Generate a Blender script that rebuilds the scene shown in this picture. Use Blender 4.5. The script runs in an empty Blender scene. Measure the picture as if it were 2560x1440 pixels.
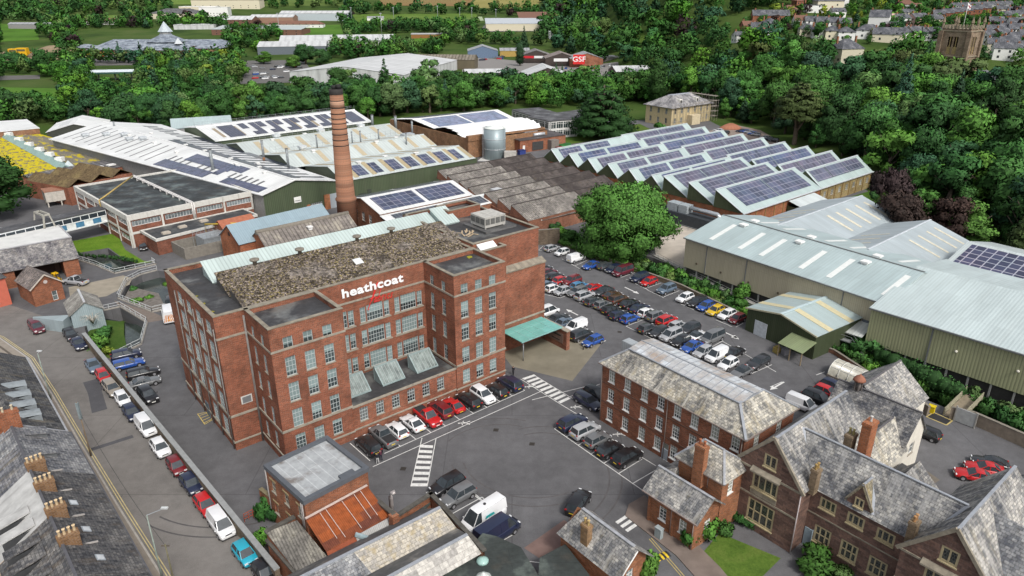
import bpy,bmesh,math,random
from mathutils import Vector,Matrix,noise as mnoise
from mathutils.geometry import tessellate_polygon
PI=math.pi
rnd=random.Random(7)
sc=bpy.context.scene
C=sc.collection
PITCH=math.radians(22.75);FPX=1776.0;CAMZ=55.0
SP,CP=math.sin(PITCH),math.cos(PITCH)
cam=bpy.data.cameras.new('camera');camo=bpy.data.objects.new('camera',cam);C.objects.link(camo)
camo.location=(0,0,CAMZ);camo.rotation_euler=(PI/2-PITCH,0,0)
cam.sensor_width=36;cam.lens=36*FPX/2560;cam.clip_start=1;cam.clip_end=9000
sc.camera=camo
def W(x,y,z=0.0):
 u=(x-1280)/FPX;v=(y-720)/FPX
 t=(CAMZ-z)/(SP+v*CP)
 return Vector((t*u,t*(CP-v*SP),z))
def sstep(a,b,x):
 t=min(1,max(0,(x-a)/(b-a)));return t*t*(3-2*t)
def terr(x,y):
 z=0.0
 s=sstep(104,165,x-0.06*max(0,y-330))*sstep(150,215,y)
 z+=12*s
 z+=19*sstep(318,445,y-0.12*(220-x))*sstep(66,150,x)+9*sstep(450,720,y)*sstep(66,150,x)
 z+=34*sstep(470,760,y)*sstep(40,150,x)*(1-sstep(170,330,x-0.25*(y-480)))
 z+=13*sstep(600,950,y)*(1-sstep(40,150,x))+80*sstep(900,2000,y-0.15*x)
 low=sstep(-112,-98,x)*(1-sstep(84,100,x))*(1-sstep(165,190,y))
 return z-0.06-2.6*low
def G(x,y):
 u=(x-1280)/FPX;v=(y-720)/FPX
 dx,dy,dz=u,CP-v*SP,-(SP+v*CP)
 t=150.0;st=4.0
 while t<4500:
  if CAMZ+dz*t<max(terr(dx*t,dy*t),0 if dy*t<300 and dx*t<104 else-9):break
  t+=st;st=4+t*0.004
 lo,hi=t-st,t
 for _ in range(14):
  m=(lo+hi)/2
  if CAMZ+dz*m<max(terr(dx*m,dy*m),0 if dy*m<300 and dx*m<104 else-9):hi=m
  else:lo=m
 return Vector((dx*hi,dy*hi,CAMZ+dz*hi))
def azim(a,b):
 return math.atan2(b[1]-a[1],b[0]-a[0])
def tag(o,label,cat,group=None):
 o['label']=label;o['category']=cat
 if group:o['group']=group
 return o
def thing(name,label,cat,loc=(0,0,0),rot=0.0,group=None):
 o=bpy.data.objects.new(name,None);C.objects.link(o)
 o.location=loc;o.rotation_euler=(0,0,rot);o.empty_display_size=0.3
 return tag(o,label,cat,group)
def children(o):return[c for c in ALLCH.get(o.name,[])]
ALLCH={}
def link(o,parent=None):
 C.objects.link(o)
 if parent is not None:
  o.parent=parent;ALLCH.setdefault(parent.name,[]).append(o)
 return o
def dup(src,loc,rot=0.0,label=None,group=None,scale=None):
 r=src.copy();C.objects.link(r);r.location=loc;r.rotation_euler=(0,0,rot)
 if scale:r.scale=scale
 if label:r['label']=label
 if group:r['group']=group
 def rec(a,b):
  for ch in children(a):
   c=ch.copy();link(c,b);rec(ch,c)
 rec(src,r)
 return r
def setcol(o,name,col):
 for ch in children(o):
  if ch.name.split('.')[0]in name:ch.color=(*col,1)
class MB:
 """collects faces in the local space of the thing; w=origin of a thing placed unrotated (points given in world)"""
 def __init__(s,org=(0,0,0)):s.v=[];s.f=[];s.sm=[];s.o=Vector(org)
 def face(s,pts,smooth=False):
  i=len(s.v);s.v+=[Vector(p)-s.o for p in pts];s.f.append(tuple(range(i,i+len(pts))));s.sm.append(smooth);return s
 def box(s,x0,x1,y0,y1,z0,z1,bottom=True):
  a,b,c,d=(x0,y0),(x1,y0),(x1,y1),(x0,y1)
  return s.prism([a,b,c,d],z0,z1,bottom=bottom)
 def prism(s,poly,z0,z1,top=True,bottom=False):
  n=len(poly)
  for i in range(n):
   p,q=poly[i],poly[(i+1)%n]
   s.face([(p[0],p[1],z0),(q[0],q[1],z0),(q[0],q[1],z1),(p[0],p[1],z1)])
  if top:s.face([(p[0],p[1],z1)for p in poly])
  if bottom:s.face([(p[0],p[1],z0)for p in reversed(poly)])
  return s
 def bar(s,p,q,w,h=None,up=(0,0,1)):
  h=h or w
  p,q=Vector(p),Vector(q);d=(q-p)
  if d.length<1e-6:return s
  d.normalize();up=Vector(up)
  if abs(d.dot(up))>.98:up=Vector((1,0,0))
  a=d.cross(up).normalized()*w/2;b=a.cross(d).normalized()*h/2
  r0=[p-a-b,p+a-b,p+a+b,p-a+b];r1=[x+(q-p)for x in r0]
  for i in range(4):
   j=(i+1)%4;s.face([r0[i],r0[j],r1[j],r1[i]])
  s.face(list(reversed(r0)));s.face(r1)
  return s
 def tube(s,pts,rs,n=10,cap=True,smooth=True):
  rings=[]
  for k,p in enumerate(pts):
   p=Vector(p)
   d=(Vector(pts[min(k+1,len(pts)-1)])-Vector(pts[max(k-1,0)])).normalized()
   up=Vector((0,0,1))if abs(d.z)<.95 else Vector((1,0,0))
   a=d.cross(up).normalized();b=d.cross(a).normalized()*-1
   r=rs[k]if hasattr(rs,'__len__')else rs
   rings.append([p+a*r*math.cos(2*PI*i/n)+b*r*math.sin(2*PI*i/n)for i in range(n)])
  for k in range(len(rings)-1):
   for i in range(n):
    j=(i+1)%n
    s.face([rings[k][i],rings[k][j],rings[k+1][j],rings[k+1][i]],smooth)
  if cap:
   s.face(list(reversed(rings[0])));s.face(rings[-1])
  return s
 def lathe(s,prof,c=(0,0),n=24,smooth=True):
  rings=[[(c[0]+r*math.cos(2*PI*i/n),c[1]+r*math.sin(2*PI*i/n),z)for i in range(n)]for r,z in prof]
  for k in range(len(rings)-1):
   for i in range(n):
    j=(i+1)%n
    s.face([rings[k][i],rings[k][j],rings[k+1][j],rings[k+1][i]],smooth)
  s.face(list(reversed(rings[0])));s.face(rings[-1])
  return s
 def mesh(s,name,mat,merge=False):
  me=bpy.data.meshes.new(name)
  me.from_pydata([tuple(v)for v in s.v],[],s.f);me.update()
  if mat:me.materials.append(mat)
  uv=me.uv_layers.new(name='UVMap').data
  for p in me.polygons:
   n=p.normal
   if abs(n.z)>.9995:
    best=None;bl=-1;vs=[me.vertices[i].co for i in p.vertices]
    for i in range(len(vs)):
     e=vs[(i+1)%len(vs)]-vs[i]
     if e.length>bl+1e-4:bl=e.length;best=e
    h=Vector((best.x,best.y,0));h=h.normalized()if h.length>1e-6 else Vector((1,0,0))
   else:
    h=Vector((-n.y,n.x,0)).normalized()
   t=n.cross(h)
   for li in p.loop_indices:
    co=me.vertices[me.loops[li].vertex_index].co
    uv[li].uv=(co.dot(h),co.dot(t))
  if any(s.sm):me.polygons.foreach_set('use_smooth',s.sm)
  if merge or any(s.sm):
   bm=bmesh.new();bm.from_mesh(me);bmesh.ops.remove_doubles(bm,verts=bm.verts,dist=1e-4);bm.to_mesh(me);bm.free()
  return me
 def split(s,name,mat,parent=None,k=6):
  for i in range(0,len(s.f),k):
   m=MB();m.o=s.o;n0=s.f[i][0];fs=s.f[i:i+k];n1=fs[-1][-1]+1;m.v=s.v[n0:n1];m.f=[tuple(j-n0 for j in f)for f in fs];m.sm=s.sm[i:i+k];o=m.build(name,mat,parent)
  return o
 def build(s,name,mat,parent=None,merge=False):
  o=bpy.data.objects.new(name,s.mesh(name,mat,merge))
  link(o,parent);return o
def part(name,me,parent,loc=(0,0,0),rot=0.0,label=None):
 o=bpy.data.objects.new(name,me);link(o,parent);o.location=loc;o.rotation_euler=(0,0,rot)
 if label:o['label']=label
 return o
class NB:
 def __init__(s,name):
  s.m=bpy.data.materials.new(name);s.m.use_nodes=True;s.t=s.m.node_tree;s.n=s.t.nodes;s.b=s.n['Principled BSDF']
  s.uvn=s.n.new('ShaderNodeUVMap');s.uv=s.uvn.outputs[0]
 def lk(s,a,b):
  if isinstance(a,bpy.types.NodeSocket):s.t.links.new(a,b)
  else:b.default_value=a if not isinstance(a,tuple)or len(a)!=3 or b.type!='RGBA' else(*a,1)
 def st(s,sx,sy,vec=None):
  n=s.n.new('ShaderNodeVectorMath');n.operation='MULTIPLY';s.t.links.new(vec or s.uv,n.inputs[0]);n.inputs[1].default_value=(sx,sy,1);return n.outputs[0]
 def noise(s,scale,sx=1,sy=1,detail=5,rough=.6,vec=None,w=None):
  n=s.n.new('ShaderNodeTexNoise');n.inputs['Scale'].default_value=scale;n.inputs['Detail'].default_value=detail;n.inputs['Roughness'].default_value=rough
  s.t.links.new(s.st(sx,sy,vec),n.inputs['Vector']);return n.outputs['Fac']
 def vor(s,scale,vec=None,out='Color'):
  n=s.n.new('ShaderNodeTexVoronoi');n.inputs['Scale'].default_value=scale;s.t.links.new(vec or s.uv,n.inputs['Vector']);return n.outputs[out]
 def ramp(s,fac,stops,const=False):
  n=s.n.new('ShaderNodeValToRGB');r=n.color_ramp
  if const:r.interpolation='CONSTANT'
  while len(r.elements)<len(stops):r.elements.new(.5)
  for e,(p,c)in zip(r.elements,stops):
   e.position=p;e.color=(*(c if isinstance(c,tuple)else(c,c,c)),1)
  s.t.links.new(fac,n.inputs[0]);return n.outputs[0]
 def mix(s,f,a,b,mode='MIX'):
  n=s.n.new('ShaderNodeMix');n.data_type='RGBA';n.blend_type=mode;n.clamp_result=False
  s.lk(f,n.inputs[0]);s.lk(a,n.inputs[6]);s.lk(b,n.inputs[7]);return n.outputs[2]
 def mul(s,a,b):return s.mix(1.0,a,b,'MULTIPLY')
 def math(s,op,a,b=0.0):
  n=s.n.new('ShaderNodeMath');n.operation=op;s.lk(a,n.inputs[0]);s.lk(b,n.inputs[1]);return n.outputs[0]
 def sep(s,vec=None):
  n=s.n.new('ShaderNodeSeparateXYZ');s.t.links.new(vec or s.uv,n.inputs[0]);return n.outputs
 def brick(s,w,h,c1,c2,mc,ms=.01,off=.5,bias=0.0,sm=.1):
  n=s.n.new('ShaderNodeTexBrick');n.offset=off;n.squash=1
  s.t.links.new(s.uv,n.inputs['Vector']);n.inputs['Scale'].default_value=1
  for k,v in(('Color1',c1),('Color2',c2),('Mortar',mc)):s.lk(v,n.inputs[k])
  n.inputs['Mortar Size'].default_value=ms;n.inputs['Mortar Smooth'].default_value=sm;n.inputs['Bias'].default_value=bias
  n.inputs['Brick Width'].default_value=w;n.inputs['Row Height'].default_value=h
  return n.outputs['Color'],n.outputs['Fac']
 def bands(s,period,axis=0,sharp=0.0):
  v=s.sep()[axis]
  f=s.math('SINE',s.math('MULTIPLY',v,2*PI/period));return s.math('ADD',s.math('MULTIPLY',f,.5),.5)
 def rand(s):return s.n.new('ShaderNodeObjectInfo').outputs['Random']
 def bump(s,h,dist=.02,strength=.6):
  n=s.n.new('ShaderNodeBump');n.inputs['Distance'].default_value=dist;n.inputs['Strength'].default_value=strength
  s.t.links.new(h,n.inputs['Height']);s.t.links.new(n.outputs[0],s.b.inputs['Normal'])
 def done(s,col,rough=.85,metal=0.0,spec=.3,alpha=None):
  s.lk(col,s.b.inputs['Base Color']);s.lk(rough,s.b.inputs['Roughness']);s.b.inputs['Metallic'].default_value=metal
  s.b.inputs['Specular IOR Level'].default_value=spec
  return s.m
_M={}
def memo(f):
 def g(*a,**k):
  key=(f.__name__,a,tuple(sorted(k.items())))
  if key not in _M:_M[key]=f(*a,**k)
  return _M[key]
 return g
def sc3(c,k):return tuple(min(1,x*k)for x in c)
@memo
def plain(c,rough=.8,metal=0.0,var=.18,scale=1.5,spec=.3,streak=0.0,sc_col=(.08,.07,.06)):
 b=NB('paint');n=b.noise(scale)
 col=b.ramp(n,[(.3,sc3(c,1-var)),(.7,sc3(c,1+var))])
 if streak:col=b.mix(b.ramp(b.noise(1.2,1,.08),[(.55,0.0),(.75,streak)]),col,sc_col)
 return b.done(col,rough,metal,spec)
@memo
def brickm(c=(.27,.085,.05),dirt=.35,pale=.0):
 c=(c[0]*1.12,c[1]*1.14,c[2]*.95);b=NB('brickwork')
 k,_=b.brick(.46,.15,sc3(c,1.2),sc3(c,.68),sc3((.33,.25,.2),.75),.016)
 n=b.noise(.35,1,1,6,.65)
 col=b.mul(k,b.ramp(n,[(.3,.62),(.5,1.0),(.72,1.3)]));col=b.mul(col,b.ramp(b.noise(.09,1,.6,3),[(.35,(.85,.8,.8)),(.65,(1.1,1.15,1.15))]))
 col=b.mul(col,b.ramp(b.noise(5,1,2),[(.3,.75),(.7,1.2)]))
 col=b.mix(b.ramp(b.noise(.8,1.2,.1,5),[(.52,0.0),(.8,dirt)]),col,(.05,.04,.035))
 if pale:col=b.mix(b.ramp(b.noise(.5),[(.5,0.0),(.75,pale)]),col,(.42,.34,.26))
 return b.done(col,.9,0,.15)
@memo
def slate(dark=(.085,.088,.10),light=(.30,.29,.27),amt=.45,warm=(.30,.24,.13),wamt=.3,w=.42,h=.3,streak=.5):
 b=NB('slate');mid=tuple((a+c)/2 for a,c in zip(dark,light));t0=.5+(.5-amt)*.22
 lv=b.ramp(b.noise(.3,1,.7,6,.62),[(t0-.12,dark),(t0,mid),(t0+.1,light)])
 k,_=b.brick(w,h,(1.45,1.42,1.36),(.55,.57,.62),(.40,.40,.40),.02)
 col=b.mul(lv,k)
 col=b.mul(col,b.ramp(b.noise(2.6,1,1,6,.75),[(.32,.55),(.68,1.45)]))
 col=b.mix(b.ramp(b.noise(1.3,1,.1,6,.65),[(.52,0.0),(.62,streak)]),col,sc3(light,1.25))
 col=b.mix(b.ramp(b.noise(.8,1,.3,6,.7),[(.53,0.0),(.66,wamt)]),col,warm)
 col=b.mix(b.ramp(b.noise(.45,1,.22,6,.7),[(.6,0.0),(.68,.75)]),col,sc3(dark,.8))
 b.bump(k,.02,.4)
 return b.done(col,.85,0,.25)
@memo
def sheet(c=(.42,.5,.5),period=.5,amt=.25,dirt=.25,rough=.45,dcol=(.16,.14,.11),metal=0.0,var=.14):
 b=NB('profiled_sheet')
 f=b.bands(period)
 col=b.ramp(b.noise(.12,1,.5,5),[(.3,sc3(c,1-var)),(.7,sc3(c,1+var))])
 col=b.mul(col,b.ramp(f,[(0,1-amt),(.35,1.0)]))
 k,_=b.brick(1.0,6.1,(1.05,1.05,1.05),(.95,.95,.95),(.82,.82,.82),.02,.0)
 col=b.mul(col,k)
 col=b.mix(b.ramp(b.noise(.7,1.5,.06,6,.6),[(.5,0.0),(.8,dirt)]),col,dcol)
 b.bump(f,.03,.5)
 return b.done(col,rough,metal,.4)
@memo
def flatroof(c=(.055,.055,.06),light=(.16,.17,.16),amt=.4,brown=.2,seam=1.0):
 b=NB('roof_felt')
 n=b.noise(.18,1,1,7,.62)
 col=b.ramp(n,[(.35,sc3(c,.75)),(.52,c),(.75-.25*amt,light)])
 k,_=b.brick(8,1.0,(1,1,1),(.9,.9,.9),(.72,.72,.72),.03)
 if seam:col=b.mul(col,k)
 col=b.mul(col,b.ramp(b.noise(1.7,1,1,6,.7),[(.3,.75),(.7,1.25)]))
 col=b.mix(b.ramp(b.noise(.4,1,1,6),[(.55,0.0),(.75,brown)]),col,(.17,.12,.08))
 return b.done(col,b.ramp(n,[(.4,.85),(.65,.35)]),0,.4)
@memo
def mossroof(a=(.045,.036,.032),b_=(.22,.19,.165),y=(.19,.155,.05),p=(.38,.31,.26),scale=1.0):
 b=NB('mossy_sheet')
 n=b.noise(2.6*scale,1,1,3,.9);n2=b.noise(1.9*scale,1.2,.9,4,.85);big=b.noise(.14,1,1,4);v=b.vor(2.4*scale)
 col=b.ramp(n,[(.40,(.022,.018,.016)),(.47,a),(.54,b_),(.62,p)])
 col=b.mix(b.ramp(n2,[(.53,0.0),(.57,.9)]),col,y)
 col=b.mix(b.ramp(big,[(.5,0.0),(.62,.75)]),col,b.ramp(b.noise(1.0,1,.3),[(.35,(.11,.095,.085)),(.65,(.24,.215,.195))]))
 col=b.mul(col,b.ramp(b.sep(v)[0],[(.1,.45),(.9,1.5)]))
 col=b.mix(b.ramp(b.noise(.33,1,1,5),[(.55,0.0),(.68,.55)]),col,(.028,.022,.018))
 b.bump(n,.2,.9)
 return b.done(col,.95,0,.1)
@memo
def asbestos(c=(.15,.135,.125),light=(.26,.24,.215),period=.36,spots=.6):
 b=NB('fibre_cement')
 col=b.ramp(b.noise(.3,1,.6,6,.65),[(.35,sc3(c,.7)),(.5,c),(.68,light)])
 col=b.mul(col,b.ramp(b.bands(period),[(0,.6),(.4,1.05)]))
 n=b.noise(1.6,1,1,5,.8)
 col=b.mul(col,b.ramp(n,[(.36,1-spots),(.5,1.0),(.66,1.35)]))
 col=b.mix(b.ramp(b.noise(.5,1,1,6),[(.6,0.0),(.75,.4)]),col,(.12,.09,.04))
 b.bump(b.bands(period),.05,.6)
 return b.done(col,.95,0,.15)
@memo
def pvm(c=(.035,.042,.075),line=(.38,.38,.46),w=1.0,h=1.65,ms=.045):
 b=NB('solar_cells')
 k,f=b.brick(w,h,sc3(c,1.4),sc3(c,.75),line,ms,0.0)
 k=b.mul(k,b.ramp(b.noise(.15),[(.35,(.85,.95,1.0)),(.65,(1.2,1.05,1.1))]))
 return b.done(k,.22,0,.5)
@memo
def asphalt(c=(.125,.119,.12),var=.2,stain=.4,light=.0):
 b=NB('asphalt')
 col=b.ramp(b.noise(.06,1,1,6,.6),[(.3,sc3(c,1-var)),(.7,sc3(c,1+var))])
 col=b.mul(col,b.ramp(b.noise(.5,1,1,7,.7),[(.3,.82),(.7,1.16)]))
 col=b.mul(col,b.ramp(b.noise(9,1,1,3,.7),[(.3,.85),(.7,1.15)]))
 col=b.mix(b.ramp(b.noise(.22,1,.35,6,.7),[(.58,0.0),(.75,stain)]),col,sc3(c,.55))
 k,_=b.brick(23,17,(1,1,1),(.93,.93,.93),(.72,.72,.72),.06,.37);col=b.mul(col,k)
 if light:col=b.mix(b.ramp(b.noise(.09,.4,1,5),[(.48,0.0),(.66,light)]),col,sc3(c,1.6))
 return b.done(col,.88,0,.25)
@memo
def grassm(c=(.062,.13,.018),d=(.035,.075,.012),y=(.11,.14,.03),scale=.15):
 b=NB('grass')
 col=b.ramp(b.noise(scale,1,1,7,.65),[(.3,d),(.5,c),(.72,y)])
 col=b.mul(col,b.ramp(b.noise(3,1,1,5,.8),[(.3,.7),(.7,1.25)]))
 b.bump(b.noise(6,1,1,3),.06,.7)
 return b.done(col,.95,0,.1)
@memo
def glassm(c=(.02,.03,.035),c2=(.16,.19,.19),rough=.12,pr=.5,blind=None):
 b=NB('window_glass')
 r=b.ramp(b.rand(),[(0,c),(pr,c2),(1,sc3(c2,1.3))])
 col=b.mul(r,b.ramp(b.noise(.8,1,1,2),[(.35,.65),(.65,1.2)]))
 if blind:
  f=b.math('FRACT',b.math('MULTIPLY',b.rand(),17.3));thr=b.math('SUBTRACT',b.math('MULTIPLY',f,2.6),1.9)
  col=b.mix(b.math('GREATER_THAN',b.sep()[1],thr),col,b.ramp(b.math('FRACT',b.math('MULTIPLY',b.rand(),7.7)),[(0,sc3(blind,.75)),(1,sc3(blind,1.2))]))
 return b.done(col,rough,0,.5)
@memo
def carpaint():
 b=NB('car_paint');oi=b.n.new('ShaderNodeObjectInfo')
 m=b.done(b.mul(oi.outputs['Color'],b.ramp(b.noise(.9),[(.3,.93),(.7,1.05)])),.32,.0,.5)
 b.b.inputs['Coat Weight'].default_value=.6;b.b.inputs['Coat Roughness'].default_value=.08
 return m
@memo
def objcol(rough=.7,var=.15):
 b=NB('tinted');oi=b.n.new('ShaderNodeObjectInfo')
 return b.done(b.mul(oi.outputs['Color'],b.ramp(b.noise(1.2,1,1,5),[(.3,1-var),(.7,1+var)])),rough,0,.3)
@memo
def waterm(c=(.03,.04,.035)):
 b=NB('water');b.bump(b.noise(2.2,1,1,4),.02,.35)
 return b.done(b.ramp(b.noise(.3),[(.35,sc3(c,.6)),(.65,sc3(c,1.6))]),.06,0,.5)
WHITE=plain((.72,.72,.70),.7,var=.08,streak=.25)
STONE=plain((.30,.27,.22),.9,var=.2,streak=.5)
CONC=plain((.33,.31,.28),.9,var=.18,streak=.35)
DARKM=plain((.03,.032,.035),.6)
GALV=plain((.36,.38,.40),.45,.35,var=.12)
LEAD=plain((.30,.32,.35),.55,.1,var=.15,streak=.2)
GUTTER=plain((.045,.045,.05),.6)
MILLBRICK=brickm((.235,.070,.042),.32)
GLASS=glassm()
def wall(mb,p0,p1,z0,z1,ops=(),depth=.2):
 """p0->p1 with the outside on the right hand; ops = (u0,u1,z0,z1)"""
 p0,p1=Vector((*p0[:2],0)),Vector((*p1[:2],0));L=(p1-p0).length;e=(p1-p0)/L;n=Vector((e.y,-e.x,0))
 us=sorted({0,L,*[o[0]for o in ops],*[o[1]for o in ops]});vs=sorted({z0,z1,*[o[2]for o in ops],*[o[3]for o in ops]})
 q=lambda u,v,d=0:p0+e*u+Vector((0,0,v))-n*d
 for i in range(len(us)-1):
  for j in range(len(vs)-1):
   um,vm=(us[i]+us[i+1])/2,(vs[j]+vs[j+1])/2
   if any(o[0]<um<o[1]and o[2]<vm<o[3]for o in ops):continue
   mb.face([q(us[i],vs[j]),q(us[i+1],vs[j]),q(us[i+1],vs[j+1]),q(us[i],vs[j+1])])
 for a,b,c,d in ops:
  for(u0,v0,u1,v1)in((a,c,b,c),(b,c,b,d),(b,d,a,d),(a,d,a,c)):
   mb.face([q(u0,v0),q(u1,v1),q(u1,v1,depth),q(u0,v0,depth)])
 return e,n
WCACHE={}
def winmesh(w,h,nx,ny,fr=.07,mu=.045,sill=True,arch=False):
 key=(round(w,2),round(h,2),nx,ny,fr,mu,sill)
 if key not in WCACHE:
  m=MB();d0,d1=-.03,.07
  m.box(-w/2,w/2,d0,d1,-h/2,-h/2+fr);m.box(-w/2,w/2,d0,d1,h/2-fr,h/2)
  m.box(-w/2,-w/2+fr,d0,d1,-h/2+fr,h/2-fr);m.box(w/2-fr,w/2,d0,d1,-h/2+fr,h/2-fr)
  for i in range(1,nx):
   x=-w/2+w*i/nx;m.box(x-mu/2,x+mu/2,d0+.01,d1-.02,-h/2+fr,h/2-fr)
  for j in range(1,ny):
   z=-h/2+h*j/ny;m.box(-w/2+fr,w/2-fr,d0+.015,d1-.025,z-mu/2,z+mu/2)
  sl=MB()
  if sill:sl.box(-w/2-.06,w/2+.06,-.2,-.035,-h/2-.12,-h/2+.004)
  g=MB();g.face([(-w/2+.01,.035,-h/2+.01),(w/2-.01,.035,-h/2+.01),(w/2-.01,.035,h/2-.01),(-w/2+.01,.035,h/2-.01)])
  WCACHE[key]=(m,g,sl)
 return key
MCACHE={}
def window(parent,p0,p1,u,z,w,h,nx=2,ny=3,frame=None,glass=None,rec=.13,name='window',sillm=None,**k):
 p0,p1=Vector((*p0[:2],0)),Vector((*p1[:2],0));e=(p1-p0).normalized();n=Vector((e.y,-e.x,0))
 frame=frame or WHITE;glass=glass or GLASS;sillm=sillm or STONE
 key=winmesh(w,h,nx,ny,**k);mk=(key,frame.name,glass.name,sillm.name)
 if mk not in MCACHE:MCACHE[mk]=(WCACHE[key][0].mesh('window',frame),WCACHE[key][1].mesh('pane',glass),WCACHE[key][2].mesh('sill',sillm)if WCACHE[key][2].f else None)
 fm,gm,sm=MCACHE[mk]
 o=part(name,fm,parent,p0+e*u+Vector((0,0,z))-n*rec,math.atan2(e.y,e.x))
 part('pane',gm,o)
 if sm:part('sill',sm,o)
 return o
def wall_windows(mb,parent,p0,p1,z0,z1,wins,depth=.2,**k):
 """wins = (u centre, z centre, w, h, nx, ny)"""
 wall(mb,p0,p1,z0,z1,[(u-w/2,u+w/2,z-h/2,z+h/2)for u,z,w,h,nx,ny in wins],depth)
 for u,z,w,h,nx,ny in wins:window(parent,p0,p1,u,z,w,h,nx,ny,**k)
def coping(mb,ring,z,w=.4,h=.12,over=.06,closed=True):
 """stone along the top of a wall whose outer face follows the CCW ring"""
 n=len(ring)
 for i in range(n if closed else n-1):
  p,q=Vector(ring[i][:2]),Vector(ring[(i+1)%n][:2]);e=(q-p).normalized();nn=Vector((e.y,-e.x))
  a=p+nn*over-e*over;b=q+nn*over+e*over;c=q-nn*(w-over)+e*over*.5;d=p-nn*(w-over)-e*over*.5
  zz=z+.004*(i%3)
  mb.prism([a,b,c,d],zz-h,zz,bottom=True)
def gable_roof(mb,x0,x1,y0,y1,ze,zr,axis='x',over=.3,thick=.12):
 """two slopes with a little thickness; axis = ridge direction"""
 if axis=='x':
  ym=(y0+y1)/2;k=(zr-ze)/(ym-y0)
  for(ya,yb)in((y0-over,ym),(y1+over,ym)):
   za=ze-k*over
   P4=[(x0-over,ya,za),(x1+over,ya,za),(x1+over,yb,zr),(x0-over,yb,zr)]
   if ya>yb:P4=[P4[1],P4[0],P4[3],P4[2]]
   slab(mb,P4,thick)
 else:
  xm=(x0+x1)/2;k=(zr-ze)/(xm-x0)
  for(xa,xb)in((x0-over,xm),(x1+over,xm)):
   za=ze-k*over
   P4=[(xa,y1+over,za),(xa,y0-over,za),(xb,y0-over,zr),(xb,y1+over,zr)]
   if xa>xb:P4=[P4[1],P4[0],P4[3],P4[2]]
   slab(mb,P4,thick)
def slab(mb,P,t=.1):
 P=[Vector(p)for p in P];n=(P[1]-P[0]).cross(P[2]-P[0]).normalized()
 if n.z<0:P.reverse();n=-n
 D=[p-n*t for p in P]
 mb.face(P)
 for i in range(len(P)):
  j=(i+1)%len(P);mb.face([P[j],P[i],D[i],D[j]])
 mb.face(list(reversed(D)))
def patch(mb,P,s0,s1,t0,t1,lift=.03,th=.04):
 """thin sheet lying on the quad P (0=origin,1=along s,3=along t)"""
 P=[Vector(p)for p in P];n=(P[1]-P[0]).cross(P[3]-P[0]).normalized()
 if n.z<0:n=-n
 f=lambda s,t:(P[0]*(1-s)+P[1]*s)*(1-t)+(P[3]*(1-s)+P[2]*s)*t+n*(lift+th)
 slab(mb,[f(s0,t0),f(s1,t0),f(s1,t1),f(s0,t1)],th)
def sheet_on(mb,poly,z=.004):
 mb.face([(p[0],p[1],z)for p in poly])
def flat(name,px,z,mat,kind='structure',fill=True):
 pts=[W(x,y,0)for x,y in px]
 return flatw(name,pts,z,mat,kind)
def flatw(name,pts,z,mat,kind='structure',holes=(),z0=None):
 loops=[[Vector((p[0],p[1],0))for p in pts]]+[[Vector((p[0],p[1],0))for p in h]for h in holes]
 tris=tessellate_polygon(loops);allp=[p for l in loops for p in l]
 me=bpy.data.meshes.new(name);V=[(p.x,p.y,z)for p in allp];F=[]
 for t in tris:
  a,b,c=[allp[i]for i in t]
  F.append(tuple(t)if(b-a).cross(c-a).z>0 else tuple(reversed(t)))
 if z0 is not None:
  k=0
  for l in loops:
   for i in range(len(l)):
    p,q=l[i],l[(i+1)%len(l)];b=len(V)
    V+=[(p.x,p.y,z0),(q.x,q.y,z0),(q.x,q.y,z),(p.x,p.y,z)];F.append((b,b+1,b+2,b+3))
 me.from_pydata(V,[],F);me.update();me.materials.append(mat)
 uv=me.uv_layers.new(name='UVMap').data
 for p in me.polygons:
  n=p.normal
  for li in p.loop_indices:
   co=me.vertices[me.loops[li].vertex_index].co
   uv[li].uv=(co.x,co.y)if abs(n.z)>.5 else(co.x+co.y,co.z)
 o=bpy.data.objects.new(name,me);C.objects.link(o);o['kind']=kind
 return o
def stripes(name,segs,w=.1,z=.012,mat=None,parent=None):
 """painted lines; segs in world xy"""
 m=MB()
 for p,q in segs:
  p,q=Vector((p[0],p[1])),Vector((q[0],q[1]));e=(q-p).normalized();n=Vector((-e.y,e.x))*w/2
  m.face([(*(p-n),z),(*(q-n),z),(*(q+n),z),(*(p+n),z)])
  z+=.0004
 o=m.build(name,mat or PAINTW);o['kind']='structure';return o
PAINTW=plain((.62,.62,.6),.8,var=.2,scale=3)
PAINTY=plain((.55,.42,.12),.8,var=.25,scale=3)
def frame3(pa,pb,pc,z):
 """rectangle through photo points a->b (front edge) and c (a point on the far side), all at level z: origin, angle, width, depth"""
 a,b,c=W(*pa,z),W(*pb,z),W(*pc,z);e=(b-a);w=e.length;e/=w;n=Vector((-e.y,e.x,0));d=(c-a).dot(n)
 if d<0:a=a+n*d;d=-d
 return Vector((a.x,a.y,0)),math.atan2(e.y,e.x),w,d
def local(org,ang,p):
 dx,dy=p[0]-org[0],p[1]-org[1];c,s=math.cos(ang),math.sin(ang);return(dx*c+dy*s,-dx*s+dy*c)
def roofq(x0,x1,y0,y1,ze,zr,axis='x',over=.3,ym=None,side=0):
 """quad of one slope (0 front/left, 1 back/right): [eave a, eave b, ridge b, ridge a]"""
 if axis=='x':
  m=(y0+y1)/2 if ym is None else ym;y=(y0-over)if side==0 else(y1+over)
  k=(zr-ze)/abs(m-(y0 if side==0 else y1));z=ze-k*over
  return[(x0-over,y,z),(x1+over,y,z),(x1+over,m,zr),(x0-over,m,zr)]
 m=(x0+x1)/2 if ym is None else ym;x=(x0-over)if side==0 else(x1+over)
 k=(zr-ze)/abs(m-(x0 if side==0 else x1));z=ze-k*over
 return[(x,y0-over,z),(x,y1+over,z),(m,y1+over,zr),(m,y0-over,zr)]
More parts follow.
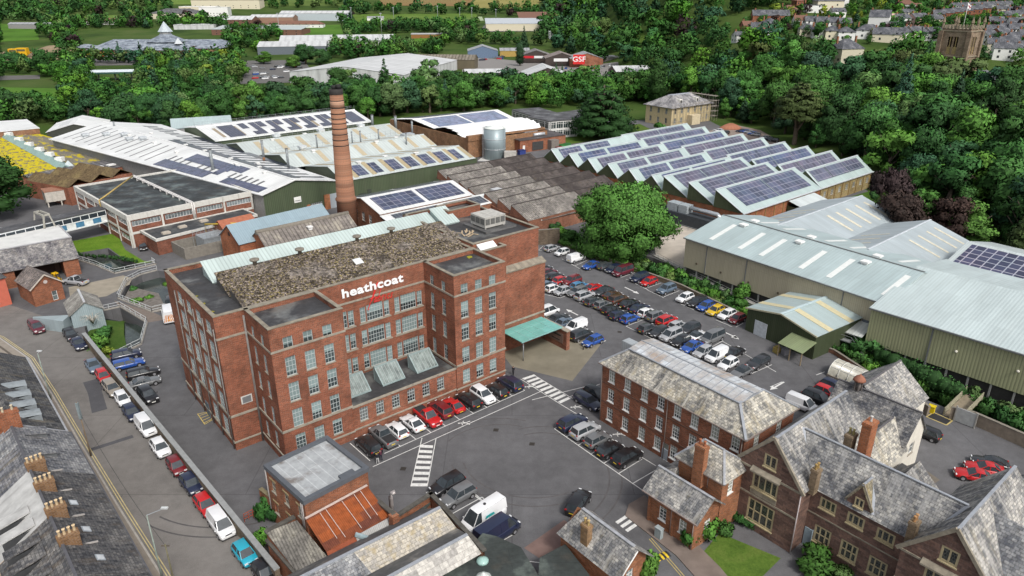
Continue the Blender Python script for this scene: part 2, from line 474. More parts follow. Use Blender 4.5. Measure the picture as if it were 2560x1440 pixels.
def gabled(t,w,d,ze,zr,wallm,roofm,axis='x',over=.3,ym=None,wins=None,z0=0.0,gablem=None,x0=0.,y0=0.,wallname='wall',roofname='roof',base=None,wk={}):
 """walls (with openings per side: f r b l) and two roof slopes in the frame of thing t"""
 x1,y1=x0+w,y0+d;cs=[(x0,y0),(x1,y0),(x1,y1),(x0,y1)];m=MB();wins=wins or{}
 for i,s in enumerate('frbl'):
  wall_windows(m,t,cs[i],cs[(i+1)%4],z0,ze,wins.get(s,[]),**wk)
 gm=MB()
 if axis=='x':
  mm=(y0+y1)/2 if ym is None else ym
  gm.face([(x1,y0,ze),(x1,y1,ze),(x1,mm,zr-.05)]);gm.face([(x0,y1,ze),(x0,y0,ze),(x0,mm,zr-.05)])
 else:
  mm=(x0+x1)/2 if ym is None else ym
  gm.face([(x0,y0,ze),(x1,y0,ze),(mm,y0,zr-.05)]);gm.face([(x1,y1,ze),(x0,y1,ze),(mm,y1,zr-.05)])
 if gablem:gm.build('gable',gablem,t)
 else:
  m.v+=[v for v in gm.v];k=len(m.v)-len(gm.v);m.f+=[tuple(i+k for i in f)for f in gm.f];m.sm+=gm.sm
 m.build(wallname,wallm,t)
 r=MB();qs=[]
 for s in(0,1):
  q=roofq(x0,x1,y0,y1,ze,zr,axis,over,ym,s);q=[(p[0],p[1],p[2]+.1)for p in q];slab(r,q,.12);qs.append(q)
 ro=r.build(roofname,roofm,t)
 return qs,ro
def hip(mb,x0,x1,y0,y1,ze,zr,rx0,rx1,ry0,ry1,over=.25):
 """hipped roof up to a flat or ridge rectangle"""
 def g(x,y,z):return(x,y,z)
 o=over;A,B,Cc,D=(x0-o,y0-o,ze),(x1+o,y0-o,ze),(x1+o,y1+o,ze),(x0-o,y1+o,ze)
 a,b,c,d=(rx0,ry0,zr),(rx1,ry0,zr),(rx1,ry1,zr),(rx0,ry1,zr)
 def f(*p):
  q=[]
  for v in p:
   if not q or(Vector(v)-Vector(q[-1])).length>1e-4:q.append(v)
  if(Vector(q[0])-Vector(q[-1])).length<1e-4:q.pop()
  if len(q)>2:mb.face(q)
 f(A,B,b,a);f(B,Cc,c,b);f(Cc,D,d,c);f(D,A,a,d)
 for p,q in((A,B),(B,Cc),(Cc,D),(D,A)):mb.face([(p[0],p[1],ze-.15),(q[0],q[1],ze-.15),q,p])
 mb.face([(p[0],p[1],ze-.15)for p in(D,Cc,B,A)])
def ridge_line(mb,p,q,w=.28):mb.bar(p,q,w,.1)
def chimney(parent,x,y,z0,z1,w=1.0,d=.6,pots=2,mat=None,potm=None,rot=0.0,cap=None):
 m=MB();m.box(-w/2,w/2,-d/2,d/2,0,z1-z0-.35);m.box(-w/2-.06,w/2+.06,-d/2-.06,d/2+.06,z1-z0-.35,z1-z0-.12);m.box(-w/2-.02,w/2+.02,-d/2-.02,d/2+.02,z1-z0-.12,z1-z0)
 o=m.build('chimney',mat or brickm((.26,.09,.05)),parent);o.location=(x,y,z0);o.rotation_euler=(0,0,rot)
 pm=MCACHE.setdefault(('pot',(potm or POT).name),MB().lathe([(.15,0),(.13,.1),(.11,.5),(.15,.55),(.15,.62),(.09,.62)],n=10).mesh('chimney_pot',potm or POT))
 for i in range(pots):part('chimney_pot',pm,o,((i-(pots-1)/2)*w/max(1,pots)*.95,0,z1-z0))
 return o
POT=plain((.45,.33,.20),.8,var=.25)
world=bpy.data.worlds.new('World');sc.world=world;world.use_nodes=True
nt=world.node_tree;bg=nt.nodes['Background'];sky=nt.nodes.new('ShaderNodeTexSky');sky.sky_type='NISHITA';sky.sun_disc=False
SUN_EL,SUN_AZ=math.radians(48),math.radians(150)
sky.sun_elevation=SUN_EL;sky.sun_rotation=SUN_AZ;sky.air_density=1.0;sky.dust_density=4.0;sky.ozone_density=1.0
hs=nt.nodes.new('ShaderNodeHueSaturation');hs.inputs['Saturation'].default_value=.35;hs.inputs['Value'].default_value=1.28
nt.links.new(sky.outputs[0],hs.inputs['Color']);nt.links.new(hs.outputs[0],bg.inputs[0]);bg.inputs[1].default_value=0.14
sun=bpy.data.lights.new('sun','SUN');sun.energy=2.1;sun.angle=math.radians(10);sun.color=(1,.96,.9)
so=bpy.data.objects.new('sun',sun);C.objects.link(so)
d=Vector((math.sin(SUN_AZ)*math.cos(SUN_EL),math.cos(SUN_AZ)*math.cos(SUN_EL),math.sin(SUN_EL)))
so.rotation_euler=d.to_track_quat('Z','Y').to_euler();so.location=(0,0,200)
sc.view_settings.view_transform='Standard';sc.view_settings.look='None';sc.view_settings.exposure=0
sc.cycles.max_bounces=6;sc.cycles.diffuse_bounces=3;sc.cycles.glossy_bounces=2;sc.cycles.caustics_reflective=False;sc.cycles.caustics_refractive=False
def grid_sheet(name,xs,ys,zf,mat,clip=None):
 V=[];F=[];nx=len(xs)
 for y in ys:
  for x in xs:V.append((x,y,zf(x,y)))
 for j in range(len(ys)-1):
  for i in range(nx-1):
   a=j*nx+i;F.append((a,a+1,a+nx+1,a+nx))
 me=bpy.data.meshes.new(name);me.from_pydata(V,[],F);me.materials.append(mat)
 uv=me.uv_layers.new(name='UVMap').data
 for p in me.polygons:
  for li in p.loop_indices:
   co=me.vertices[me.loops[li].vertex_index].co;uv[li].uv=(co.x,co.y)
 me.polygons.foreach_set('use_smooth',[True]*len(F))
 o=bpy.data.objects.new(name,me);C.objects.link(o);return o
def frange(a,b,s):
 r=[];x=a
 while x<b:r.append(x);x+=s
 return r+[b]
GR_FAR=grassm((.050,.088,.018),(.022,.045,.010),(.085,.11,.035),.02)
t=grid_sheet('terrain',frange(-2600,-300,60)+frange(-280,420,7)+frange(460,3200,60),frange(10,420,6)+frange(440,1300,20)+frange(1350,4500,90),terr,GR_FAR);t['kind']='structure'
XY=lambda*ps:[tuple(W(*p)[:2])for p in ps]
leat=XY((196,655),(240,634),(296,655),(352,667),(362,640),(366,652),(300,684),(240,668))
leat=[(-99.5,150.8),(-93.5,155.0),(-88,149.5),(-81.5,144.6),(-78.6,145.6),(-77.6,144.4),(-83.5,139.2),(-90.2,143.9),(-96,147.5)]
pond=[(-78.4,134.2),(-77.6,138.2),(-75.2,140.6),(-70.2,139.6),(-58,127),(-53,111),(-55.6,109),(-64.6,119.4),(-66.6,119.8),(-75.8,126.0)]
weir=[(-73.6,121.6),(-65.5,114.8),(-62.6,106.5),(-64.8,101.6),(-67.5,102.6),(-72.5,108.6),(-75.5,113.0),(-76.5,119.5)]
bank=[(10,161),(18.6,150),(29,138),(34.2,131.6),(43,116.3),(47.5,113.5),(52.5,104.5),(54.5,97.5),(60.2,89.2),(68.5,78.3),(78,66),(92,74),(76.5,89),(67.5,97),(60.0,105.5),(52.5,114),(48.0,122.5),(37.0,140.5),(31.5,148.5),(22,157),(14,166)]
SLAB=[(-230,15),(135,15),(135,150),(112,178),(112,215),(96,250),(90,330),(40,330),(10,300),(-40,312),(-120,290),(-175,262),(-230,240)]
flatw('tarmac_yard',SLAB,0.0,asphalt((.116,.115,.12)),holes=[leat,pond,weir,bank],z0=-3.2)
for nm,pl in(('leat_water',[(-101,151),(-92,157),(-76,146),(-82,138),(-97,146)]),('pond_water',[(-80,134),(-75,142),(-50,128),(-50,108),(-58,110),(-65,122),(-76.5,127)]),('stream_water',[(-78,121),(-65,116),(-61,106),(-65,100.5),(-77,112)])):
 flatw(nm,pl,-1.55,waterm())
flatw('weir_apron',[(-77.7,133.5),(-70.5,130.2),(-64.9,121.6),(-66.7,119.9),(-75.7,126.2)],-.7,plain((.15,.135,.12),.9,var=.35),z0=-3)
flatw('stream_bed',[(-75.3,113.3),(-72.3,108.8),(-67.4,102.8),(-64.9,101.8),(-63.6,104.3),(-68.5,112.5),(-71.0,117.5),(-75.6,118.5)],-1.0,grassm((.055,.10,.02)),z0=-3)
flatw('river_water',[(80,65),(92,75),(76,89),(68,97),(64,94),(72,84)],-2.0,waterm((.035,.03,.02)))
STREET=asphalt((.17,.16,.15),.12,.15,.25)
st_pts=[(-20.5,38),(-35.6,55.4),(-45.1,65.6),(-57.0,78.6),(-67.9,90.7),(-78,101.5),(-87.8,109.0),(-110,119),(-230,150),(-230,172),(-118,132),(-97.7,124.1),(-90.3,120.4),(-82.8,116.2),(-71.9,106.9),(-26.5,57.7),(-8,38)]
flatw('street',st_pts,.006,STREET)
def offset_line(pts,d):
 out=[]
 for i,p in enumerate(pts):
  a=Vector(pts[max(0,i-1)]);b=Vector(pts[min(len(pts)-1,i+1)]);e=(b-a).normalized();out.append(Vector(p)+Vector((-e.y,e.x))*d)
 return out
KL=[(-20.5,38),(-35.6,55.4),(-45.1,65.6),(-57.0,78.6),(-67.9,90.7),(-78,101.5),(-87.8,109.0),(-110,119)]
o=flatw('pavement',KL+[tuple(p)for p in reversed(offset_line(KL,3.1))],.13,plain((.25,.22,.185),.9,var=.14,scale=.7),z0=0)
o=flatw('kerb',[tuple(p)for p in offset_line(KL,-.02)]+[tuple(p)for p in reversed(offset_line(KL,.18))],.142,plain((.36,.34,.31),.9),z0=0)
o=flatw('gutter_strip',[tuple(p)for p in offset_line(KL,1.15)]+[tuple(p)for p in reversed(offset_line(KL,1.5))],.138,plain((.10,.085,.07),.9),z0=None)
for off in(-.32,-.58):
 L=offset_line(KL,off);stripes('yellow_line',[(L[i],L[i+1])for i in range(len(L)-1)],.1,.012,plain((.48,.40,.2),.85,var=.25))
for pl in([(-65.2,94.0),(-62.6,96.0),(-60.0,92.6),(-62.6,90.7)],[(-62.6,90.7),(-61.2,91.8),(-57.6,86.6),(-59.2,85.5)],[(-54.5,76.5),(-50.4,79.6),(-50.9,80.2),(-55,77.1)],[(-30.5,52.4),(-28.3,54.4),(-26.3,52.2),(-28.5,50.2)]):
 flatw('tarmac_patch',pl,.011,asphalt((.085,.085,.092),.1,.1))
GRASS=grassm((.085,.145,.024),(.055,.10,.018),(.13,.17,.04),.35)
flatw('grass_bank',[(-106,158.5),(-97,166),(-88.8,153.8),(-81.2,146.6),(-79.0,145.9),(-81.6,144.8),(-88,149.8),(-93.3,155.2),(-99.5,151)],.05,grassm((.11,.20,.02),(.07,.14,.015),(.15,.22,.03),.3),z0=-3)
flatw('manor_lawn',XY((1757,1382),(1799,1333),(1952,1396),(1890,1458),(1835,1475)),.03,GRASS)
flatw('cedar_lawn',XY((1412,332),(1480,322),(1600,310),(1640,330),(1480,352),(1415,362)),.03,grassm((.07,.125,.02)))
flatw('factory_lawn',[(-65,285),(-40,299),(20,305),(15,290),(-30,286)],.03,GRASS)
flatw('side_lawn',XY((2100,500),(2200,470),(2210,520),(2140,530)),.03,grassm((.06,.13,.02)))
flatw('concrete_apron',[(9.2,94.5),(15.8,108.4),(5.5,120.3),(-5,112),(0,99)],.007,plain((.20,.18,.135),.9,var=.2,scale=.25))
flatw('concrete_pad',XY((1635,610),(1680,545),(1790,575),(1712,670),(1640,640)),.008,plain((.46,.41,.35),.9,var=.15,scale=.3))
flatw('concrete_forecourt',[(-89,131.5),(-81.3,138.0),(-78.5,136.2),(-77.5,133),(-79,127),(-84.5,124.5)],.008,plain((.27,.24,.19),.9,var=.2,scale=.4))
flatw('brown_path',[(-76.5,125),(-73.8,121.8),(-65.7,115.0),(-62.3,116.5),(-66,119.2)],.008,plain((.17,.14,.12),.9,var=.15))
flatw('courtyard_setts',XY((2150,1115),(2190,1090),(2350,1200),(2260,1260)),.006,asphalt((.16,.14,.115)))
flatw('courtyard_setts',XY((1310,1370),(1410,1300),(1470,1340),(1370,1410)),.008,plain((.18,.12,.105),.9,var=.2,scale=.8))
flatw('gravel_car_park',XY((1760,330),(1840,312),(2010,350),(2040,400),(1930,395)),.006,plain((.25,.20,.17),.95,var=.2))
LP=XY((1565,1275),(1590,1255),(1640,1235),(1700,1300),(1830,1440),(1740,1440),(1600,1320))
flatw('pavement',XY((1563,1290),(1572,1262),(1610,1240),(1680,1300),(1800,1420),(1850,1480),(1770,1480),(1690,1390),(1590,1312)),.12,plain((.175,.14,.12),.9,var=.18,scale=.6),z0=0)
for off in(0,.25):a,b=W(1628,1345),W(1745,1480);stripes('yellow_line',[((a.x-off,a.y-off*.6),(b.x-off,b.y-off*.6))],.09,.014,plain((.42,.33,.12),.85))
hump=MB();p0,p1=W(1630,1402),W(1672,1384);e=(p1-p0)/8;n=Vector((-e.y,e.x,0)).normalized()*.45;hb=MB(p0)
for i in range(8):
 a,b=p0+e*i,p0+e*(i+1)
 if i%2==0:hb.face([a-n+Vector((0,0,.02)),b-n+Vector((0,0,.02)),b+Vector((0,0,.09)),a+Vector((0,0,.09))]);hb.face([a+Vector((0,0,.09)),b+Vector((0,0,.09)),b+n+Vector((0,0,.02)),a+n+Vector((0,0,.02))])
 else:hump.face([a-n+Vector((0,0,.02)),b-n+Vector((0,0,.02)),b+Vector((0,0,.09)),a+Vector((0,0,.09))]);hump.face([a+Vector((0,0,.09)),b+Vector((0,0,.09)),b+n+Vector((0,0,.02)),a+n+Vector((0,0,.02))])
hump.o=p0;hump.v=[v-p0 for v in hump.v]
hr=thing('speed_hump','yellow and black striped speed hump across the gateway beside the gatehouse','speed hump',p0)
hb.build('yellow_segment',plain((.6,.42,.03)),hr);hump.build('black_segment',DARKM,hr)
MA=math.radians(39.54);AX=Vector((math.cos(MA),math.sin(MA)));BX=Vector((-AX.y,AX.x));MO=Vector((-35.664,76.726))
ML=lambda a,b:MO+AX*a+BX*b
seg=lambda a,b:(W(*a)[:2],W(*b)[:2])
a0,a1=W(961,1134)[:2],W(1312,976)[:2]
sg_=[(W(932,1167)[:2],W(1353,978)[:2]),seg((961,1134),(1312,976)),seg((875,1108),(925,1152))]
for i in range(1,11):
 p=Vector(a0).lerp(Vector(a1),i/10.0);sg_.append((p,p+BX*4.6))
sg_+=[seg((1386,1072),(1615,1232)),seg((1520,1092),(1640,1165))]
for x,y,x2,y2 in((1386,1072,1400,1064),(1416,1092,1440,1078),(1446,1113,1470,1098),(1478,1135,1505,1118),(1510,1158,1540,1140),(1545,1185,1605,1148),(1580,1210,1640,1175)):sg_.append(seg((x,y),(x2,y2)))
sg_+=[seg((1330,1000),(1470,965)),seg((1425,992),(1500,960)),seg((1302,948),(1405,1013)),seg((1335,938),(1432,997)),seg((1405,1013),(1500,1070))]
sg_+=[seg((1065,1232),(1075,1228)),seg((1130,1285),(1205,1243)),seg((1185,1233),(1210,1255)),seg((1205,1243),(1215,1252)),seg((1210,1378),(1290,1333)),seg((1290,1400),(1350,1407)),seg((1180,1234),(1290,1320))]
R1a,R1b=W(1350,620),W(1850,830)
sg_+=[seg((1347,625),(1358,615)),seg((1345,626),(1400,632)),seg((1437,665),(1470,650)),seg((1405,648),(1450,672)),seg((1550,695),(1590,680)),seg((1565,698),(1620,725)),seg((1612,722),(1652,708)),seg((1618,725),(1660,745)),seg((1660,742),(1698,727)),seg((1685,753),(1735,775)),seg((1710,765),(1735,750)),seg((1758,785),(1780,770)),seg((1790,800),(1830,817)),seg((1840,818),(1858,808))]
sg_+=[seg((1356,735),(1400,745)),seg((1400,745),(1430,735)),seg((1415,740),(1478,770)),seg((1478,770),(1500,760)),seg((1520,790),(1545,795)),seg((1565,816),(1612,798)),seg((1610,796),(1665,822)),seg((1565,816),(1640,852)),seg((1445,858),(1515,852)),seg((1468,872),(1515,852)),seg((1800,850),(1940,930)),seg((1775,870),(1808,852)),seg((1832,898),(1866,880)),seg((1878,935),(1930,912)),seg((1925,968),(1955,955))]
sg_+=[seg((2040,938),(2062,930)),seg((2060,945),(2130,985)),seg((2045,990),(2110,1020))]
stripes('parking_line',sg_,.11,.013)
def bars(name,c0,c1,d0,d1,n,k=.5):
 m=MB()
 c0,c1,d0,d1=W(*c0),W(*c1),W(*d0),W(*d1)
 for i in range(n):
  t0,t1=i/n,(i+k)/n
  P4=[c0.lerp(c1,t0),c0.lerp(c1,t1),d0.lerp(d1,t1),d0.lerp(d1,t0)]
  m.face([(p.x,p.y,.014)for p in P4])
 o=m.build(name,PAINTW);o['kind']='structure'
bars('zebra_crossing',(1305,946),(1407,1012),(1335,936),(1432,1000),9,.55)
bars('zebra_crossing',(1027,1216),(1052,1106),(1068,1216),(1084,1108),8,.52)
stripes('zebra_edge',[seg((1027,1216),(1055,1095)),seg((1068,1216),(1090,1097))],.1,.019)
bars('zebra_crossing',(1538,1305),(1575,1335),(1565,1287),(1605,1315),3,.55)
hy=[seg((494,1035),(515,1031)),seg((515,1031),(530,1048)),seg((494,1035),(512,1061)),seg((512,1061),(530,1050))]+[seg((497+k*4,1040+k*6),(517+k*4,1033+k*5))for k in range(4)]
stripes('yellow_hatching',hy,.1,.014,PAINTY)
def arrow(p,q,w=.14):
 p,q=W(*p),W(*q);e=(q-p).normalized();n=Vector((-e.y,e.x,0));m=MB();z=Vector((0,0,.015))
 h=q-e*1.3
 m.face([p-n*w+z,h-n*w+z,h+n*w+z,p+n*w+z]);m.face([h-n*.5+z,q+z,h+n*.5+z])
 o=m.build('painted_arrow',PAINTW);o['kind']='structure'
arrow((1562,718),(1598,735));arrow((1445,788),(1415,773));arrow((1806,828),(1848,847));arrow((1840,845),(1848,849));arrow((1960,955),(1925,975));arrow((1536,893),(1552,886))
for p in((1155,1058),(1321,967),(1436,1018),(1542,1086)):
 c=W(*p);m=MB();z=.016
 def lim(a,b,w):
  A=c+Vector((a[0],a[1],0));B=c+Vector((b[0],b[1],0));e=(B-A).normalized();n=Vector((-e.y,e.x,0))*w;Z=Vector((0,0,z));m.face([A-n+Z,B-n+Z,B+n+Z,A+n+Z])
 lim((-.2,0),(.5,.1),.14);lim((.5,.1),(1.1,.5),.07);lim((.5,.1),(1.1,-.3),.07);lim((0,0),(.2,.55),.06);lim((0,0),(.1,-.5),.06);lim((-.55,-.05),(-.28,0),.12)
 o=m.build('painted_figure',PAINTW);o['kind']='structure'
flatw('rubber_mat',XY((2318,1042),(2334,1033),(2378,1052),(2366,1061)),.016,plain((.03,.03,.032)))
stripes('mat_border',[seg((2316,1042),(2334,1031)),seg((2334,1031),(2381,1052)),seg((2381,1052),(2366,1063)),seg((2366,1063),(2316,1042))],.18,.018,plain((.45,.36,.14)))
for p in((1549,830),(1008,1172),(1240,1075),(1330,1110)):
 c=W(*p);flatw('manhole_cover',[(c.x-.4,c.y-.3),(c.x+.3,c.y-.4),(c.x+.4,c.y+.3),(c.x-.3,c.y+.4)],.012,plain((.05,.045,.04),.7,.3))
wa,wb=Vector((-72.0,107.2)),Vector((-23.4,54.4));e=(wb-wa).normalized();n=Vector((-e.y,e.x))
sw=thing('boundary_wall','long dark stone wall with pale coping between the street and the mill yard','wall',(wa.x,wa.y,0))
m=MB((wa.x,wa.y,0));m.prism([wa-n*.25,wb-n*.25,wb+n*.25,wa+n*.25],0,1.75);m.build('wall',brickm((.16,.13,.11),.5),sw)
m=MB((wa.x,wa.y,0));m.prism([wa-n*.3,wb-n*.3,wb+n*.3,wa+n*.3],1.75,1.9,bottom=True);m.build('coping',plain((.27,.28,.28),.7,var=.12,streak=.3),sw)
for k,(px,py,r,a0_,a1_)in enumerate(((1330,1130,9,3.4,5.2),(1360,1150,6,.2,2.0),(1300,1180,11,5.4,6.9),(1250,1150,8,1.2,2.6),(640,1130,14,4.2,5.6))):
 c_=W(px,py);m=MB()
 for off in(0,1.5):
  for i in range(24):
   t0,t1=a0_+(a1_-a0_)*i/24,a0_+(a1_-a0_)*(i+1)/24;f=lambda t,q:(c_.x+(r+off+q)*math.cos(t),c_.y+(r+off+q)*math.sin(t),.009+k*.0003);m.face([f(t0,-.1),f(t0,.1),f(t1,.1),f(t1,-.1)][::-1])
 o=m.build('tyre_mark',asphalt((.098,.093,.094),.15,.1));o['kind']='structure'
def inset(ring,d):
 n=len(ring);out=[]
 for i in range(n):
  p0,p1,p2=(Vector(ring[(i+k-1)%n][:2])for k in range(3))
  e0=(p1-p0).normalized();e1=(p2-p1).normalized();n0=Vector((-e0.y,e0.x));n1=Vector((-e1.y,e1.x))
  m=(n0+n1);m=m/max(.2,m.length_squared)*2*d if m.length>1e-6 else n0*d
  out.append(p1+m)
 return out
def parapet(mb,ring,d,z0,z1,top=True):
 r2=inset(ring,d);n=len(ring)
 for i in range(n):
  j=(i+1)%n;a,b,c,e=ring[i],ring[j],r2[j],r2[i]
  mb.face([(*a,z0),(*b,z0),(*b,z1),(*a,z1)]);mb.face([(*c,z0),(*e,z0),(*e,z1),(*c,z1)])
  if top:mb.face([(*a,z1),(*b,z1),(*c,z1),(*e,z1)])
def band(mb,p0,p1,z,h,proud,ext0=0.,ext1=0.):
 p0,p1=Vector(p0[:2]),Vector(p1[:2]);e=(p1-p0).normalized();n=Vector((e.y,-e.x))
 a,b=p0-e*ext0,p1+e*ext1
 mb.prism([a+n*proud,b+n*proud,b-n*.05,a-n*.05],z-h/2,z+h/2,bottom=True)
STEELW=plain((.42,.46,.46),.6,var=.1,streak=.2)
MILLGLASS=glassm((.012,.016,.018),(.05,.065,.068),.12,.55,(.21,.275,.275))
MILLGLASSD=glassm((.012,.014,.016),(.05,.055,.055),.1,.6,(.14,.15,.15))
mill=thing('textile_mill','five storey red brick textile mill with white company lettering, corner pavilions and mossy sawtooth roof','mill',(-35.664,76.726,0),math.radians(39.54))
PL=[(3.7,0),(3.7,-7.5),(13.1,-7.5),(13.1,0)]
PR=[(29.7,0),(29.7,-7.5),(38.7,-7.5),(38.7,0)]
wl=MB();kw=dict(glass=MILLGLASS,frame=STEELW)
FL=[13.6,10.1,6.4]
def facade(mb,p0,p1,z1,wins):wall_windows(mb,mill,p0,p1,0,z1,wins,.22,**kw)
ws=[]
for u in(6.0,9.9,13.75,17.65):
 b=20.3-u
 ws.append((u,16.8,2.1,1.75,4,3))
 for z in FL:ws.append((u,z,2.1,2.7,4,4))
 if abs(b-10.4)>.3:ws.append((u,2.75,2.1,2.7,4,4))
facade(wl,(0,20.3),(0,0),18.25,ws)
dm=MB();dm.box(-.09,.03,9.7,11.2,0.0,2.3);dm.build('door',plain((.12,.15,.17),.6),mill)
facade(wl,(0,0),(3.7,0),18.25,[])
lv=MB();lv.box(1.6,3.0,-.06,.02,6.3,7.4);lo=lv.build('vent_panel',plain((.55,.55,.52)),mill);lv=MB();lv.box(1.75,2.85,-.1,-.055,6.42,7.28);lv.build('louvre',sheet((.2,.21,.22),.15,.6),lo)
pf=lambda us,gz=True:[(u,16.75,1.2,1.5,2,2)for u in us]+[(u,z,1.3,2.55,3,4)for u in us for z in FL]+([(u,2.95,1.3,2.2,3,4)for u in us]if gz else[])
ps=lambda us,gz=True:[(u,16.75,.95,1.5,2,2)for u in us]+[(u,z,.95,2.4,2,4)for u in us for z in FL]+([(u,2.95,.95,2.2,2,4)for u in us]if gz else[])
facade(wl,(3.7,0),(3.7,-7.5),18.25,ps((2.05,5.0)))
facade(wl,(3.7,-7.5),(13.1,-7.5),18.25,pf((2.15,4.65,7.15)))
wall(wl,(13.1,-7.5),(13.1,0),0,18.25)
cw=[]
for c in(15.85,21.4,26.85):
 for z in FL:
  cw+=[(c-13.1,z,2.55,2.45,6,4),(c-13.1-1.88,z,.85,2.3,2,4),(c-13.1+1.88,z,.85,2.3,2,4)]
wall_windows(wl,mill,(13.1,0),(29.7,0),4.6,18.25,cw,.22,**kw)
facade(wl,(29.7,0),(29.7,-7.5),18.25,ps((2.0,4.88),False))
facade(wl,(29.7,-7.5),(38.7,-7.5),18.25,pf((1.76,4.22,6.7)))
wall(wl,(38.7,-7.5),(38.7,.2),0,18.25)
gw=[(u-13.1,3.2,1.2,2.0,3,4)for u in(14.75,17.17,19.62,22.07,24.51,26.99)]
wall_windows(wl,mill,(13.1,-7.35),(28.8,-7.35),0,4.75,gw,.22,glass=MILLGLASSD,frame=STEELW)
wall(wl,(28.8,-7.35),(29.7,-7.35),0,4.75)
E1=[(38.7,20.3),(38.7,.2),(52,.2),(52,20.3)]
wall(wl,(38.7,.2),(52,.2),0,19.0);wall(wl,(52,.2),(52,20.3),0,19.0);wall(wl,(52,20.3),(0,20.3),0,18.25)
wall(wl,(41.2,-.9),(52.6,-.9),0,13.7);wall(wl,(52.6,-.9),(52.6,20.3),0,13.7);wall(wl,(41.2,.19),(41.2,-.9),0,13.7)
CB=[(38.75,3.2),(38.75,-1.3),(44,-1.3),(44,3.2)]
wall(wl,(38.75,-1.3),(44,-1.3),13.7,18.0);wall(wl,(44,-1.3),(44,.19),13.7,18.0)
parapet(wl,[(0,20.3),(0,0),(38.69,0),(38.69,20.3)],.35,18.25,19.0)
for R_ in(PL,PR):parapet(wl,[(R_[0][0],-.02),R_[1],R_[2],(R_[2][0],-.02)],.35,18.25,19.03)
parapet(wl,[(38.72,20.29),(38.72,.22),(52,.2),(52,20.3)],.35,19.0,19.5)
parapet(wl,CB,.3,18.0,18.62)
UP=[(43.8,18),(43.8,14),(50.6,14),(50.6,18)]
for i in range(4):wall(wl,UP[i],UP[(i+1)%4],18.95,20.1)
parapet(wl,UP,.3,20.1,20.6)
wl.build('wall',MILLBRICK,mill)
st=MB()
for p,q,x0,x1 in(((0,20.3),(0,0),0,.1),((0,0),(3.7,0),.1,-.08),((3.7,-.08),(3.7,-7.5),0,.1),((3.7,-7.5),(13.1,-7.5),.1,.1),((13.1,0),(29.7,0),0,0),((29.7,0),(29.7,-7.5),-.08,.1),((29.7,-7.5),(38.7,-7.5),.1,.1)):
 if p!=(0,20.3):band(st,p,q,16.0,.26,.09,x0,x1)
 if p!=(13.1,0):band(st,p,q,5.05,.3,.1,x0,x1);band(st,p,q,1.25,.22,.12,x0,x1)
band(st,(13.1,-7.35),(29.7,-7.35),4.75,.28,.14);band(st,(13.2,-7.35),(29.6,-7.35),1.28,.2,.12)
band(st,(41.2,-.9),(52.6,-.9),4.9,.3,.1,.1,.1)
for z in FL:
 for c in(15.85,21.4,26.85):band(st,(c-2.5,0),(c+2.5,0),z-1.36,.16,.1)
st.build('string_course',STONE,mill)
cp=MB()
coping(cp,[(0,20.3),(0,0),(38.69,0),(38.69,20.3)],19.09,.5)
for R_ in(PL,PR):coping(cp,[(R_[0][0],-.02),R_[1],R_[2],(R_[2][0],-.02)],19.12,.5)
coping(cp,[(38.75,20.29),(38.75,.22),(52,.2),(52,20.3)],19.62,.5)
coping(cp,CB,18.72,.45);coping(cp,UP,20.68,.42)
cp.prism([(41.1,-1.02),(52.75,-1.02),(52.75,.19),(41.1,.19)],13.72,13.9,bottom=True)
slab(cp,[(41.1,-1.0,13.92),(52.75,-1.0,13.92),(52.75,.19,14.5),(41.1,.19,14.5)],.15)
cp.build('coping',plain((.24,.215,.17),.9,var=.3,scale=.9,streak=.6),mill)
rf=MB()
rf.face([(.3,.3,18.3),(38.4,.3,18.3),(38.4,20,18.3),(.3,20,18.3)])
for R_ in(PL,PR):rf.face([(R_[0][0]+.3,-7.2,18.36),(R_[2][0]-.3,-7.2,18.36),(R_[2][0]-.3,-.3,18.36),(R_[0][0]+.3,-.3,18.36)])
rf.face([(39,.5,18.98),(51.7,.5,18.98),(51.7,20,18.98),(39,20,18.98)])
rf.face([(39,-1.1,18.12),(43.8,-1.1,18.12),(43.8,.2,18.12),(39,.2,18.12)])
rf.face([(44,14.2,19.9),(50.4,14.2,19.9),(50.4,17.8,19.9),(44,17.8,19.9)])
rf.box(13.1,29.7,-7.2,-.02,4.4,4.62)
rf.build('flat_roof',flatroof((.05,.05,.053),(.15,.155,.15),.45,.25),mill)
MOSS=mossroof(b_=(.19,.16,.14),p=(.36,.30,.25),scale=1.35);TEAL=sheet((.45,.53,.51),.55,.22,.12)
def tooth(x0,x1,b0,b1,z0,z1,name,mat,gm,front=18.3,gable=True):
 m=MB();slab(m,[(x0-.15,b0,z0),(x1+.15,b0,z0),(x1+.15,b1,z1),(x0-.15,b1,z1)],.1)
 o=m.build(name,mat,mill)
 g=MB()
 for x,s in((x0,1),(x1,-1)):
  pts=[(x,b0+.1,front),(x,b0+.1,z0-.1),(x,b1-.1,z1-.12),(x,b1-.1,front)]
  g.face(pts if s>0 else pts[::-1])
 g.face([(x1,b1-.1,front),(x0,b1-.1,front),(x0,b1-.1,z1-.12),(x1,b1-.1,z1-.12)])
 g.face([(x0,b0+.1,front),(x1,b0+.1,front),(x1,b0+.1,z0-.11),(x0,b0+.1,z0-.11)])
 g.build('roof_gable',gm,o);return o
SHG=plain((.10,.095,.09),.9,var=.4,scale=2)
tooth(4.25,39.3,1.3,6.1,18.55,20.15,'sawtooth_roof',MOSS,SHG)
tooth(4.25,40.4,6.3,11.4,18.5,20.25,'sawtooth_roof',MOSS,SHG)
tl=tooth(4.1,41.2,12.3,16.6,18.5,20.4,'sawtooth_roof',TEAL,sheet((.42,.52,.5),.4,.2,.1));tl['label']='pale teal metal sawtooth roof'
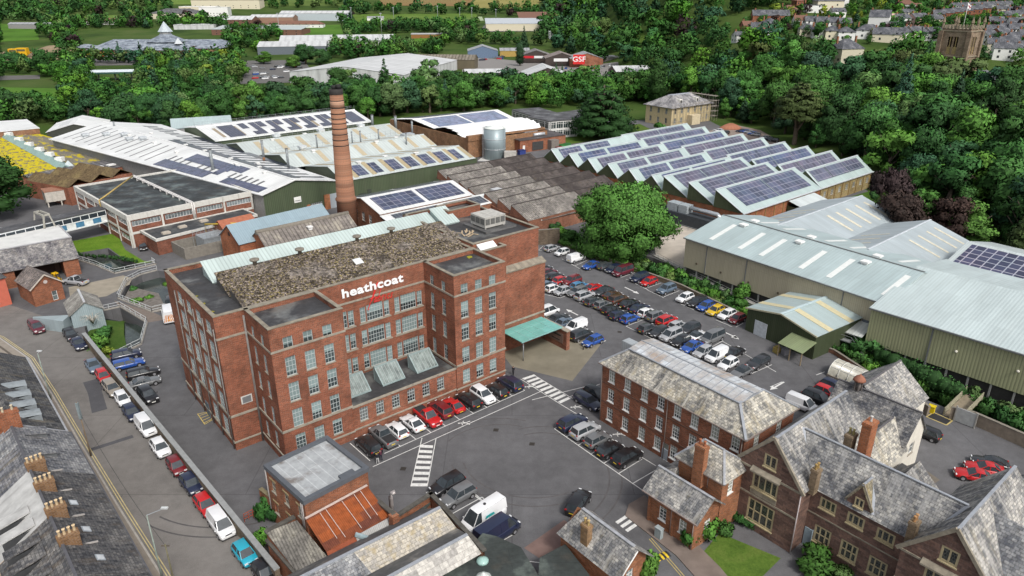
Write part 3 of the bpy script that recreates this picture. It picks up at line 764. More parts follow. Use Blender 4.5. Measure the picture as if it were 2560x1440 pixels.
tooth(41.6,44.6,11.9,16.2,19.2,21.0,'sawtooth_roof',TEAL,sheet((.42,.52,.5),.4,.2,.1),18.98)
ft=MB()
for b0 in(1.15,):ft.box(4.2,39.4,b0-.35,b0+.2,18.3,18.58)
ft.build('lead_gutter',plain((.25,.24,.21),.85,var=.35,streak=.4),mill)
for(a,b,z)in((9.6,11.2,20.0),(16.2,11.3,20.0),(25.3,11.3,20.0),(31.2,11.3,20.0)):
 v=MB();v.lathe([(.28,z),(.28,z+.7),(.62,z+.75),(.66,z+.95),(.5,z+1.02),(.2,z+1.04)],(a,b),16);v.build('roof_ventilator',plain((.19,.17,.14),.8,var=.3),mill)
sk=MB();patch(sk,[(4,1.3,18.55),(39,1.3,18.55),(39,6.1,20.15),(4,6.1,20.15)],.49,.525,.55,.8,.02,.06);sk.split('rooflight',plain((.62,.64,.64),.3),mill)
for u0 in(13.6,19.0,24.55):
 m=MB();x0,x1=u0,u0+3.6
 f0,f1,bk=-5.1,-2.9,-2.75;z0,z1=4.66,6.75
 for x in(x0,x1-.14):m.prism([(x,f0),(x+.14,f0),(x+.14,f0+.16),(x,f0+.16)],z0,z0+.2);m.bar((x+.07,f0,z0+.12),(x+.07,f1,z1),.14,.16)
 m.bar((x0,f0+.03,z0+.12),(x1,f0+.03,z0+.12),.16,.16);m.bar((x0,f1,z1),(x1,f1,z1),.3,.2)
 for x in(x0+.03,x1-.03):
  pts=[(x,f0+.1,z0),(x,bk,z0),(x,bk,z1-.05),(x,f1-.05,z1-.05)];m.face(pts[::-1]if x<u0+1 else pts)
 m.box(x0,x1,bk,bk+.08,z0,z1)
 o=m.build('terrace_rooflight',plain((.27,.34,.34),.5,var=.1),mill)
 g=MB();g.face([(x0+.12,f0+.1,z0+.2),(x1-.12,f0+.1,z0+.2),(x1-.12,f1-.05,z1-.02),(x0+.12,f1-.05,z1-.02)])
 g.build('pane',plain((.19,.225,.215),.12,var=.5,scale=.9,spec=.5),o)
 b=MB()
 for i in range(1,7):x=x0+i*3.6/7;b.bar((x,f0+.1,z0+.25),(x,f1-.05,z1+.04),.04,.05)
 b.split('glazing_bar',STEELW,o)
m=MB()
for y0,y1 in((-.9,.6),(2.1,.6)):
 slab(m,[(39.4,y0,18.75),(42.6,y0,18.75),(42.6,y1,19.6),(39.4,y1,19.6)]if y0<0 else[(42.6,y0,18.75),(39.4,y0,18.75),(39.4,y1,19.6),(42.6,y1,19.6)],.06)
for x in(39.45,42.55):m.face([(x,-.85,18.2),(x,2.05,18.2),(x,2.05,18.72),(x,.6,19.55),(x,-.85,18.72)])
m.face([(39.45,-.85,18.2),(42.55,-.85,18.2),(42.55,-.85,18.72),(39.45,-.85,18.72)])
o=m.build('gabled_rooflight',plain((.68,.70,.70),.35,var=.1),mill)
for i,x in enumerate((45.0,)):
 m=MB();m.box(45,49.2,5.3,9.2,19.5,21.1);m.box(45,49.2,5.3,9.2,21.12,21.2)
 for q in((45.2,5.5),(49,5.5),(45.2,9),(49,9)):m.box(q[0]-.1,q[0]+.1,q[1]-.1,q[1]+.1,18.98,19.5)
 o=m.build('chiller_unit',plain((.42,.41,.38),.7,var=.2,streak=.3),mill)
 g=MB()
 for k in range(4):g.box(45.1+k*1.03,45.95+k*1.03,5.24,5.32,20.0,20.95)
 for k in range(3):g.box(44.94,45.02,5.45+k*1.28,6.5+k*1.28,20.0,20.95)
 g.split('grille',plain((.12,.12,.115),.7,var=.3,scale=4),o)
 m2=MB();m2.box(44.2,50.6,4.1,10.3,19.0,19.3);m2.build('plant_plinth',flatroof((.09,.09,.09),(.17,.17,.17)),mill)
m=MB();m.box(43.2,51.9,-6.1,-.95,3.9,4.02)
o=m.build('entrance_canopy',plain((.16,.42,.38),.12,var=.12,scale=.6,spec=.5),mill)
m=MB()
for i in range(1,5):m.box(43.2+i*8.7/5-.04,43.2+i*8.7/5+.04,-6.1,-.95,4.02,4.05)
for y in(-4.4,-2.7):m.box(43.2,51.9,y-.03,y+.03,4.022,4.052)
m.box(43.15,51.95,-6.16,-6.1,3.85,4.06)
m.build('canopy_frame',plain((.22,.42,.40),.4),o)
m=MB();m.tube([(44.3,-5.2,0),(44.3,-5.2,3.9)],.09,8);m.build('post',GALV,o)
m=MB()
wall(m,(52.0,1.0),(52.0,-7.1),0,3.4);wall(m,(52.0,-7.1),(52.75,-7.1),0,3.4);wall(m,(52.75,-7.1),(52.75,1.0),0,3.4)
o=m.build('screen_wall',brickm((.22,.075,.05)),mill)
m=MB();m.box(51.9,52.85,-7.2,1.0,3.4,3.55);m.build('coping',STONE,o)
m=MB();m.box(51.93,52.0,-6.3,-2.8,1.0,2.7);sg=m.build('sign_panel',plain((.17,.11,.09),.6),o)
def textmesh(s,size,ext=.03,shear=0,off=0.,spacing=1.0,align='CENTER'):
 cu=bpy.data.curves.new('lettering','FONT');cu.body=s;cu.size=size;cu.extrude=ext;cu.shear=shear;cu.offset=off
 cu.space_character=spacing;cu.align_x=align;cu.align_y='CENTER';cu.resolution_u=3
 ob=bpy.data.objects.new('lettering',cu);C.objects.link(ob);bpy.context.view_layer.update()
 me=bpy.data.meshes.new_from_object(ob.evaluated_get(bpy.context.evaluated_depsgraph_get()))
 bpy.data.objects.remove(ob);bpy.data.curves.remove(cu);return me
def letters(s,parent,loc,rotz,size,mat,sx=1.0,tilt=PI/2,name='lettering',sy=1.0,roll=0.0,**k):
 me=textmesh(s,size,**k);me.materials.clear();me.materials.append(mat)
 if not me.uv_layers:me.uv_layers.new(name='UVMap')
 o=bpy.data.objects.new(name,me);link(o,parent);o.location=loc;o.rotation_euler=(tilt,roll,rotz);o.scale=(sx,sy,1);return o
m=MB();m.box(51.9,51.93,-5.8,-3.2,2.15,2.4);m.box(51.9,51.93,-5.6,-3.6,1.35,1.5);m.split('dark_line',plain((.03,.028,.028)),sg)
SIGNW=plain((.82,.82,.82),.5,var=.03);RED=plain((.62,.03,.03),.5,var=.05)
lt_=letters('heathcoat',mill,(21.35,-.12,17.45),0,1.5,SIGNW,ext=.05,off=.044,spacing=1.06)
xs_=[v.co.x for v in lt_.data.vertices];ys_=[v.co.y for v in lt_.data.vertices];lt_.scale=(9.5/(max(xs_)-min(xs_)),1.3/(max(ys_)-min(ys_)),1)
m=MB()
def pen(pts,x0=20.4,z0=14.95,s=1.0,sl=.34,r=.055):
 P=[]
 for k in range(len(pts)-1):
  a,b=Vector(pts[k]),Vector(pts[k+1])
  P+=[a.lerp(b,t/3)for t in range(3)]
 P.append(Vector(pts[-1]))
 m.tube([(x0+(p.x+p.y*sl)*s,-.1,z0+p.y*s)for p in P],r,5,smooth=False)
pen([(.35,-.75),(.15,-.8),(.25,-.2),(.38,.6),(.62,2.6),(.8,2.9),(.75,2.4),(.5,.6),(.35,.2)]);pen([(.05,.75),(.9,.85)])
pen([(1.2,.7),(.95,.6),(.85,.2),(1.0,.02),(1.2,.3),(1.25,.75),(1.2,.1),(1.4,.05)])
pen([(1.55,2.2),(1.45,1.0),(1.45,.1),(1.7,.05),(1.85,.4),(1.65,.75),(1.45,.55)])
pen([(2.05,.7),(2.05,.05)]);pen([(2.05,.5),(2.25,.75),(2.45,.65)]);pen([(2.6,.7),(2.6,.1),(2.75,.05)]);pen([(2.62,1.1),(2.66,1.16)])
pen([(3.25,.65),(3.0,.7),(2.9,.35),(3.05,.05),(3.3,.1)]);pen([(3.75,.7),(3.5,.65),(3.55,.4),(3.75,.25),(3.6,.03),(3.4,.08)])
m.build('lettering',RED,mill,True)['label']='red handwritten word'
ms=MB()
for(x,y,r,z)in((.9,6.4,.5,18.31),(.8,2.0,.55,18.31),(.75,9.5,.4,18.31),(36.9,-1.3,.75,18.37),(4.4,-6.6,.4,18.37),(1.0,3.2,.35,18.31)):
 for k in range(7):
  a=rnd.random()*6.28;d=r*rnd.random()*.7;q=r*(.25+.3*rnd.random());cx,cy=x+d*math.cos(a),y+d*math.sin(a)
  ms.face([(cx+q*math.cos(t*PI/3+k)*(.8+.4*rnd.random()),cy+q*math.sin(t*PI/3+k),z+.02+.01*k)for t in range(6)])
ms.build('moss',plain((.30,.28,.03),.95,var=.4,scale=4),mill)
rp=MB()
for p in((3.56,-.13),(3.45,-.13)):rp.tube([(p[0],p[1],.1),(p[0],p[1],18.3)],.07,6)
for y in(.4,4.5,8.2,12.1,16.0):rp.tube([(-.12,y,.1),(-.12,y,17.3)],.08,6)
rp.build('drainpipe',plain((.2,.19,.18),.7),mill)
jk=MB()
for k in range(14):
 x,y=41+rnd.random()*2.3,4.4+rnd.random()*2.6;a=rnd.random()*3;jk.bar((x,y,19.05),(x+math.cos(a)*.9,y+math.sin(a)*.9,19.1+.2*rnd.random()),.22,.04)
tag(jk.build('timber_scrap',plain((.42,.33,.22),.9)),'loose pile of broken pale boards on the flat roof of the mill','rubbish').matrix_world=mill.matrix_basis.copy()
SL_A=slate((.10,.105,.115),(.34,.33,.31),.5,(.29,.25,.16),.35,.42,.3,.55)
SL_PALE=slate((.11,.11,.11),(.42,.40,.35),.7,(.36,.30,.18),.6,.42,.3,.7)
SL_DARK=slate((.06,.062,.068),(.17,.165,.16),.3,(.12,.085,.05),.4,.4,.3,.25)
SL_GREY=slate((.10,.105,.12),(.27,.275,.28),.45,(.2,.17,.12),.2,.4,.3,.3)
RIDGE=plain((.30,.31,.33),.7,var=.2)
office=thing('office_building','three storey red brick office block with white sash windows and lichened hipped slate roof','office building',(12.15,83.9,0),math.radians(-51.5))
OW,OD=22.2,10.0;ob=brickm((.245,.08,.047),.3)
cols=[1.8,4.62,7.55,10.2,12.82,15.38,18.3,21.1];wn=[]
for i,u in enumerate(cols):
 for z in(7.7,4.72,1.75):
  if z<2 and i>4:continue
  wn.append((u,z,1.12,1.95,3,4))
SASHG=glassm((.014,.018,.024),(.06,.07,.07),.1,.7,(.27,.29,.25))
m=MB();kk=dict(glass=SASHG,rec=.12,sillm=WHITE,fr=.09,mu=.05)
wall_windows(m,office,(0,0),(OW,0),0,9,wn+[(11.55,1.2,1.0,2.4,1,2)],.22,**kk)
wall_windows(m,office,(OW,0),(OW,OD),0,9,[(2.5,7.7,1.12,1.95,3,4),(7,7.7,1.12,1.95,3,4)],.22,**kk)
wall_windows(m,office,(OW,OD),(0,OD),0,9,[(OW-u,z,1.12,1.95,3,4)for u in cols[:6]for z in(7.7,4.72)],.22,**kk)
wall_windows(m,office,(0,OD),(0,0),0,9,[(3,4.72,1.12,1.95,3,4),(7,4.72,1.12,1.95,3,4)],.22,**kk)
m.build('wall',ob,office)
m=MB()
for z in(6.2,3.3):band(m,(0,0),(OW,0),z,.14,.06,.06,.06);band(m,(0,OD),(0,0),z,.14,.06)
m.build('string_course',plain((.13,.07,.05),.9),office)
m=MB();hip(m,0,OW,0,OD,9.0,11.4,2.6,19.6,2.25,6.9,.35)
m.build('slate_roof',SL_PALE,office)
m=MB();slab(m,[(2.5,2.1,11.42),(19.7,2.1,11.42),(19.7,4.6,11.85),(2.5,4.6,11.85)],.06);slab(m,[(19.7,7.0,11.42),(2.5,7.0,11.42),(2.5,4.6,11.851),(19.7,4.6,11.851)],.06)
leadm=NB('lead_sheet');kcol,_=leadm.brick(5.2,1.0,(.58,.62,.65),(.40,.385,.37),(.30,.30,.31),.02,.3)
lead2=leadm.mix(leadm.ramp(leadm.noise(.16,1,1,4,.5),[(.5,0.0),(.6,.8)]),kcol,(.33,.25,.19));lead2=leadm.mul(lead2,leadm.ramp(leadm.noise(1.5),[(.3,.8),(.7,1.15)]))
m.build('lead_roof',leadm.done(lead2,.5,.1,.4),office)
m=MB()
for i in range(1,17):x=2.5+i*17.2/17;m.bar((x,2.15,11.46),(x,4.58,11.88),.07,.07);m.bar((x,6.95,11.46),(x,4.62,11.88),.07,.07)
m.bar((2.5,4.6,11.88),(19.7,4.6,11.88),.16,.1);m.bar((2.5,2.1,11.45),(19.7,2.1,11.45),.2,.12)
for a,b in(((19.6,2.25,11.42),(OW+.35,-.35,9.05)),((19.6,6.9,11.42),(OW+.35,OD+.35,9.05)),((2.6,2.25,11.42),(-.35,-.35,9.05)),((19.6,2.2,11.45),(19.6,6.95,11.45))):m.bar(a,b,.3,.12)
m.build('lead_roll',LEAD,office)
m=MB()
for a,b in(((-.4,-.42,8.95),(OW+.4,-.42,8.95)),((OW+.42,-.4,8.95),(OW+.42,OD+.4,8.95)),((-.42,OD+.4,8.95),(-.42,-.4,8.95))):m.bar(a,b,.14,.12)
for x,y in((.12,-.1),(11.35,-.1),(22.0,-.1)):m.tube([(x,y,.1),(x,y-.02,8.9)],.06,6)
m.build('gutter',plain((.22,.18,.16),.7),office)
m=MB();m.box(-.6,1.2,4.2,5.6,9.0,10.7);m.box(-.55,1.15,4.25,5.55,10.7,10.75);m.build('plant_box',sheet((.35,.38,.40),.4,.15),office)
m=MB();m.box(11.1,12.0,-.06,.1,0,1.55);m.build('door',plain((.3,.33,.36),.5),office)
link_t=thing('link_building','low link with rubble strewn pale roof squeezed between office block and stone manor','building',office.location,office.rotation_euler.z)
m=MB();m.box(OW+.02,OW+2.6,0.3,11.5,0,6.3);m.build('wall',ob,link_t)
m=MB();m.box(OW+.1,OW+2.8,0.2,11.6,6.32,6.45);m.build('roof',plain((.34,.32,.29),.9,var=.35,scale=1.6),link_t)
m=MB()
for k in range(26):x,y=OW+.4+rnd.random()*2.1,.6+rnd.random()*10.4;s=.2+rnd.random()*.6;m.box(x,x+s,y,y+s*.7,6.46,6.5+rnd.random()*.35)
m.build('roof_debris',plain((.42,.40,.37),.9,var=.5,scale=2),link_t)
BR_OR=brickm((.30,.115,.058),.3)
lodge=thing('lodge','orange brick gate lodge with slate roofs, tall brick chimney and white windows','house',(14.6,63.3,0),math.radians(-50.5))
k2=dict(glass=SASHG,sillm=WHITE,fr=.09)
W1=[(u,2.1,1.0,1.75,2,4)for u in(2.05,4.75)]
m=MB();wall_windows(m,lodge,(0,.75),(6.3,.75),0,4.2,W1,.2,**k2);wall_windows(m,lodge,(6.3,.75),(6.3,5.1),0,4.2,[(2.2,2.1,1.1,1.7,2,4)],.2,**k2)
wall(m,(6.3,5.1),(0,5.1),0,4.2);wall(m,(0,5.1),(0,.75),0,4.2)
m.face([(6.3,.75,4.2),(6.3,5.1,4.2),(6.3,2.7,6.0)]);m.face([(0,5.1,4.2),(0,.75,4.2),(0,2.7,6.0)])
for x in(.1,3.35,6.0):m.box(x,x+.28,.6,.8,0,4.0)
wall(m,(.6,4.8),(6.4,4.8),3.0,7.0);wall_windows(m,lodge,(6.4,4.8),(6.4,9.2),0,7.0,[(1.6,5.6,1.0,1.8,2,4)],.2,**k2);wall(m,(6.4,9.2),(.6,9.2),0,7.0);wall(m,(.6,9.2),(.6,4.8),0,7.0)
wall(m,(-1.0,3.6),(.6,3.6),0,4.4);wall(m,(-1.0,7.0),(-1.0,3.6),0,4.4)
m.build('wall',BR_OR,lodge)
m=MB()
slab(m,[(-.45,.1,4.15),(6.95,.1,4.15),(6.95,2.6,6.2),(-.45,2.6,6.2)],.12);slab(m,[(6.95,5.0,4.3),(-.45,5.0,4.3),(-.45,2.6,6.2),(6.95,2.6,6.2)],.12)
m.build('roof',SL_A,lodge)
m=MB();hip(m,.5,6.5,4.7,9.3,7.0,9.1,2.1,4.7,7.0,7.0,.3);m.build('tower_roof',SL_PALE,lodge)
m=MB();hip(m,-1.1,.7,3.5,7.1,4.4,5.6,.65,.69,4.6,6.0,.15);m.build('side_roof',SL_A,lodge)
m=MB();m.bar((-.45,2.6,6.22),(6.95,2.6,6.22),.3,.1);m.bar((2.1,7.0,9.12),(4.7,7.0,9.12),.26,.1)
for a,b in(((4.7,7,9.1),(6.8,4.4,7.03)),((2.1,7,9.1),(.2,4.4,7.03)),((4.7,7,9.1),(6.8,9.6,7.03))):m.bar(a,b,.24,.1)
m.build('ridge',RIDGE,lodge)
m=MB();m.bar((-.45,.05,4.1),(6.95,.05,4.1),.12);m.bar((.2,4.42,6.9),(6.8,4.42,6.9),.12);m.tube([(3.3,.62,.1),(3.3,.62,4.05)],.05,6);m.tube([(6.2,.55,.1),(6.2,.55,4.05)],.05,6);m.tube([(4.6,4.72,5.2),(4.6,4.72,6.9)],.05,6);m.build('gutter',plain((.25,.2,.18)),lodge)
chimney(lodge,3.5,4.55,5.0,10.2,1.25,.8,2,BR_OR,plain((.33,.12,.06)))
gate=thing('gatehouse','small brick gatehouse with mottled slate roof and two yellow chimney pots beside the entrance','house',(4.7,57.9,0),math.radians(-50.5))
m=MB();wall(m,(.2,.3),(7.6,.3),0,3.2);wall_windows(m,gate,(7.6,.3),(7.6,5.0),0,3.2,[(2.4,1.8,1.0,1.2,2,2)],.2);wall(m,(7.6,5.0),(.2,5.0),0,3.2);wall(m,(.2,5.0),(.2,.3),0,3.2)
m.face([(7.6,.3,3.2),(7.6,5.0,3.2),(7.6,2.6,5.4)]);m.face([(.2,5,3.2),(.2,.3,3.2),(.2,2.6,5.4)])
m.build('wall',BR_OR,gate)
m=MB();slab(m,[(-.2,0,3.1),(8.4,0,3.1),(8.4,2.6,5.65),(.9,2.6,5.65)],.12);slab(m,[(8.4,5.3,3.1),(-.2,5.3,3.1),(.9,2.6,5.651),(8.4,2.6,5.651)],.12);m.face([(-.2,5.3,3.1),(-.2,0,3.1),(.9,2.6,5.65)]);m.build('roof',SL_A,gate)
m=MB();m.bar((.9,2.6,5.68),(8.0,2.6,5.68),.34,.1);m.build('ridge',RIDGE,gate)
m=MB();m.tube([(8.44,.2,3.1),(8.44,1.3,4.2),(8.44,2.6,5.4)],.06,6);m.build('bargeboard',WHITE,gate)
chimney(gate,3.2,.9,3.4,6.1,.95,.7,2,brickm((.26,.16,.09),.5),plain((.42,.30,.13)))
ST=NB('red_sandstone');kc,_=ST.brick(.8,.34,(.19,.115,.09),(.105,.068,.058),(.14,.10,.085),.02)
kc=ST.mul(kc,ST.ramp(ST.noise(.5,1,1,6,.65),[(.3,.7),(.7,1.3)]));kc=ST.mul(kc,ST.ramp(ST.noise(5),[(.3,.75),(.7,1.25)]))
STm=ST.done(kc,.95,0,.1)
BATH=plain((.37,.31,.19),.9,var=.2,streak=.4)
LEADED=NB('leaded_glass');lc,_=LEADED.brick(.22,.3,(.018,.022,.022),(.07,.075,.065),(.10,.10,.09),.018);LEADG=LEADED.done(lc,.15,0,.5)
manor=thing('manor_house','long purple sandstone manor with mullioned windows, steep gables and mottled slate roofs','house',(29.39,58.6,0),math.radians(-50.5))
km=dict(frame=BATH,glass=LEADG,rec=.06,fr=.2,mu=.14,sillm=BATH)
m=MB()
wall_windows(m,manor,(-7.4,0),(0,0),0,7.8,[(3.5,6.4,3.0,2.0,4,1),(3.5,2.55,3.2,2.9,4,2)],.25,**km)
wall_windows(m,manor,(0,0),(0,2.4),0,7.8,[],.25)
wall_windows(m,manor,(0,2.4),(10.0,2.4),0,7.6,[(u,6.15,1.75,1.35,3,1)for u in(1.9,4.8,7.75)]+[(u,2.2,1.8,2.15,3,2)for u in(1.95,4.8,7.7)],.25,**km)
wall_windows(m,manor,(10,0),(17.4,0),0,7.8,[(3.7,6.3,3.0,2.0,4,1),(3.7,2.55,3.2,2.9,4,2)],.25,**km)
wall(m,(10,2.4),(10,0),0,7.8);wall(m,(17.4,0),(17.4,14),0,7.8);wall(m,(17.4,14),(10,14),0,7.8);wall(m,(10,14),(10,7.6),0,7.8)
wall(m,(10,7.6),(0,7.6),0,7.6);wall(m,(0,7.6),(0,15),0,7.8);wall(m,(0,15),(-7.4,15),0,7.8);wall(m,(-7.4,15),(-7.4,0),0,7.8)
for x0 in(-7.4,10.0):
 a,ap=x0,x0+3.7
 wl_,wr=ap-.75,ap+.75;zb,zt=8.7,10.3;sl=4.4/3.7
 m.face([(a,0,7.8),(a+7.4,0,7.8),(wr,0,zb),(wl_,0,zb)]);m.face([(a,0,7.8),(wl_,0,zb),(wl_,0,zt),(ap-(12.2-zt)/sl,0,zt)]);m.face([(wr,0,zb),(a+7.4,0,7.8),(ap+(12.2-zt)/sl,0,zt),(wr,0,zt)])
 m.face([(ap-(12.2-zt)/sl,0,zt),(ap+(12.2-zt)/sl,0,zt),(ap,0,12.2)]);m.face([(a+7.4,15 if x0<0 else 14,7.8),(a,15 if x0<0 else 14,7.8),(ap,15 if x0<0 else 14,12.2)])
 window(manor,(a,0),(a+7.4,0),3.7,9.5,1.5,1.6,2,1,**km)
m.face([(3.6,2.38,7.2),(6.0,2.38,7.2),(6.0,2.38,8.2),(4.8,2.38,10.4),(3.6,2.38,8.2)]);m.face([(6.0,2.4,7.6),(6.0,3.8,8.2),(6.0,2.4,8.2)]);m.face([(3.6,2.4,7.6),(3.6,2.4,8.2),(3.6,3.8,8.2)])
m.build('wall',STm,manor)
window(manor,(3.6,2.3),(6.0,2.3),1.2,8.4,.9,1.0,2,1,**{**km,'rec':.0,'fr':.12})
m=MB();o=.3
def gabr(ap,hw,y0,y1,ze,zr,ov=.25):
 k=(zr-ze)/hw;slab(m,[(ap-hw-ov,y1,ze-k*ov),(ap-hw-ov,y0,ze-k*ov),(ap,y0,zr),(ap,y1,zr)],.14);slab(m,[(ap+hw+ov,y0,ze-k*ov),(ap+hw+ov,y1,ze-k*ov),(ap,y1,zr+.001),(ap,y0,zr+.001)],.14)
gabr(-3.7,3.7,.02,15.1,7.95,12.35);m.build('roof',SL_A,manor)
m=MB();gabr(13.7,3.7,.02,14.1,7.95,12.35);m.build('roof',SL_A,manor)
m=MB();slab(m,[(-.5,2.1,7.45),(10.6,2.1,7.45),(12.9,5.0,11.85),(-3.0,5.0,11.85)],.14);slab(m,[(11.0,7.9,7.45),(-.5,7.9,7.45),(-3.0,5.0,11.851),(12.9,5.0,11.851)],.14);m.build('roof',slate((.10,.105,.12),(.36,.355,.34),.6,(.3,.27,.2),.2,.42,.3,.4),manor)
m=MB();slab(m,[(6.2,2.2,8.0),(6.2,5.0,8.0),(4.8,5.0,10.55),(4.8,2.2,10.55)],.1);slab(m,[(3.4,5.0,8.0),(3.4,2.2,8.0),(4.8,2.2,10.551),(4.8,5.0,10.551)],.1);m.build('dormer_roof',slate((.16,.15,.12),(.36,.31,.2),.6,(.33,.25,.1),.6),manor)
m=MB();
for ap,y1 in((-3.7,15),(13.7,14)):m.bar((ap,.1,12.4),(ap,y1,12.4),.26,.1)
m.bar((-3.0,5,11.9),(12.9,5,11.9),.26,.1);m.bar((-.35,2.15,7.5),(-3.2,5,11.9),.4,.1);m.bar((10.5,2.2,7.6),(12.9,5,11.9),.4,.1);m.bar((4.8,2.2,10.58),(4.8,4.3,10.58),.2,.1);m.bar((6.25,2.2,7.95),(5.0,4.3,10.5),.25,.08)
m.build('lead_flashing',LEAD,manor)
m=MB()
for ap in(-3.7,13.7):
 for s in(-1,1):m.bar((ap,-.08,12.55),(ap+s*4.1,-.08,7.7),.34,.22,(0,1,0))
 band(m,(ap-3.7,0),(ap+3.7,0),7.75,.22,.1,.06,.06);band(m,(ap-3.7,0),(ap+3.7,0),4.45,.2,.08);m.box(ap-1.9,ap+1.5,-.5,.02,7.55,7.72)
 slab(m,[(ap-1.9,-.5,7.73),(ap+1.5,-.5,7.73),(ap+1.5,0,8.1),(ap-1.9,0,8.1)],.06);m.box(ap-1.75,ap+1.35,-.06,.02,4.65,5.3)
band(m,(0,2.4),(10,2.4),4.4,.14,.06);m.bar((4.8,2.3,10.7),(3.45,2.3,8.15),.2,.15,(0,1,0));m.bar((4.8,2.3,10.7),(6.15,2.3,8.15),.2,.15,(0,1,0))
m.build('stone_dressing',plain((.25,.22,.17),.9,var=.3,streak=.5),manor)
m=MB();m.box(.1,.95,2.3,2.42,0,2.3);m.box(.95,1.0,2.2,2.42,0,2.4);m.build('door',plain((.25,.32,.36),.6,streak=.2),manor)
m=MB();m.tube([(.12,-.1,.1),(.12,-.1,7.6)],.06,6);m.tube([(9.85,2.25,.1),(9.85,2.25,7.3)],.05,6);m.build('drainpipe',plain((.4,.36,.36)),manor)
STC=brickm((.20,.15,.11),.6)
chimney(manor,.35,1.75,7.2,10.2,.9,.7,2,STC,plain((.33,.22,.08)),PI/2);chimney(manor,10.0,1.75,7.2,10.0,.9,.7,2,STC,plain((.40,.22,.10)),PI/2)
c=local(manor.location,manor.rotation_euler.z,W(2155,1070,13.6))
chimney(manor,2.4,7.2,9.0,14.6,.95,1.5,1,brickm((.33,.11,.05),.1),plain((.5,.48,.45)));chimney(manor,.9,7.0,10.0,12.4,.8,1.2,2,STC,plain((.28,.24,.1)))
m=MB();
for z,ww in((10.3,.06),):m.box(.08,.62,1.5,1.9,z,z+.02)
cream=thing('cream_house','cream rendered house with steep patchy slate roofs behind the stone manor','house',(29.39,58.6,0),math.radians(-50.5))
CR=plain((.66,.63,.55),.9,var=.06,streak=.12)
m=MB();wall_windows(m,cream,(2.0,19.8),(2.0,25.2),0,6,[(2.7,4.2,1.3,1.6,2,2)],.18);wall(m,(-7,19.8),(2,19.8),0,6);wall(m,(2,25.2),(-8,25.2),0,6);wall(m,(-8,25.2),(-8,15),0,6)
m.face([(2,19.8,6),(2,25.2,6),(2,22.5,9.1)])
wall_windows(m,cream,(-.9,25.2),(-.9,33),0,6,[(2,4.2,1.0,1.5,2,2),(5.5,4.2,1.0,1.5,2,2)],.18);wall(m,(-.9,33),(-9,33),0,6);wall(m,(-9,33),(-9,25.2),0,6);m.face([(-.9,33,6),(-9,33,6),(-5,33,9.4)])
wall(m,(-.4,15.1),(2.2,19.79),0,5)
m.build('wall',CR,cream)
m=MB();slab(m,[(-8,19.5,5.7),(2.25,19.5,5.7),(2.25,22.5,9.25),(-8,22.5,9.25)],.12);slab(m,[(2.25,25.5,5.7),(-8,25.5,5.7),(-8,22.5,9.251),(2.25,22.5,9.251)],.12);m.build('roof',slate((.07,.075,.09),(.33,.32,.30),.5,(.3,.27,.2),.25,.42,.3,.3),cream)
m=MB();slab(m,[(-.6,23,5.75),(-.6,33.2,5.75),(-5,33.2,9.5),(-5,23,9.5)],.12);slab(m,[(-9.3,33.2,5.75),(-9.3,24,5.75),(-5,24,9.501),(-5,33.2,9.501)],.12);m.build('roof',SL_A,cream)
m=MB();slab(m,[(2.4,15,5.0),(2.4,20.6,5.0),(-.2,21.4,8.0),(-.2,12,8.0)],.12);slab(m,[(-2.6,20,5.4),(-2.6,12,5.4),(-.2,12,8.001),(-.2,21.4,8.001)],.12);m.build('roof',SL_PALE,cream)
m=MB();slab(m,[(2.3,15.6,3.6),(4.6,15.8,3.3),(4.6,19.6,3.3),(2.3,19.6,3.6)],.1);m.build('porch_roof',flatroof((.04,.04,.04),(.07,.07,.07)),cream)
m=MB();m.box(4.35,4.55,15.9,16.1,0,3.2);m.box(4.35,4.55,19.3,19.5,0,3.2);m.split('porch_post',WHITE,cream)
m=MB();m.bar((-8,22.5,9.3),(2.25,22.5,9.3),.25,.1);m.bar((-5,23,9.55),(-5,33.2,9.55),.25,.1);m.bar((-.2,12,8.05),(-.2,21,8.05),.22,.1);m.build('ridge',plain((.12,.115,.12)),cream)
m=MB();
for k in range(6):a=k*PI/3;m.box(-5.4+.45*math.cos(a)-.06,-5.4+.45*math.cos(a)+.06,22.3+.45*math.sin(a)-.06,22.3+.45*math.sin(a)+.06,9.0,10.3)
m.lathe([(.36,9.0),(.36,10.2)],(-5.4,22.3),10);o=m.build('bell_cupola',plain((.16,.14,.13)),cream)
m=MB();m.lathe([(.78,10.3),(.7,10.5),(.45,10.85),(.12,11.05),(.05,11.2)],(-5.4,22.3),14);m.build('dome',plain((.26,.11,.07)),o)
ch=thing('outbuilding','small slate roofed outbuilding with hipped end in the courtyard behind the manor','outbuilding',manor.location,manor.rotation_euler.z)
m=MB();m.box(3.0,7.0,8.0,16.6,0,4);m.build('wall',STm,ch);m=MB();hip(m,3.0,7.0,7.7,17.0,4,7,5,5,7.8,16.2,.25);m.build('roof',SL_A,ch)
rw=thing('slate_roofed_house','slate roofed stone house with hipped end at the right edge beyond the manor wing','house',manor.location,manor.rotation_euler.z)
m=MB();m.box(11.5,22,16,21.6,0,6);m.build('wall',STm,rw);m=MB();hip(m,11.5,22,16,21.6,6,9.2,14,20,18.8,18.8,.3);m.build('roof',SL_GREY,rw)
m=MB();slab(m,[(17.0,3,8.2),(21.5,3,8.2),(21.5,6.5,11.4),(14.2,6.5,11.4)],.12);slab(m,[(21.5,10,8.2),(17.0,10,8.2),(14.2,6.5,11.401),(21.5,6.5,11.401)],.12);m.build('roof',SL_GREY,manor)
m=MB();m.box(17.42,21.5,3.2,9.8,0,8.2);m.build('wall',STm,manor)
cube=thing('square_brick_block','square two storey brick block with grey edged pale flat roof in front of the mill','building',(-20.96,57.73,0),math.radians(45))
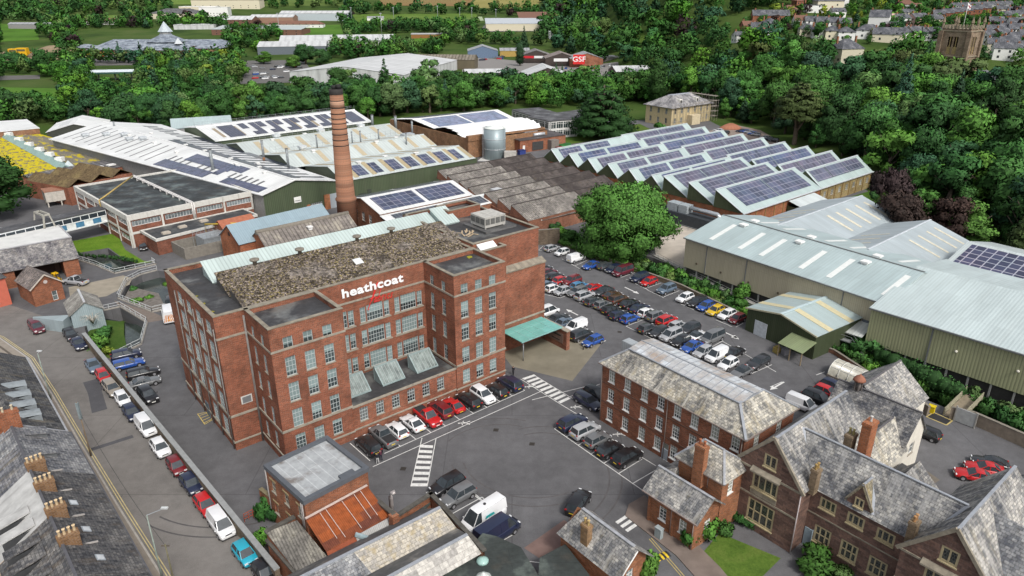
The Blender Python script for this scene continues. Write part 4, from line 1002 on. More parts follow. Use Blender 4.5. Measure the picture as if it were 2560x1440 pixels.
m=MB();bw=brickm((.25,.085,.045),.3)
wall(m,(0,0),(7.6,0),0,7.3);wall(m,(7.6,0),(7.6,8.15),0,7.3);wall(m,(7.6,8.15),(0,8.15),0,7.3)
wall_windows(m,cube,(0,8.15),(0,0),0,7.3,[(u,z,1.0,1.5,2,3)for u in(1.3,4.1,6.9)for z in(5.4,2.5)],.2,frame=plain((.3,.27,.22)),glass=MILLGLASSD)
m.build('wall',bw,cube)
m=MB()
for u in(1.3,4.1,6.9):
 for z in(5.4,2.5):m.box(-.04,.05,8.15-u-.65,8.15-u+.65,z+.76,z+1.0)
m.split('lintel',plain((.38,.29,.16),.9),cube)
m=MB();RR=[(-.15,-.15),(7.75,-.15),(7.75,8.3),(-.15,8.3)];parapet(m,RR,.5,7.1,7.62);m.box(4.6,6.3,.36,1.0,7.2,7.6);m.build('roof_edge',plain((.095,.105,.12),.5,var=.12),cube)
m=MB();m.face([(.3,.3,7.32),(7.3,.3,7.32),(7.3,7.85,7.32),(.3,7.85,7.32)])
fr_=NB('pale_membrane');kc,_=fr_.brick(9,1.05,(.40,.42,.43),(.36,.38,.39),(.5,.52,.53),.04);kc=fr_.mul(kc,fr_.ramp(fr_.noise(.9,1,1,7,.7),[(.3,.72),(.7,1.1)]));kc=fr_.mix(fr_.ramp(fr_.noise(.35,1,1,6),[(.55,0.0),(.68,.8)]),kc,(.14,.115,.1))
m.build('flat_roof',fr_.done(kc,.6,0,.3),cube)
m=MB();m.tube([(-.15,8.0,.1),(-.15,8.0,7.1)],.07,6);m.tube([(-.13,.3,3.8),(-.13,.3,7.0)],.07,6);m.tube([(-.13,.6,3.8),(-.13,.6,7.0)],.07,6);m.build('drainpipe',plain((.3,.28,.27)),cube)
ws_=thing('workshop_range','range of low workshops with rusty sheet lean-to and patched pale slate north lights','workshop',(-20.96,57.73,0),math.radians(45))
RUST=NB('rusty_sheet');kc,_=RUST.brick(2.4,.95,(.27,.072,.022),(.12,.042,.028),(.22,.075,.03),.012,.37)
kc=RUST.mul(kc,RUST.ramp(RUST.noise(1.4,1,1,6,.7),[(.3,.65),(.7,1.3)]));kc=RUST.mul(kc,RUST.ramp(RUST.bands(.2),[(0,.75),(.4,1.05)]));RUSTm=RUST.done(kc,.9,0,.2)
m=MB();slab(m,[(-.25,-3.9,3.7),(7.2,-4.2,3.7),(7.2,-.3,5.5),(-.25,-.3,5.5)],.08);m.build('rusty_roof',RUSTm,ws_)
m=MB()
for x in(1.3,2.0,3.9,5.4,6.2):m.bar((x,-3.9+rnd.random(),3.78+.3),(x,-.45,5.52),.05,.05)
m.bar((-.25,-.25,5.6),(7.2,-.25,5.6),.22,.12);m.build('flashing',plain((.5,.42,.38)),ws_)
m=MB();slab(m,[(-.25,-4.6,2.6),(3.0,-4.7,2.6),(3.0,-4.0,3.66),(-.25,-3.9,3.66)],.06);m.build('rusty_skirt',plain((.25,.07,.035),.9,var=.3),ws_)
m=MB();slab(m,[(3.02,-4.75,2.6),(7.2,-5.0,2.7),(7.2,-4.2,3.66),(3.02,-4.0,3.66)],.06);m.build('skirt_sheet',sheet((.38,.38,.37),.2,.3),ws_)
m=MB();slab(m,[(-3.45,-4.4,3.0),(-.3,-4.9,3.0),(-.3,1.6,4.3),(-3.45,2.2,4.3)],.1);m.build('fibre_cement_roof',asbestos((.16,.15,.135),(.33,.31,.26),.3,.5),ws_)
m=MB();wall_windows(m,ws_,(-3.4,2.3),(-3.4,-16),0,2.95,[(5.0,1.6,1.0,1.3,2,3)],.2,glass=MILLGLASSD);wall(m,(-.2,2.2),(-3.4,2.2),0,4.1);m.face([(-3.4,2.2,2.95),(-3.4,-4.4,2.95),(-3.4,2.2,4.2)])
wall(m,(7.0,-4.9),(12.4,-4.7),0,3.9);wall(m,(7.3,-.1),(7.3,-5),0,4.4);wall(m,(12.45,-4.5),(10.8,-15.0),0,3.95);wall(m,(10.55,-15.0),(12.2,-4.9),0,3.95)
m.box(6.7,7.5,-5.5,-4.7,0,4.6)
m.build('wall',bw,ws_)
m=MB()
for p,q,z in(((7.0,-4.9),(12.6,-4.65),4.0),((12.4,-4.5),(10.7,-15.1),4.0),((7.3,-.2),(7.2,-5.1),4.5),((-3.5,2.3),(-.2,2.3),4.25),((-3.45,2.2),(-3.45,-4.6),3.4)):m.bar((*p,z),(*q,z-.6 if p[0]==-3.45 else z),.5,.22)
m.build('coping',plain((.085,.08,.07),.9,var=.35),ws_)
def WL(p,z):q=W(*p,z);r=local(ws_.location,math.radians(45),q);return(r[0],r[1],z)
zc=lambda X,Y:(640+X*640/2425,1060+Y*640/2425)
r1a,r1b=WL(zc(590,1368),5.2),WL(zc(1745,788),5.2);v1a,v1b=WL(zc(970,1412),3.6),WL(zc(1900,985),3.6)
v1a=(r1a[0]+.6,v1a[1]-.25,3.6);v1a0=(v1b[0]+(v1a[0]-v1b[0]),v1b[1]+(r1a[1]-r1b[1]),3.6)
ext=lambda a,b,k:tuple(a[i]+(a[i]-b[i])*k for i in range(3))
PATCH=NB('patched_slate');kc,_=PATCH.brick(.55,.4,(.47,.43,.36),(.26,.25,.24),(.2,.19,.17),.02,.5,-.25)
kc=PATCH.mul(kc,PATCH.ramp(PATCH.noise(3,1,1,4,.7),[(.3,.6),(.7,1.3)]));kc=PATCH.mix(PATCH.ramp(PATCH.noise(1.1,1,1,6),[(.5,0.0),(.66,.6)]),kc,(.33,.26,.13));PATCHm=PATCH.done(kc,.9,0,.2)
PATCH2=NB('patched_slate');kc,_=PATCH2.brick(.9,.62,(.50,.48,.44),(.12,.115,.12),(.3,.28,.26),.02,.5,-.45)
kc=PATCH2.mul(kc,PATCH2.ramp(PATCH2.noise(2.2,1,1,4,.7),[(.3,.6),(.7,1.25)]));PATCH2m=PATCH2.done(kc,.9,0,.2)
GREYF=flatroof((.10,.10,.10),(.24,.23,.21),.5,.3,0)
r1w,v1w=ext(r1a,r1b,.35),ext(v1a0,v1b,.35)
m=MB();f=.26
r1m=tuple(r1a[i]+(r1b[i]-r1a[i])*f for i in range(3));v1m=tuple(v1a0[i]+(v1b[i]-v1a0[i])*f for i in range(3))
slab(m,[v1m,v1b,r1b,r1m],.1);m.build('slate_roof',PATCHm,ws_)
m=MB();slab(m,[v1w,v1m,r1m,r1w],.1);m.build('slate_roof',SL_GREY,ws_)
b0,b1=(r1w[0]-.3,r1w[1]+3.0,3.3),(r1b[0]-.3,r1b[1]+3.0,3.3)
m=MB();slab(m,[r1w,r1b,b1,b0],.1);m.build('felt_slope',GREYF,ws_)
r2b=WL(zc(2000,1045),5.0);r2w=(r2b[0]+(r1w[0]-r1b[0]),r2b[1]+(r1w[1]-r1b[1]),5.0)
v2b=WL(zc(2140,1225),3.5);v2w=(v2b[0]+(r1w[0]-r1b[0]),v2b[1]+(r1w[1]-r1b[1]),3.5)
m=MB();slab(m,[r2w,r2b,v1b,v1w],.1);m.build('felt_slope',GREYF,ws_)
m=MB();slab(m,[v2w,v2b,r2b,r2w],.1);m.build('slate_roof',PATCH2m,ws_)
m=MB();m.bar(ext(r1w,r1b,0),r1b,.32,.14);m.bar(r2w,r2b,.32,.14);m.build('ridge',LEAD,ws_)
m=MB();bx=MB();m.prism([(7.5,-5.2),(12.0,-5.0),(r1b[0]+.2,r1b[1]+2.9),(6.8,-8.3)],3.0,3.3);m.build('flat_roof',flatroof((.06,.07,.065),(.12,.14,.12)),ws_)
m=MB();p=WL(zc(1000,1040),3.9);m.bar((p[0]-.5,p[1]+.4,3.9),(p[0]+.5,p[1]-.5,3.3),.35,.3);m.build('roof_hopper',plain((.28,.36,.38),.5),ws_)
p=W(978,1260,3.2);fl=thing('flue','short galvanised flue with bent rusty cowl behind the workshop parapet','flue',(p.x,p.y,0))
m=MB();m.tube([(0,0,0),(0,0,4.2),(.15,.05,4.6),(.5,.15,4.75)],.24,10);m.build('pipe',plain((.36,.33,.32),.5,.4,var=.3),fl)
gr=thing('flat_roofed_annexe','low annexe with dark green stained felt roof and round glass dome at the bottom edge','building',(-20.96,57.73,0),math.radians(45))
for pl,zz in(([(1208,1338),(1240,1345),(1300,1372),(1345,1445),(1290,1520),(1000,1560),(1090,1470)],2.6),([(1352,1398),(1412,1366),(1470,1440),(1500,1500),(1345,1500)],2.2)):
 Q=[WL(q,zz)[:2]for q in pl][::-1];m=MB();m.prism(Q,0,zz,top=False);m.build('wall',bw,gr);m=MB();m.prism(inset(Q,-.12),zz,zz+.15,bottom=True);m.build('flat_roof',flatroof((.042,.05,.047),(.11,.13,.115),.5,.2),gr)
p=WL(zc(2145,1300),2.8);m=MB();m.lathe([(.62,2.75),(.62,2.95),(.5,3.05),(.28,3.2),(.05,3.26)],(p[0],p[1]),18);m.build('dome_rooflight',plain((.30,.46,.42),.15,var=.1,spec=.5),gr)
m=MB();q=WL(zc(2100,1440),2.8);m.lathe([(.9,2.75),(.7,3.0),(.1,3.5)],(q[0]+.2,q[1]-.6),8,False);m.build('glass_lantern',plain((.5,.53,.5),.3),gr)
pw=thing('brick_wall','short weathered brick wall beside the square block, moss along its top','wall',(0,0,0));a,b=W(660,1275),W(690,1225);pw.location=(a.x,a.y,0)
m=MB(pw.location);m.bar((a.x,a.y,1.5),(a.x+3.0,a.y-2.6,1.5),.4,3.0);m.build('wall',bw,pw);m=MB(pw.location);m.bar((a.x,a.y,3.06),(a.x+3.0,a.y-2.6,3.06),.46,.12);m.build('coping',plain((.2,.17,.1)),pw)
rr=thing('red_railing','low red steel railing between the boundary wall and the brick wall','railing',(0,0,0));a,b=W(612,1305),W(655,1282);rr.location=(a.x,a.y,0);m=MB(rr.location)
for z in(.4,.75,1.1):m.bar((a.x,a.y,z),(b.x,b.y,z),.05)
for k in range(5):p=a.lerp(b,k/4);m.bar((p.x,p.y,0),(p.x,p.y,1.12),.05)
m.build('rail',plain((.36,.07,.03)),rr)
TA=math.radians(-48.2);TO=Vector((-51.1,69.9,0))
def TL(p,z):return local(TO,TA,W(*p,z))
stx=[TL((92,1160),9.0)[0],TL((119,1208),9.0)[0],TL((147,1272),9.0)[0],TL((180,1340),9.0)[0]]
sx0=TL((30,1055),9)[0]
edges=[sx0,sx0+(stx[0]-sx0)*.45,stx[0],stx[1],stx[2],stx[3],stx[3]+5.0,stx[3]+10]
TW=plain((.42,.33,.22),.9,var=.15)
houses=[]
lab=['terraced house with two dark slate dormers facing the street, topmost of the terrace','narrow terraced house with smooth grey slates between the dormers and the first pot-crowded stack','terraced house with pale rendered rear slope, upper of two below the dormered house','terraced house with roof window above the kerb and whitened rear slope','terraced house with two sloping rear dormers and blue grey roof window','terraced house with mossy slates and long roof window below four cream pots','terraced house with plain grey slates cut by the bottom edge of the photo']
for i in range(7):
 x0,x1=edges[i],edges[i+1];t=thing('terraced_house',lab[i],'house',TO+Vector((math.cos(TA),math.sin(TA),0))*x0,TA,'terraced houses along the street')
 w=x1-x0;m=MB();m.box(0.01,w-.01,-10.3,-.35,0,5.5);m.face([(.01,-.35,5.5),(.01,-5.3,8.6),(.01,-10.3,5.5)]);m.face([(w-.01,-10.3,5.5),(w-.01,-5.3,8.6),(w-.01,-.35,5.5)]);m.build('wall',TW if i>1 else brickm((.30,.10,.05)),t)
 fm=[SL_GREY,SL_GREY,SL_DARK,SL_DARK,SL_DARK,SL_DARK,SL_DARK][i]
 rm=[SL_GREY,slate((.09,.095,.11),(.2,.2,.21),.3),plain((.42,.42,.41),.95,var=.22,scale=.6,streak=.3),plain((.40,.40,.39),.95,var=.25,scale=.6,streak=.3),SL_DARK,SL_DARK,SL_DARK][i]
 zz=.03*(i%2)
 m=MB();slab(m,[(w,.1,5.3+zz),(0,.1,5.3+zz),(0,-5.3,8.7+zz),(w,-5.3,8.7+zz)],.12);m.build('roof',fm,t)
 m=MB();slab(m,[(0,-10.5,5.3+zz),(w,-10.5,5.3+zz),(w,-5.3,8.701+zz),(0,-5.3,8.701+zz)],.12);m.build('roof',rm,t)
 m=MB();m.bar((0,-5.3,8.76+zz),(w,-5.3,8.76+zz),.25,.1);m.bar((0,.15,5.28),(w,.15,5.28),.12);m.build('ridge',plain((.09,.09,.1)),t)
 houses.append((t,w))
 if i in(2,3,4,5):
  chimney(t,0.0,-4.7,7.3,9.5,1.7,.7,4,brickm((.20,.11,.06),.6,.3),plain((.55,.42,.26),.8,var=.35),PI/2)
  m=MB();m.bar((0,-6.0,8.25),(0,-2.6,7.3),.16,.12);m.build('flashing',plain((.34,.32,.30)),t)
 if i in(0,):
  chimney(t,0.1,-5.2,7.6,10.6,1.9,.75,2,brickm((.28,.09,.045),.3),plain((.5,.44,.32)),PI/2)
 if i in(3,4,5,6):
  m=MB();q=[(w,.1,5.3+zz),(0,.1,5.3+zz),(0,-5.3,8.7+zz),(w,-5.3,8.7+zz)];patch(m,q,.42,.60,.52,.64,.02,.07);o=m.build('roof_window',plain((.30,.33,.36),.4),t)
  m=MB();patch(m,q,.445,.575,.535,.625,.06,.05);m.build('pane',plain((.55,.58,.60),.1,var=.1,spec=.5),o)
 if i in(0,1):
  for u in((1.6,4.4)if i==0 else(1.7,)):
   if u>w-.6:continue
   m=MB();m.face([(u-.8,-2.4,6.0),(u+.8,-2.4,6.0),(u+.8,-2.4,7.5),(u-.8,-2.4,7.5)][::-1]);m.face([(u-.8,-2.4,6.6),(u-.8,-2.4,7.5),(u-.8,-4.2,7.9)]);m.face([(u+.8,-2.4,6.6),(u+.8,-4.2,7.9),(u+.8,-2.4,7.5)]);o=m.build('dormer',plain((.11,.115,.12)),t)
   m=MB();slab(m,[(u+.95,-2.2,7.5),(u-.95,-2.2,7.5),(u-.95,-4.9,8.45),(u+.95,-4.9,8.45)],.1);m.build('roof',SL_GREY,o)
 if i in(3,4,5):
  for u in(1.6,4.0):
   if u>w-.8:continue
   m=MB();slab(m,[(u-.7,-9.6,7.35),(u+.7,-9.6,7.35),(u+.7,-6.6,8.05),(u-.7,-6.6,8.05)],.12);o=m.build('dormer',rm if i==3 else SL_DARK,t)
   m=MB();m.face([(u-.65,-9.4,6.0),(u+.65,-9.4,6.0),(u+.65,-9.4,7.25),(u-.65,-9.4,7.25)]);m.face([(u+.65,-9.4,6.0),(u+.65,-7.0,7.6),(u+.65,-9.4,7.25)]);m.face([(u-.65,-9.4,7.25),(u-.65,-7.0,7.6),(u-.65,-9.4,6.0)]);m.build('cheek',plain((.05,.052,.055)),o)
th=thing('dormered_house','brick terraced house with four grey barrel dormers on dark slates at the left edge','house',TO+Vector((math.cos(TA),math.sin(TA),0))*(-31),TA)
w=sx0+31-1.2
m=MB();m.box(0,w,-9.5,-.6,0,5.2);m.face([(w+.01,-9.5,5.2),(w+.01,-5,8.0),(w+.01,-.6,5.2)]);m.build('wall',brickm((.36,.11,.05),.1),th)
m=MB();slab(m,[(w+.2,-.2,4.95),(0,-.2,4.95),(0,-5,8.1),(w+.2,-5,8.1)],.12);m.build('roof',slate((.055,.057,.062),(.12,.12,.12),.3),th);m=MB();slab(m,[(0,-9.8,4.95),(w+.2,-9.8,4.95),(w+.2,-5,8.101),(0,-5,8.101)],.12);m.build('roof',SL_DARK,th)
m=MB();m.bar((0,-.1,4.9),(w+.3,-.1,4.9),.2,.2);m.bar((w+.3,-.1,4.95),(w+.3,-5,8.15),.2,.2);m.build('gutter',plain((.30,.31,.33)),th)
for k in range(4):
 u=w-3.2-k*3.1
 m=MB();pts=[(u-.95+1.9*j/6,7.0+.35*math.sin(PI*j/6))for j in range(7)]
 for j in range(6):m.face([(pts[j+1][0],-1.9,pts[j+1][1]),(pts[j][0],-1.9,pts[j][1]),(pts[j][0],-4.6,pts[j][1]+.45),(pts[j+1][0],-4.6,pts[j+1][1]+.45)])
 m.box(u-.95,u-.85,-4.4,-1.95,5.8,7.0);m.box(u+.85,u+.95,-4.4,-1.95,5.8,7.0);o=m.build('dormer',plain((.22,.245,.26),.5,var=.2),th)
 m=MB();m.face([(u-.85,-2.0,5.7),(u-.85,-2.0,7.05),(u+.85,-2.0,7.05),(u+.85,-2.0,5.7)]);m.build('window',plain((.02,.025,.03),.2),o)
chimney(th,w-.4,-6.2,7.0,9.8,.8,1.8,2,brickm((.36,.11,.05),.1),plain((.6,.52,.36)))
t=thing('lean_to','blue grey felt lean-to roof at the bottom left corner behind the terrace','lean-to',TO+Vector((math.cos(TA),math.sin(TA),0))*(edges[3]),TA)
m=MB();m.box(0,16,-18,-10.6,0,3.2);m.build('wall',TW,t);m=MB();slab(m,[(-.2,-18.2,3.0),(16,-18.2,3.0),(16,-10.55,4.2),(-.2,-10.55,4.2)],.1);m.build('roof',flatroof((.05,.058,.066),(.1,.11,.12)),t)
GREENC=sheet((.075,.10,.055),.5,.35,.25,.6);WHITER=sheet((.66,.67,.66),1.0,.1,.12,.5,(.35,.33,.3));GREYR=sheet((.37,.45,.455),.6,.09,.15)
PV=pvm((.055,.066,.105),(.26,.27,.31),1.9,1.9,.07);PVD=pvm((.018,.022,.04),(.13,.14,.17),1.0,1.65,.03)
RL=plain((.42,.36,.25),.6,var=.12);RLW=plain((.66,.68,.66),.5,var=.06)
def T3(name,label,cat,pa,pb,pc,z,ang=None,w=None,d=None):
 o,a,ww,dd=frame3(pa,pb,pc,z)
 if ang is not None:a=math.radians(ang)
 return thing(name,label,cat,o,a),w or ww,d or dd
def arrays(ro,q,rects,mat=None,name='solar_array',lift=.05):
 for r in rects:
  m=MB();patch(m,q,*r,lift,.06);m.build(name,mat or PV,ro)
def vents(t,pts,size=.7,h=.5,mat=None,name='roof_vent'):
 for x,y,z in pts:
  m=MB();m.box(x-size/2,x+size/2,y-size/2,y+size/2,z-.3,z+h*.5);m.box(x-size*.7,x+size*.7,y-size*.7,y+size*.7,z+h*.5,z+h);m.build(name,mat or WHITE,t)
g1=thing('white_roofed_shed','very long green clad shed with dirty white sheet roof, dark strips and solar panels','factory shed',(-62.8,174.3,0),math.radians(44.5))
XR,LEN=9.0,121
FL_,FR_,FV_=(Vector(local(g1.location,math.radians(44.5),W(*q)))for q in((130,345,7.5),(255,303,9.7),(400,310,7.5)))
def g1p(x,y,z):
 far=FL_.lerp(FR_,x/XR)if x<=XR else FR_.lerp(FV_,(x-XR)/(21-XR));p=Vector((x,0)).lerp(far,y/LEN);return(p.x,p.y,z)
m=MB();wall_windows(m,g1,(0,0),(21,0),0,7.4,[(14.6,1.4,3.4,2.2,6,4),(8.2,1.2,1.6,1.6,3,3)],.2,glass=MILLGLASSD);m.face([(0,0,7.4),(21,0,7.4),(XR,0,9.6)]);m.build('gable_wall',GREENC,g1)
m=MB();m.face([g1p(0,LEN,0),g1p(0,0,0),g1p(0,0,7.4),g1p(0,LEN,7.4)]);m.face([g1p(21,0,0),g1p(21,LEN,0),g1p(21,LEN,7.4),g1p(21,0,7.4)]);m.face([g1p(21,LEN,0),g1p(0,LEN,0),g1p(0,LEN,7.4),g1p(XR,LEN,9.6),g1p(21,LEN,7.4)]);m.build('wall',plain((.25,.25,.24),.8),g1)
m=MB();m.box(5.5,18.5,-.05,.02,0,.45);m.box(16.9,18.6,-.25,.0,0,4.1);m.box(11.6,12.6,-.25,0,0,2.4);m.build('brick_base',brickm((.36,.12,.05)),g1)
m=MB();m.box(18.65,20.9,-.08,.0,0,4.0);m.build('roller_shutter',sheet((.36,.40,.43),.25,.15),g1)
m=MB();m.box(8.2,10.2,-.1,-.02,3.6,5.1);sgn=m.build('sign_board',plain((.75,.75,.72),.6,var=.05),g1)
letters('Finishing',sgn,(9.2,-.12,4.1),0,.42,DARKM)
qL=[g1p(-.4,LEN,7.4),g1p(-.4,-.3,7.4),g1p(XR,-.3,9.7),g1p(XR,LEN,9.7)];qR=[g1p(21.2,-.3,7.4),g1p(21.2,LEN,7.4),g1p(XR,LEN,9.7),g1p(XR,-.3,9.7)]
m=MB()
for q in(qL,qR):
 A_,B_,C_,D_=[Vector(p)for p in q]
 for i in range(40):s0,s1=i/40,(i+1)/40;m.face([A_.lerp(B_,s0),A_.lerp(B_,s1),D_.lerp(C_,s1),D_.lerp(C_,s0)])
 for a,b in((A_,B_),(B_,C_),(D_,A_)):m.face([b,a,a-Vector((0,0,.2)),b-Vector((0,0,.2))])
gr_=m.build('roof',WHITER,g1)
m=MB();m.bar(g1p(XR,-.3,9.75),g1p(XR,LEN,9.75),.5,.12);m.bar(g1p(-.5,-.3,7.4),g1p(-.5,LEN,7.4),.3,.25);m.bar((-.5,-.4,7.4),(XR,-.4,9.75),.25,.25);m.bar((21.2,-.4,7.4),(XR,-.4,9.75),.25,.25);m.build('trim',plain((.72,.73,.72),.6),g1)
S=lambda y:1-y/LEN
dark=plain((.13,.13,.135),.5,var=.2)
arrays(gr_,qL,[(S(20),S(2.5),.06,.34),(S(47),S(24),.52,.86)],pvm((.05,.06,.10),(.15,.16,.2),1,1.65,.03));arrays(gr_,qL,[(S(54),S(28),.06,.36),(S(28),S(25),.3,.6),(S(24),S(19),.62,.9)],pvm((.05,.06,.10),(.15,.16,.2),1,1.65,.03))
m=MB()
for i in range(13):
 y=60+i*4.6;patch(m,qL,S(y+.55),S(y),.12+.05*(i%2),.86,.02,.03)
for y in(52,48.8,45.6,42.4,36,32.8,29.8):patch(m,qL,S(y+.8),S(y),.36,.58 if y>40 else.52,.04,.04)
for y in(20,17.4,14.8,12.2,9.6,7):patch(m,qL,S(y+.8),S(y),.34,.58,.04,.04)
m.split('roof_strip',dark,g1)
m=MB()
for i in range(24):
 y=4+i*4.6;a=.25 if i%3 else.1;patch(m,qR,y/LEN,(y+1.7)/LEN,a,.78 if y<75 else.5,.03,.04)
m.split('roof_strip',PVD,g1);arrays(gr_,qR,[(3/LEN,72/LEN,.72,.93),(20/LEN,84/LEN,.02,.22)],PVD)
vents(g1,[(*g1p(XR+d,y,0)[:2],9.75-.19*abs(d))for d,y in((-1,12),(-1,26),(-1,40),(1,18),(1,33),(1,48),(1,60),(-2,72),(2,88),(-3,55),(4,25),(-2,90))],.8,.4)
vents(g1,[(*g1p(x,y,0)[:2],7.4+x*.25)for x,y in((3,108),(5,100),(6.5,92),(5.6,85),(7,80))],1.5,1.2,plain((.45,.48,.50),.5),'roof_cowl')
def flue(px,base,top,ztop,label,r=.35,zb=7.0,rusty=False):
 b=W(px,base,zb);t=thing('flue',label,'flue',(b.x,b.y,zb-1));d=math.hypot(b.x,b.y)
 v=(top-720)/FPX;tt=b.y/(CP-v*SP);h=CAMZ-tt*(SP+v*CP)-zb+1
 m=MB();m.tube([(0,0,0),(0,0,h)],r,10);m.build('pipe',plain((.22,.24,.25),.5,.2,var=.25),t)
 m=MB();m.tube([(0,0,h),(0,0,h+.12)],r*1.15,10);m.build('rim',plain((.10,.10,.10)),t)
 if rusty:m=MB();m.tube([(0,0,.2),(0,0,1.6)],r*1.04,10);m.build('rusty_base',plain((.25,.12,.06),.9),t)
for a in((534,432,374,9,'tall grey flue beside the roof corner of the dark flat roofed office',.42,7.6,True),(660,398,352,9,'grey flue with rusty base on the white roof left of the chimney',.35,8.2,True),(721,415,372,9,'pale grey flue on the white roof nearest the chimney',.35,8.2),(287,322,304,9,'short flue at the far end of the white roof',.3,8.6),(793,366,338,9,'thin flue left of the chimney on the pale shed roof',.25,8.6),(881,358,330,9,'left of two thin flues just right of the chimney',.25,8.4),(902,356,328,9,'right of two thin flues just right of the chimney',.25,8.4),(947,345,324,9,'thin flue on the middle pale shed roof',.25,8.5),(1016,357,334,9,'thin pale flue near the brick hall end of the shed roof',.25,8.5),(931,306,287,9,'bright metal flue with wide cap by the shed corner',.5,8.5),(990,322,290,9,'tall bright flue standing against the brick hall wall',.5,7),(1031,335,302,9,'tall pale flue standing by the brick hall wall',.35,7)):
 flue(a[0],a[1],a[2],a[3],a[4],a[5],a[6],len(a)>7)
gs=thing('green_sheds','three joined green clad sheds with pale grey roofs, tan rooflight strips and solar panels','factory shed',W(840,452,0),math.radians(40));gs.location=W(840,452,7)[:2]+(0,)if False else(*W(840,452,7)[:2],0)
m=MB();wall_windows(m,gs,(0.5,-1.2),(47.5,-1.2),0,6.9,[],.2);m.build('front_wall',GREENC,gs)
BAYS=[(-1.2,7.2,22.6,1.5,46.5),(22.8,30.5,46.0,-2.5,48.5),(46.2,56.0,70.5,-6,50.5)]
m=MB()
for y0,ym,y1,x0,x1 in BAYS:
 for x,s in((x1,1),(x0,-1)):
  f=[(x,y0,0),(x,y1,0),(x,y1,6.8),(x,ym,9.4),(x,y0,6.8)];m.face(f if s>0 else f[::-1])
m.face([(50.5,70.4,0),(-6,70.4,0),(-6,70.4,6.8),(50.5,70.4,6.8)]);m.build('gable_wall',plain((.12,.14,.10),.8),gs)
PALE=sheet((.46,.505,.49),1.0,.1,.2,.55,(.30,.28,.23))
for k,(y0,ym,y1,x0,x1)in enumerate(BAYS):
 q=[(x0-.2,y0-.15,6.9),(x1+.2,y0-.15,6.9),(x1+.2,ym,9.5),(x0-.2,ym,9.5)];q2=[(x1+.2,y1,6.9),(x0-.2,y1,6.9),(x0-.2,ym,9.501),(x1+.2,ym,9.501)]
 m=MB();slab(m,q,.12);slab(m,q2,.12);ro=m.build('roof',PALE,gs)
 m=MB();n=8
 for i in range(n):s0=(i+.72)/n;patch(m,q,s0,s0+.032,.08,.92,.02,.03);patch(m,q2,1-s0,1-s0+.032,.08,.92,.02,.03)
 m.split('rooflight',RL if k else plain((.36,.30,.19),.7),ro)
 if k==0:arrays(ro,q,[((i+.98)/n,(i+.98)/n+(.075 if i not in(1,6)else.055),.14,.8)for i in range(0,7)if i not in()])
 m=MB();m.bar((x0-.2,ym,9.55),(x1+.2,ym,9.55),.4,.1);m.bar((x0-.2,y0-.2,6.88),(x1+.2,y0-.2,6.88),.25,.15);m.build('ridge',plain((.5,.54,.53)),ro)
 vents(gs,[(x0+(x1-x0)*f,ym+d,9.5-.25*abs(d))for f,d in((.2,-1),(.42,1),(.63,-1),(.8,1))],.9,.5)
vents(gs,[(8,38,8.2),(10,63,8.0),(26,62,8.0),(43,64,7.6)],1.6,1.5,plain((.50,.53,.54),.5),'roof_cowl')
m=MB();m.box(44,48,35,38,7.2,9.2);m.box(40.5,44,35.4,37,8.0,8.5);m.build('extract_plant',plain((.42,.45,.47),.4,.3),gs)
m=MB()
for y,z in((44.5,9.3),(68,9.0)):
 for z2 in(z-1.0,z):m.bar((0,y,z2),(48,y,z2),.05)
 for i in range(25):m.bar((i*2,y,7.0),(i*2,y,z),.05)
m.build('guard_rail',GALV,gs)
m=MB();m.box(5.8,8.2,-1.32,-1.2,0,2.6);m.box(8.6,9.8,-1.35,-1.2,2.2,3.4);m.build('door',plain((.05,.06,.045)),gs)
pw_=thing('solar_roofed_shed','far white roofed shed with zigzag blocks of dark solar panels and brown rooflights','factory shed',(*W(840,452,7)[:2],0),math.radians(40))
q=[(-8,71.2,8.2),(52,71.2,8.2),(54.5,89.5,10.2),(-8,89.5,10.2)]
m=MB();m.prism([(-8,71.4),(52,71.4),(54,104),(-8,104)],0,8.0);m.face([(-8,104,8),(-8,71.4,8),(-8,89.5,10)]);m.face([(52,71.4,8),(54,104,8),(54.3,89.5,10.1)]);m.build('wall',GREENC,pw_)
m=MB();slab(m,q,.15);slab(m,[(54.5,106,8.2),(-8,106,8.2),(-8,89.5,10.201),(54.5,89.5,10.201)],.15);ro=m.build('roof',WHITER,pw_)
cells=[(.10,.19,.1,.9)]
for i in range(6):
 s=.22+i*.105;cells+=[(s,s+.04,.55,.93),(s+.03,s+.065,.08,.3),(s+.065,s+.10,.08,.92)]
cells+=[(.87,.965,.1,.9)];arrays(ro,q,cells,pvm((.03,.033,.055),(.12,.12,.15),1,1.65,.03))
m=MB()
for i in range(7):s=.065+i*.115;patch(m,q,s,s+.018,.15,.8,.03,.04)
m.split('rooflight',plain((.30,.25,.18)),ro)
m=MB();m.bar((-8,89.5,10.3),(54.5,89.5,10.3),.4);m.bar((-8,71.1,8.2),(52,71.1,8.2),.45);m.build('trim',plain((.7,.72,.7)),ro)
m=MB()
for z in(11.0,11.6):m.bar((-8,91,z),(54,91,z),.06)
for i in range(22):m.bar((-8+i*3,91,10),(-8+i*3,91,11.7),.06)
m.build('guard_rail',GALV,pw_)
def simple(name,label,cat,pts,z,zt,wm,rm,over=.2):
 P=[W(x,y,z)for x,y in pts];a=sum((P[i].x*P[(i+1)%len(P)].y-P[(i+1)%len(P)].x*P[i].y)for i in range(len(P)))
 if a<0:P.reverse()
 t=thing(name,label,cat,(P[0].x,P[0].y,0));org=t.location
 m=MB(org);m.prism([(p.x,p.y)for p in P],0,z-.02,top=False);m.build('wall',wm,t)
 m=MB(org);rr=inset([(p.x,p.y)for p in P],-over);m.prism(rr,z-.02,z+.15,bottom=True);m.build('roof',rm,t);return t,P
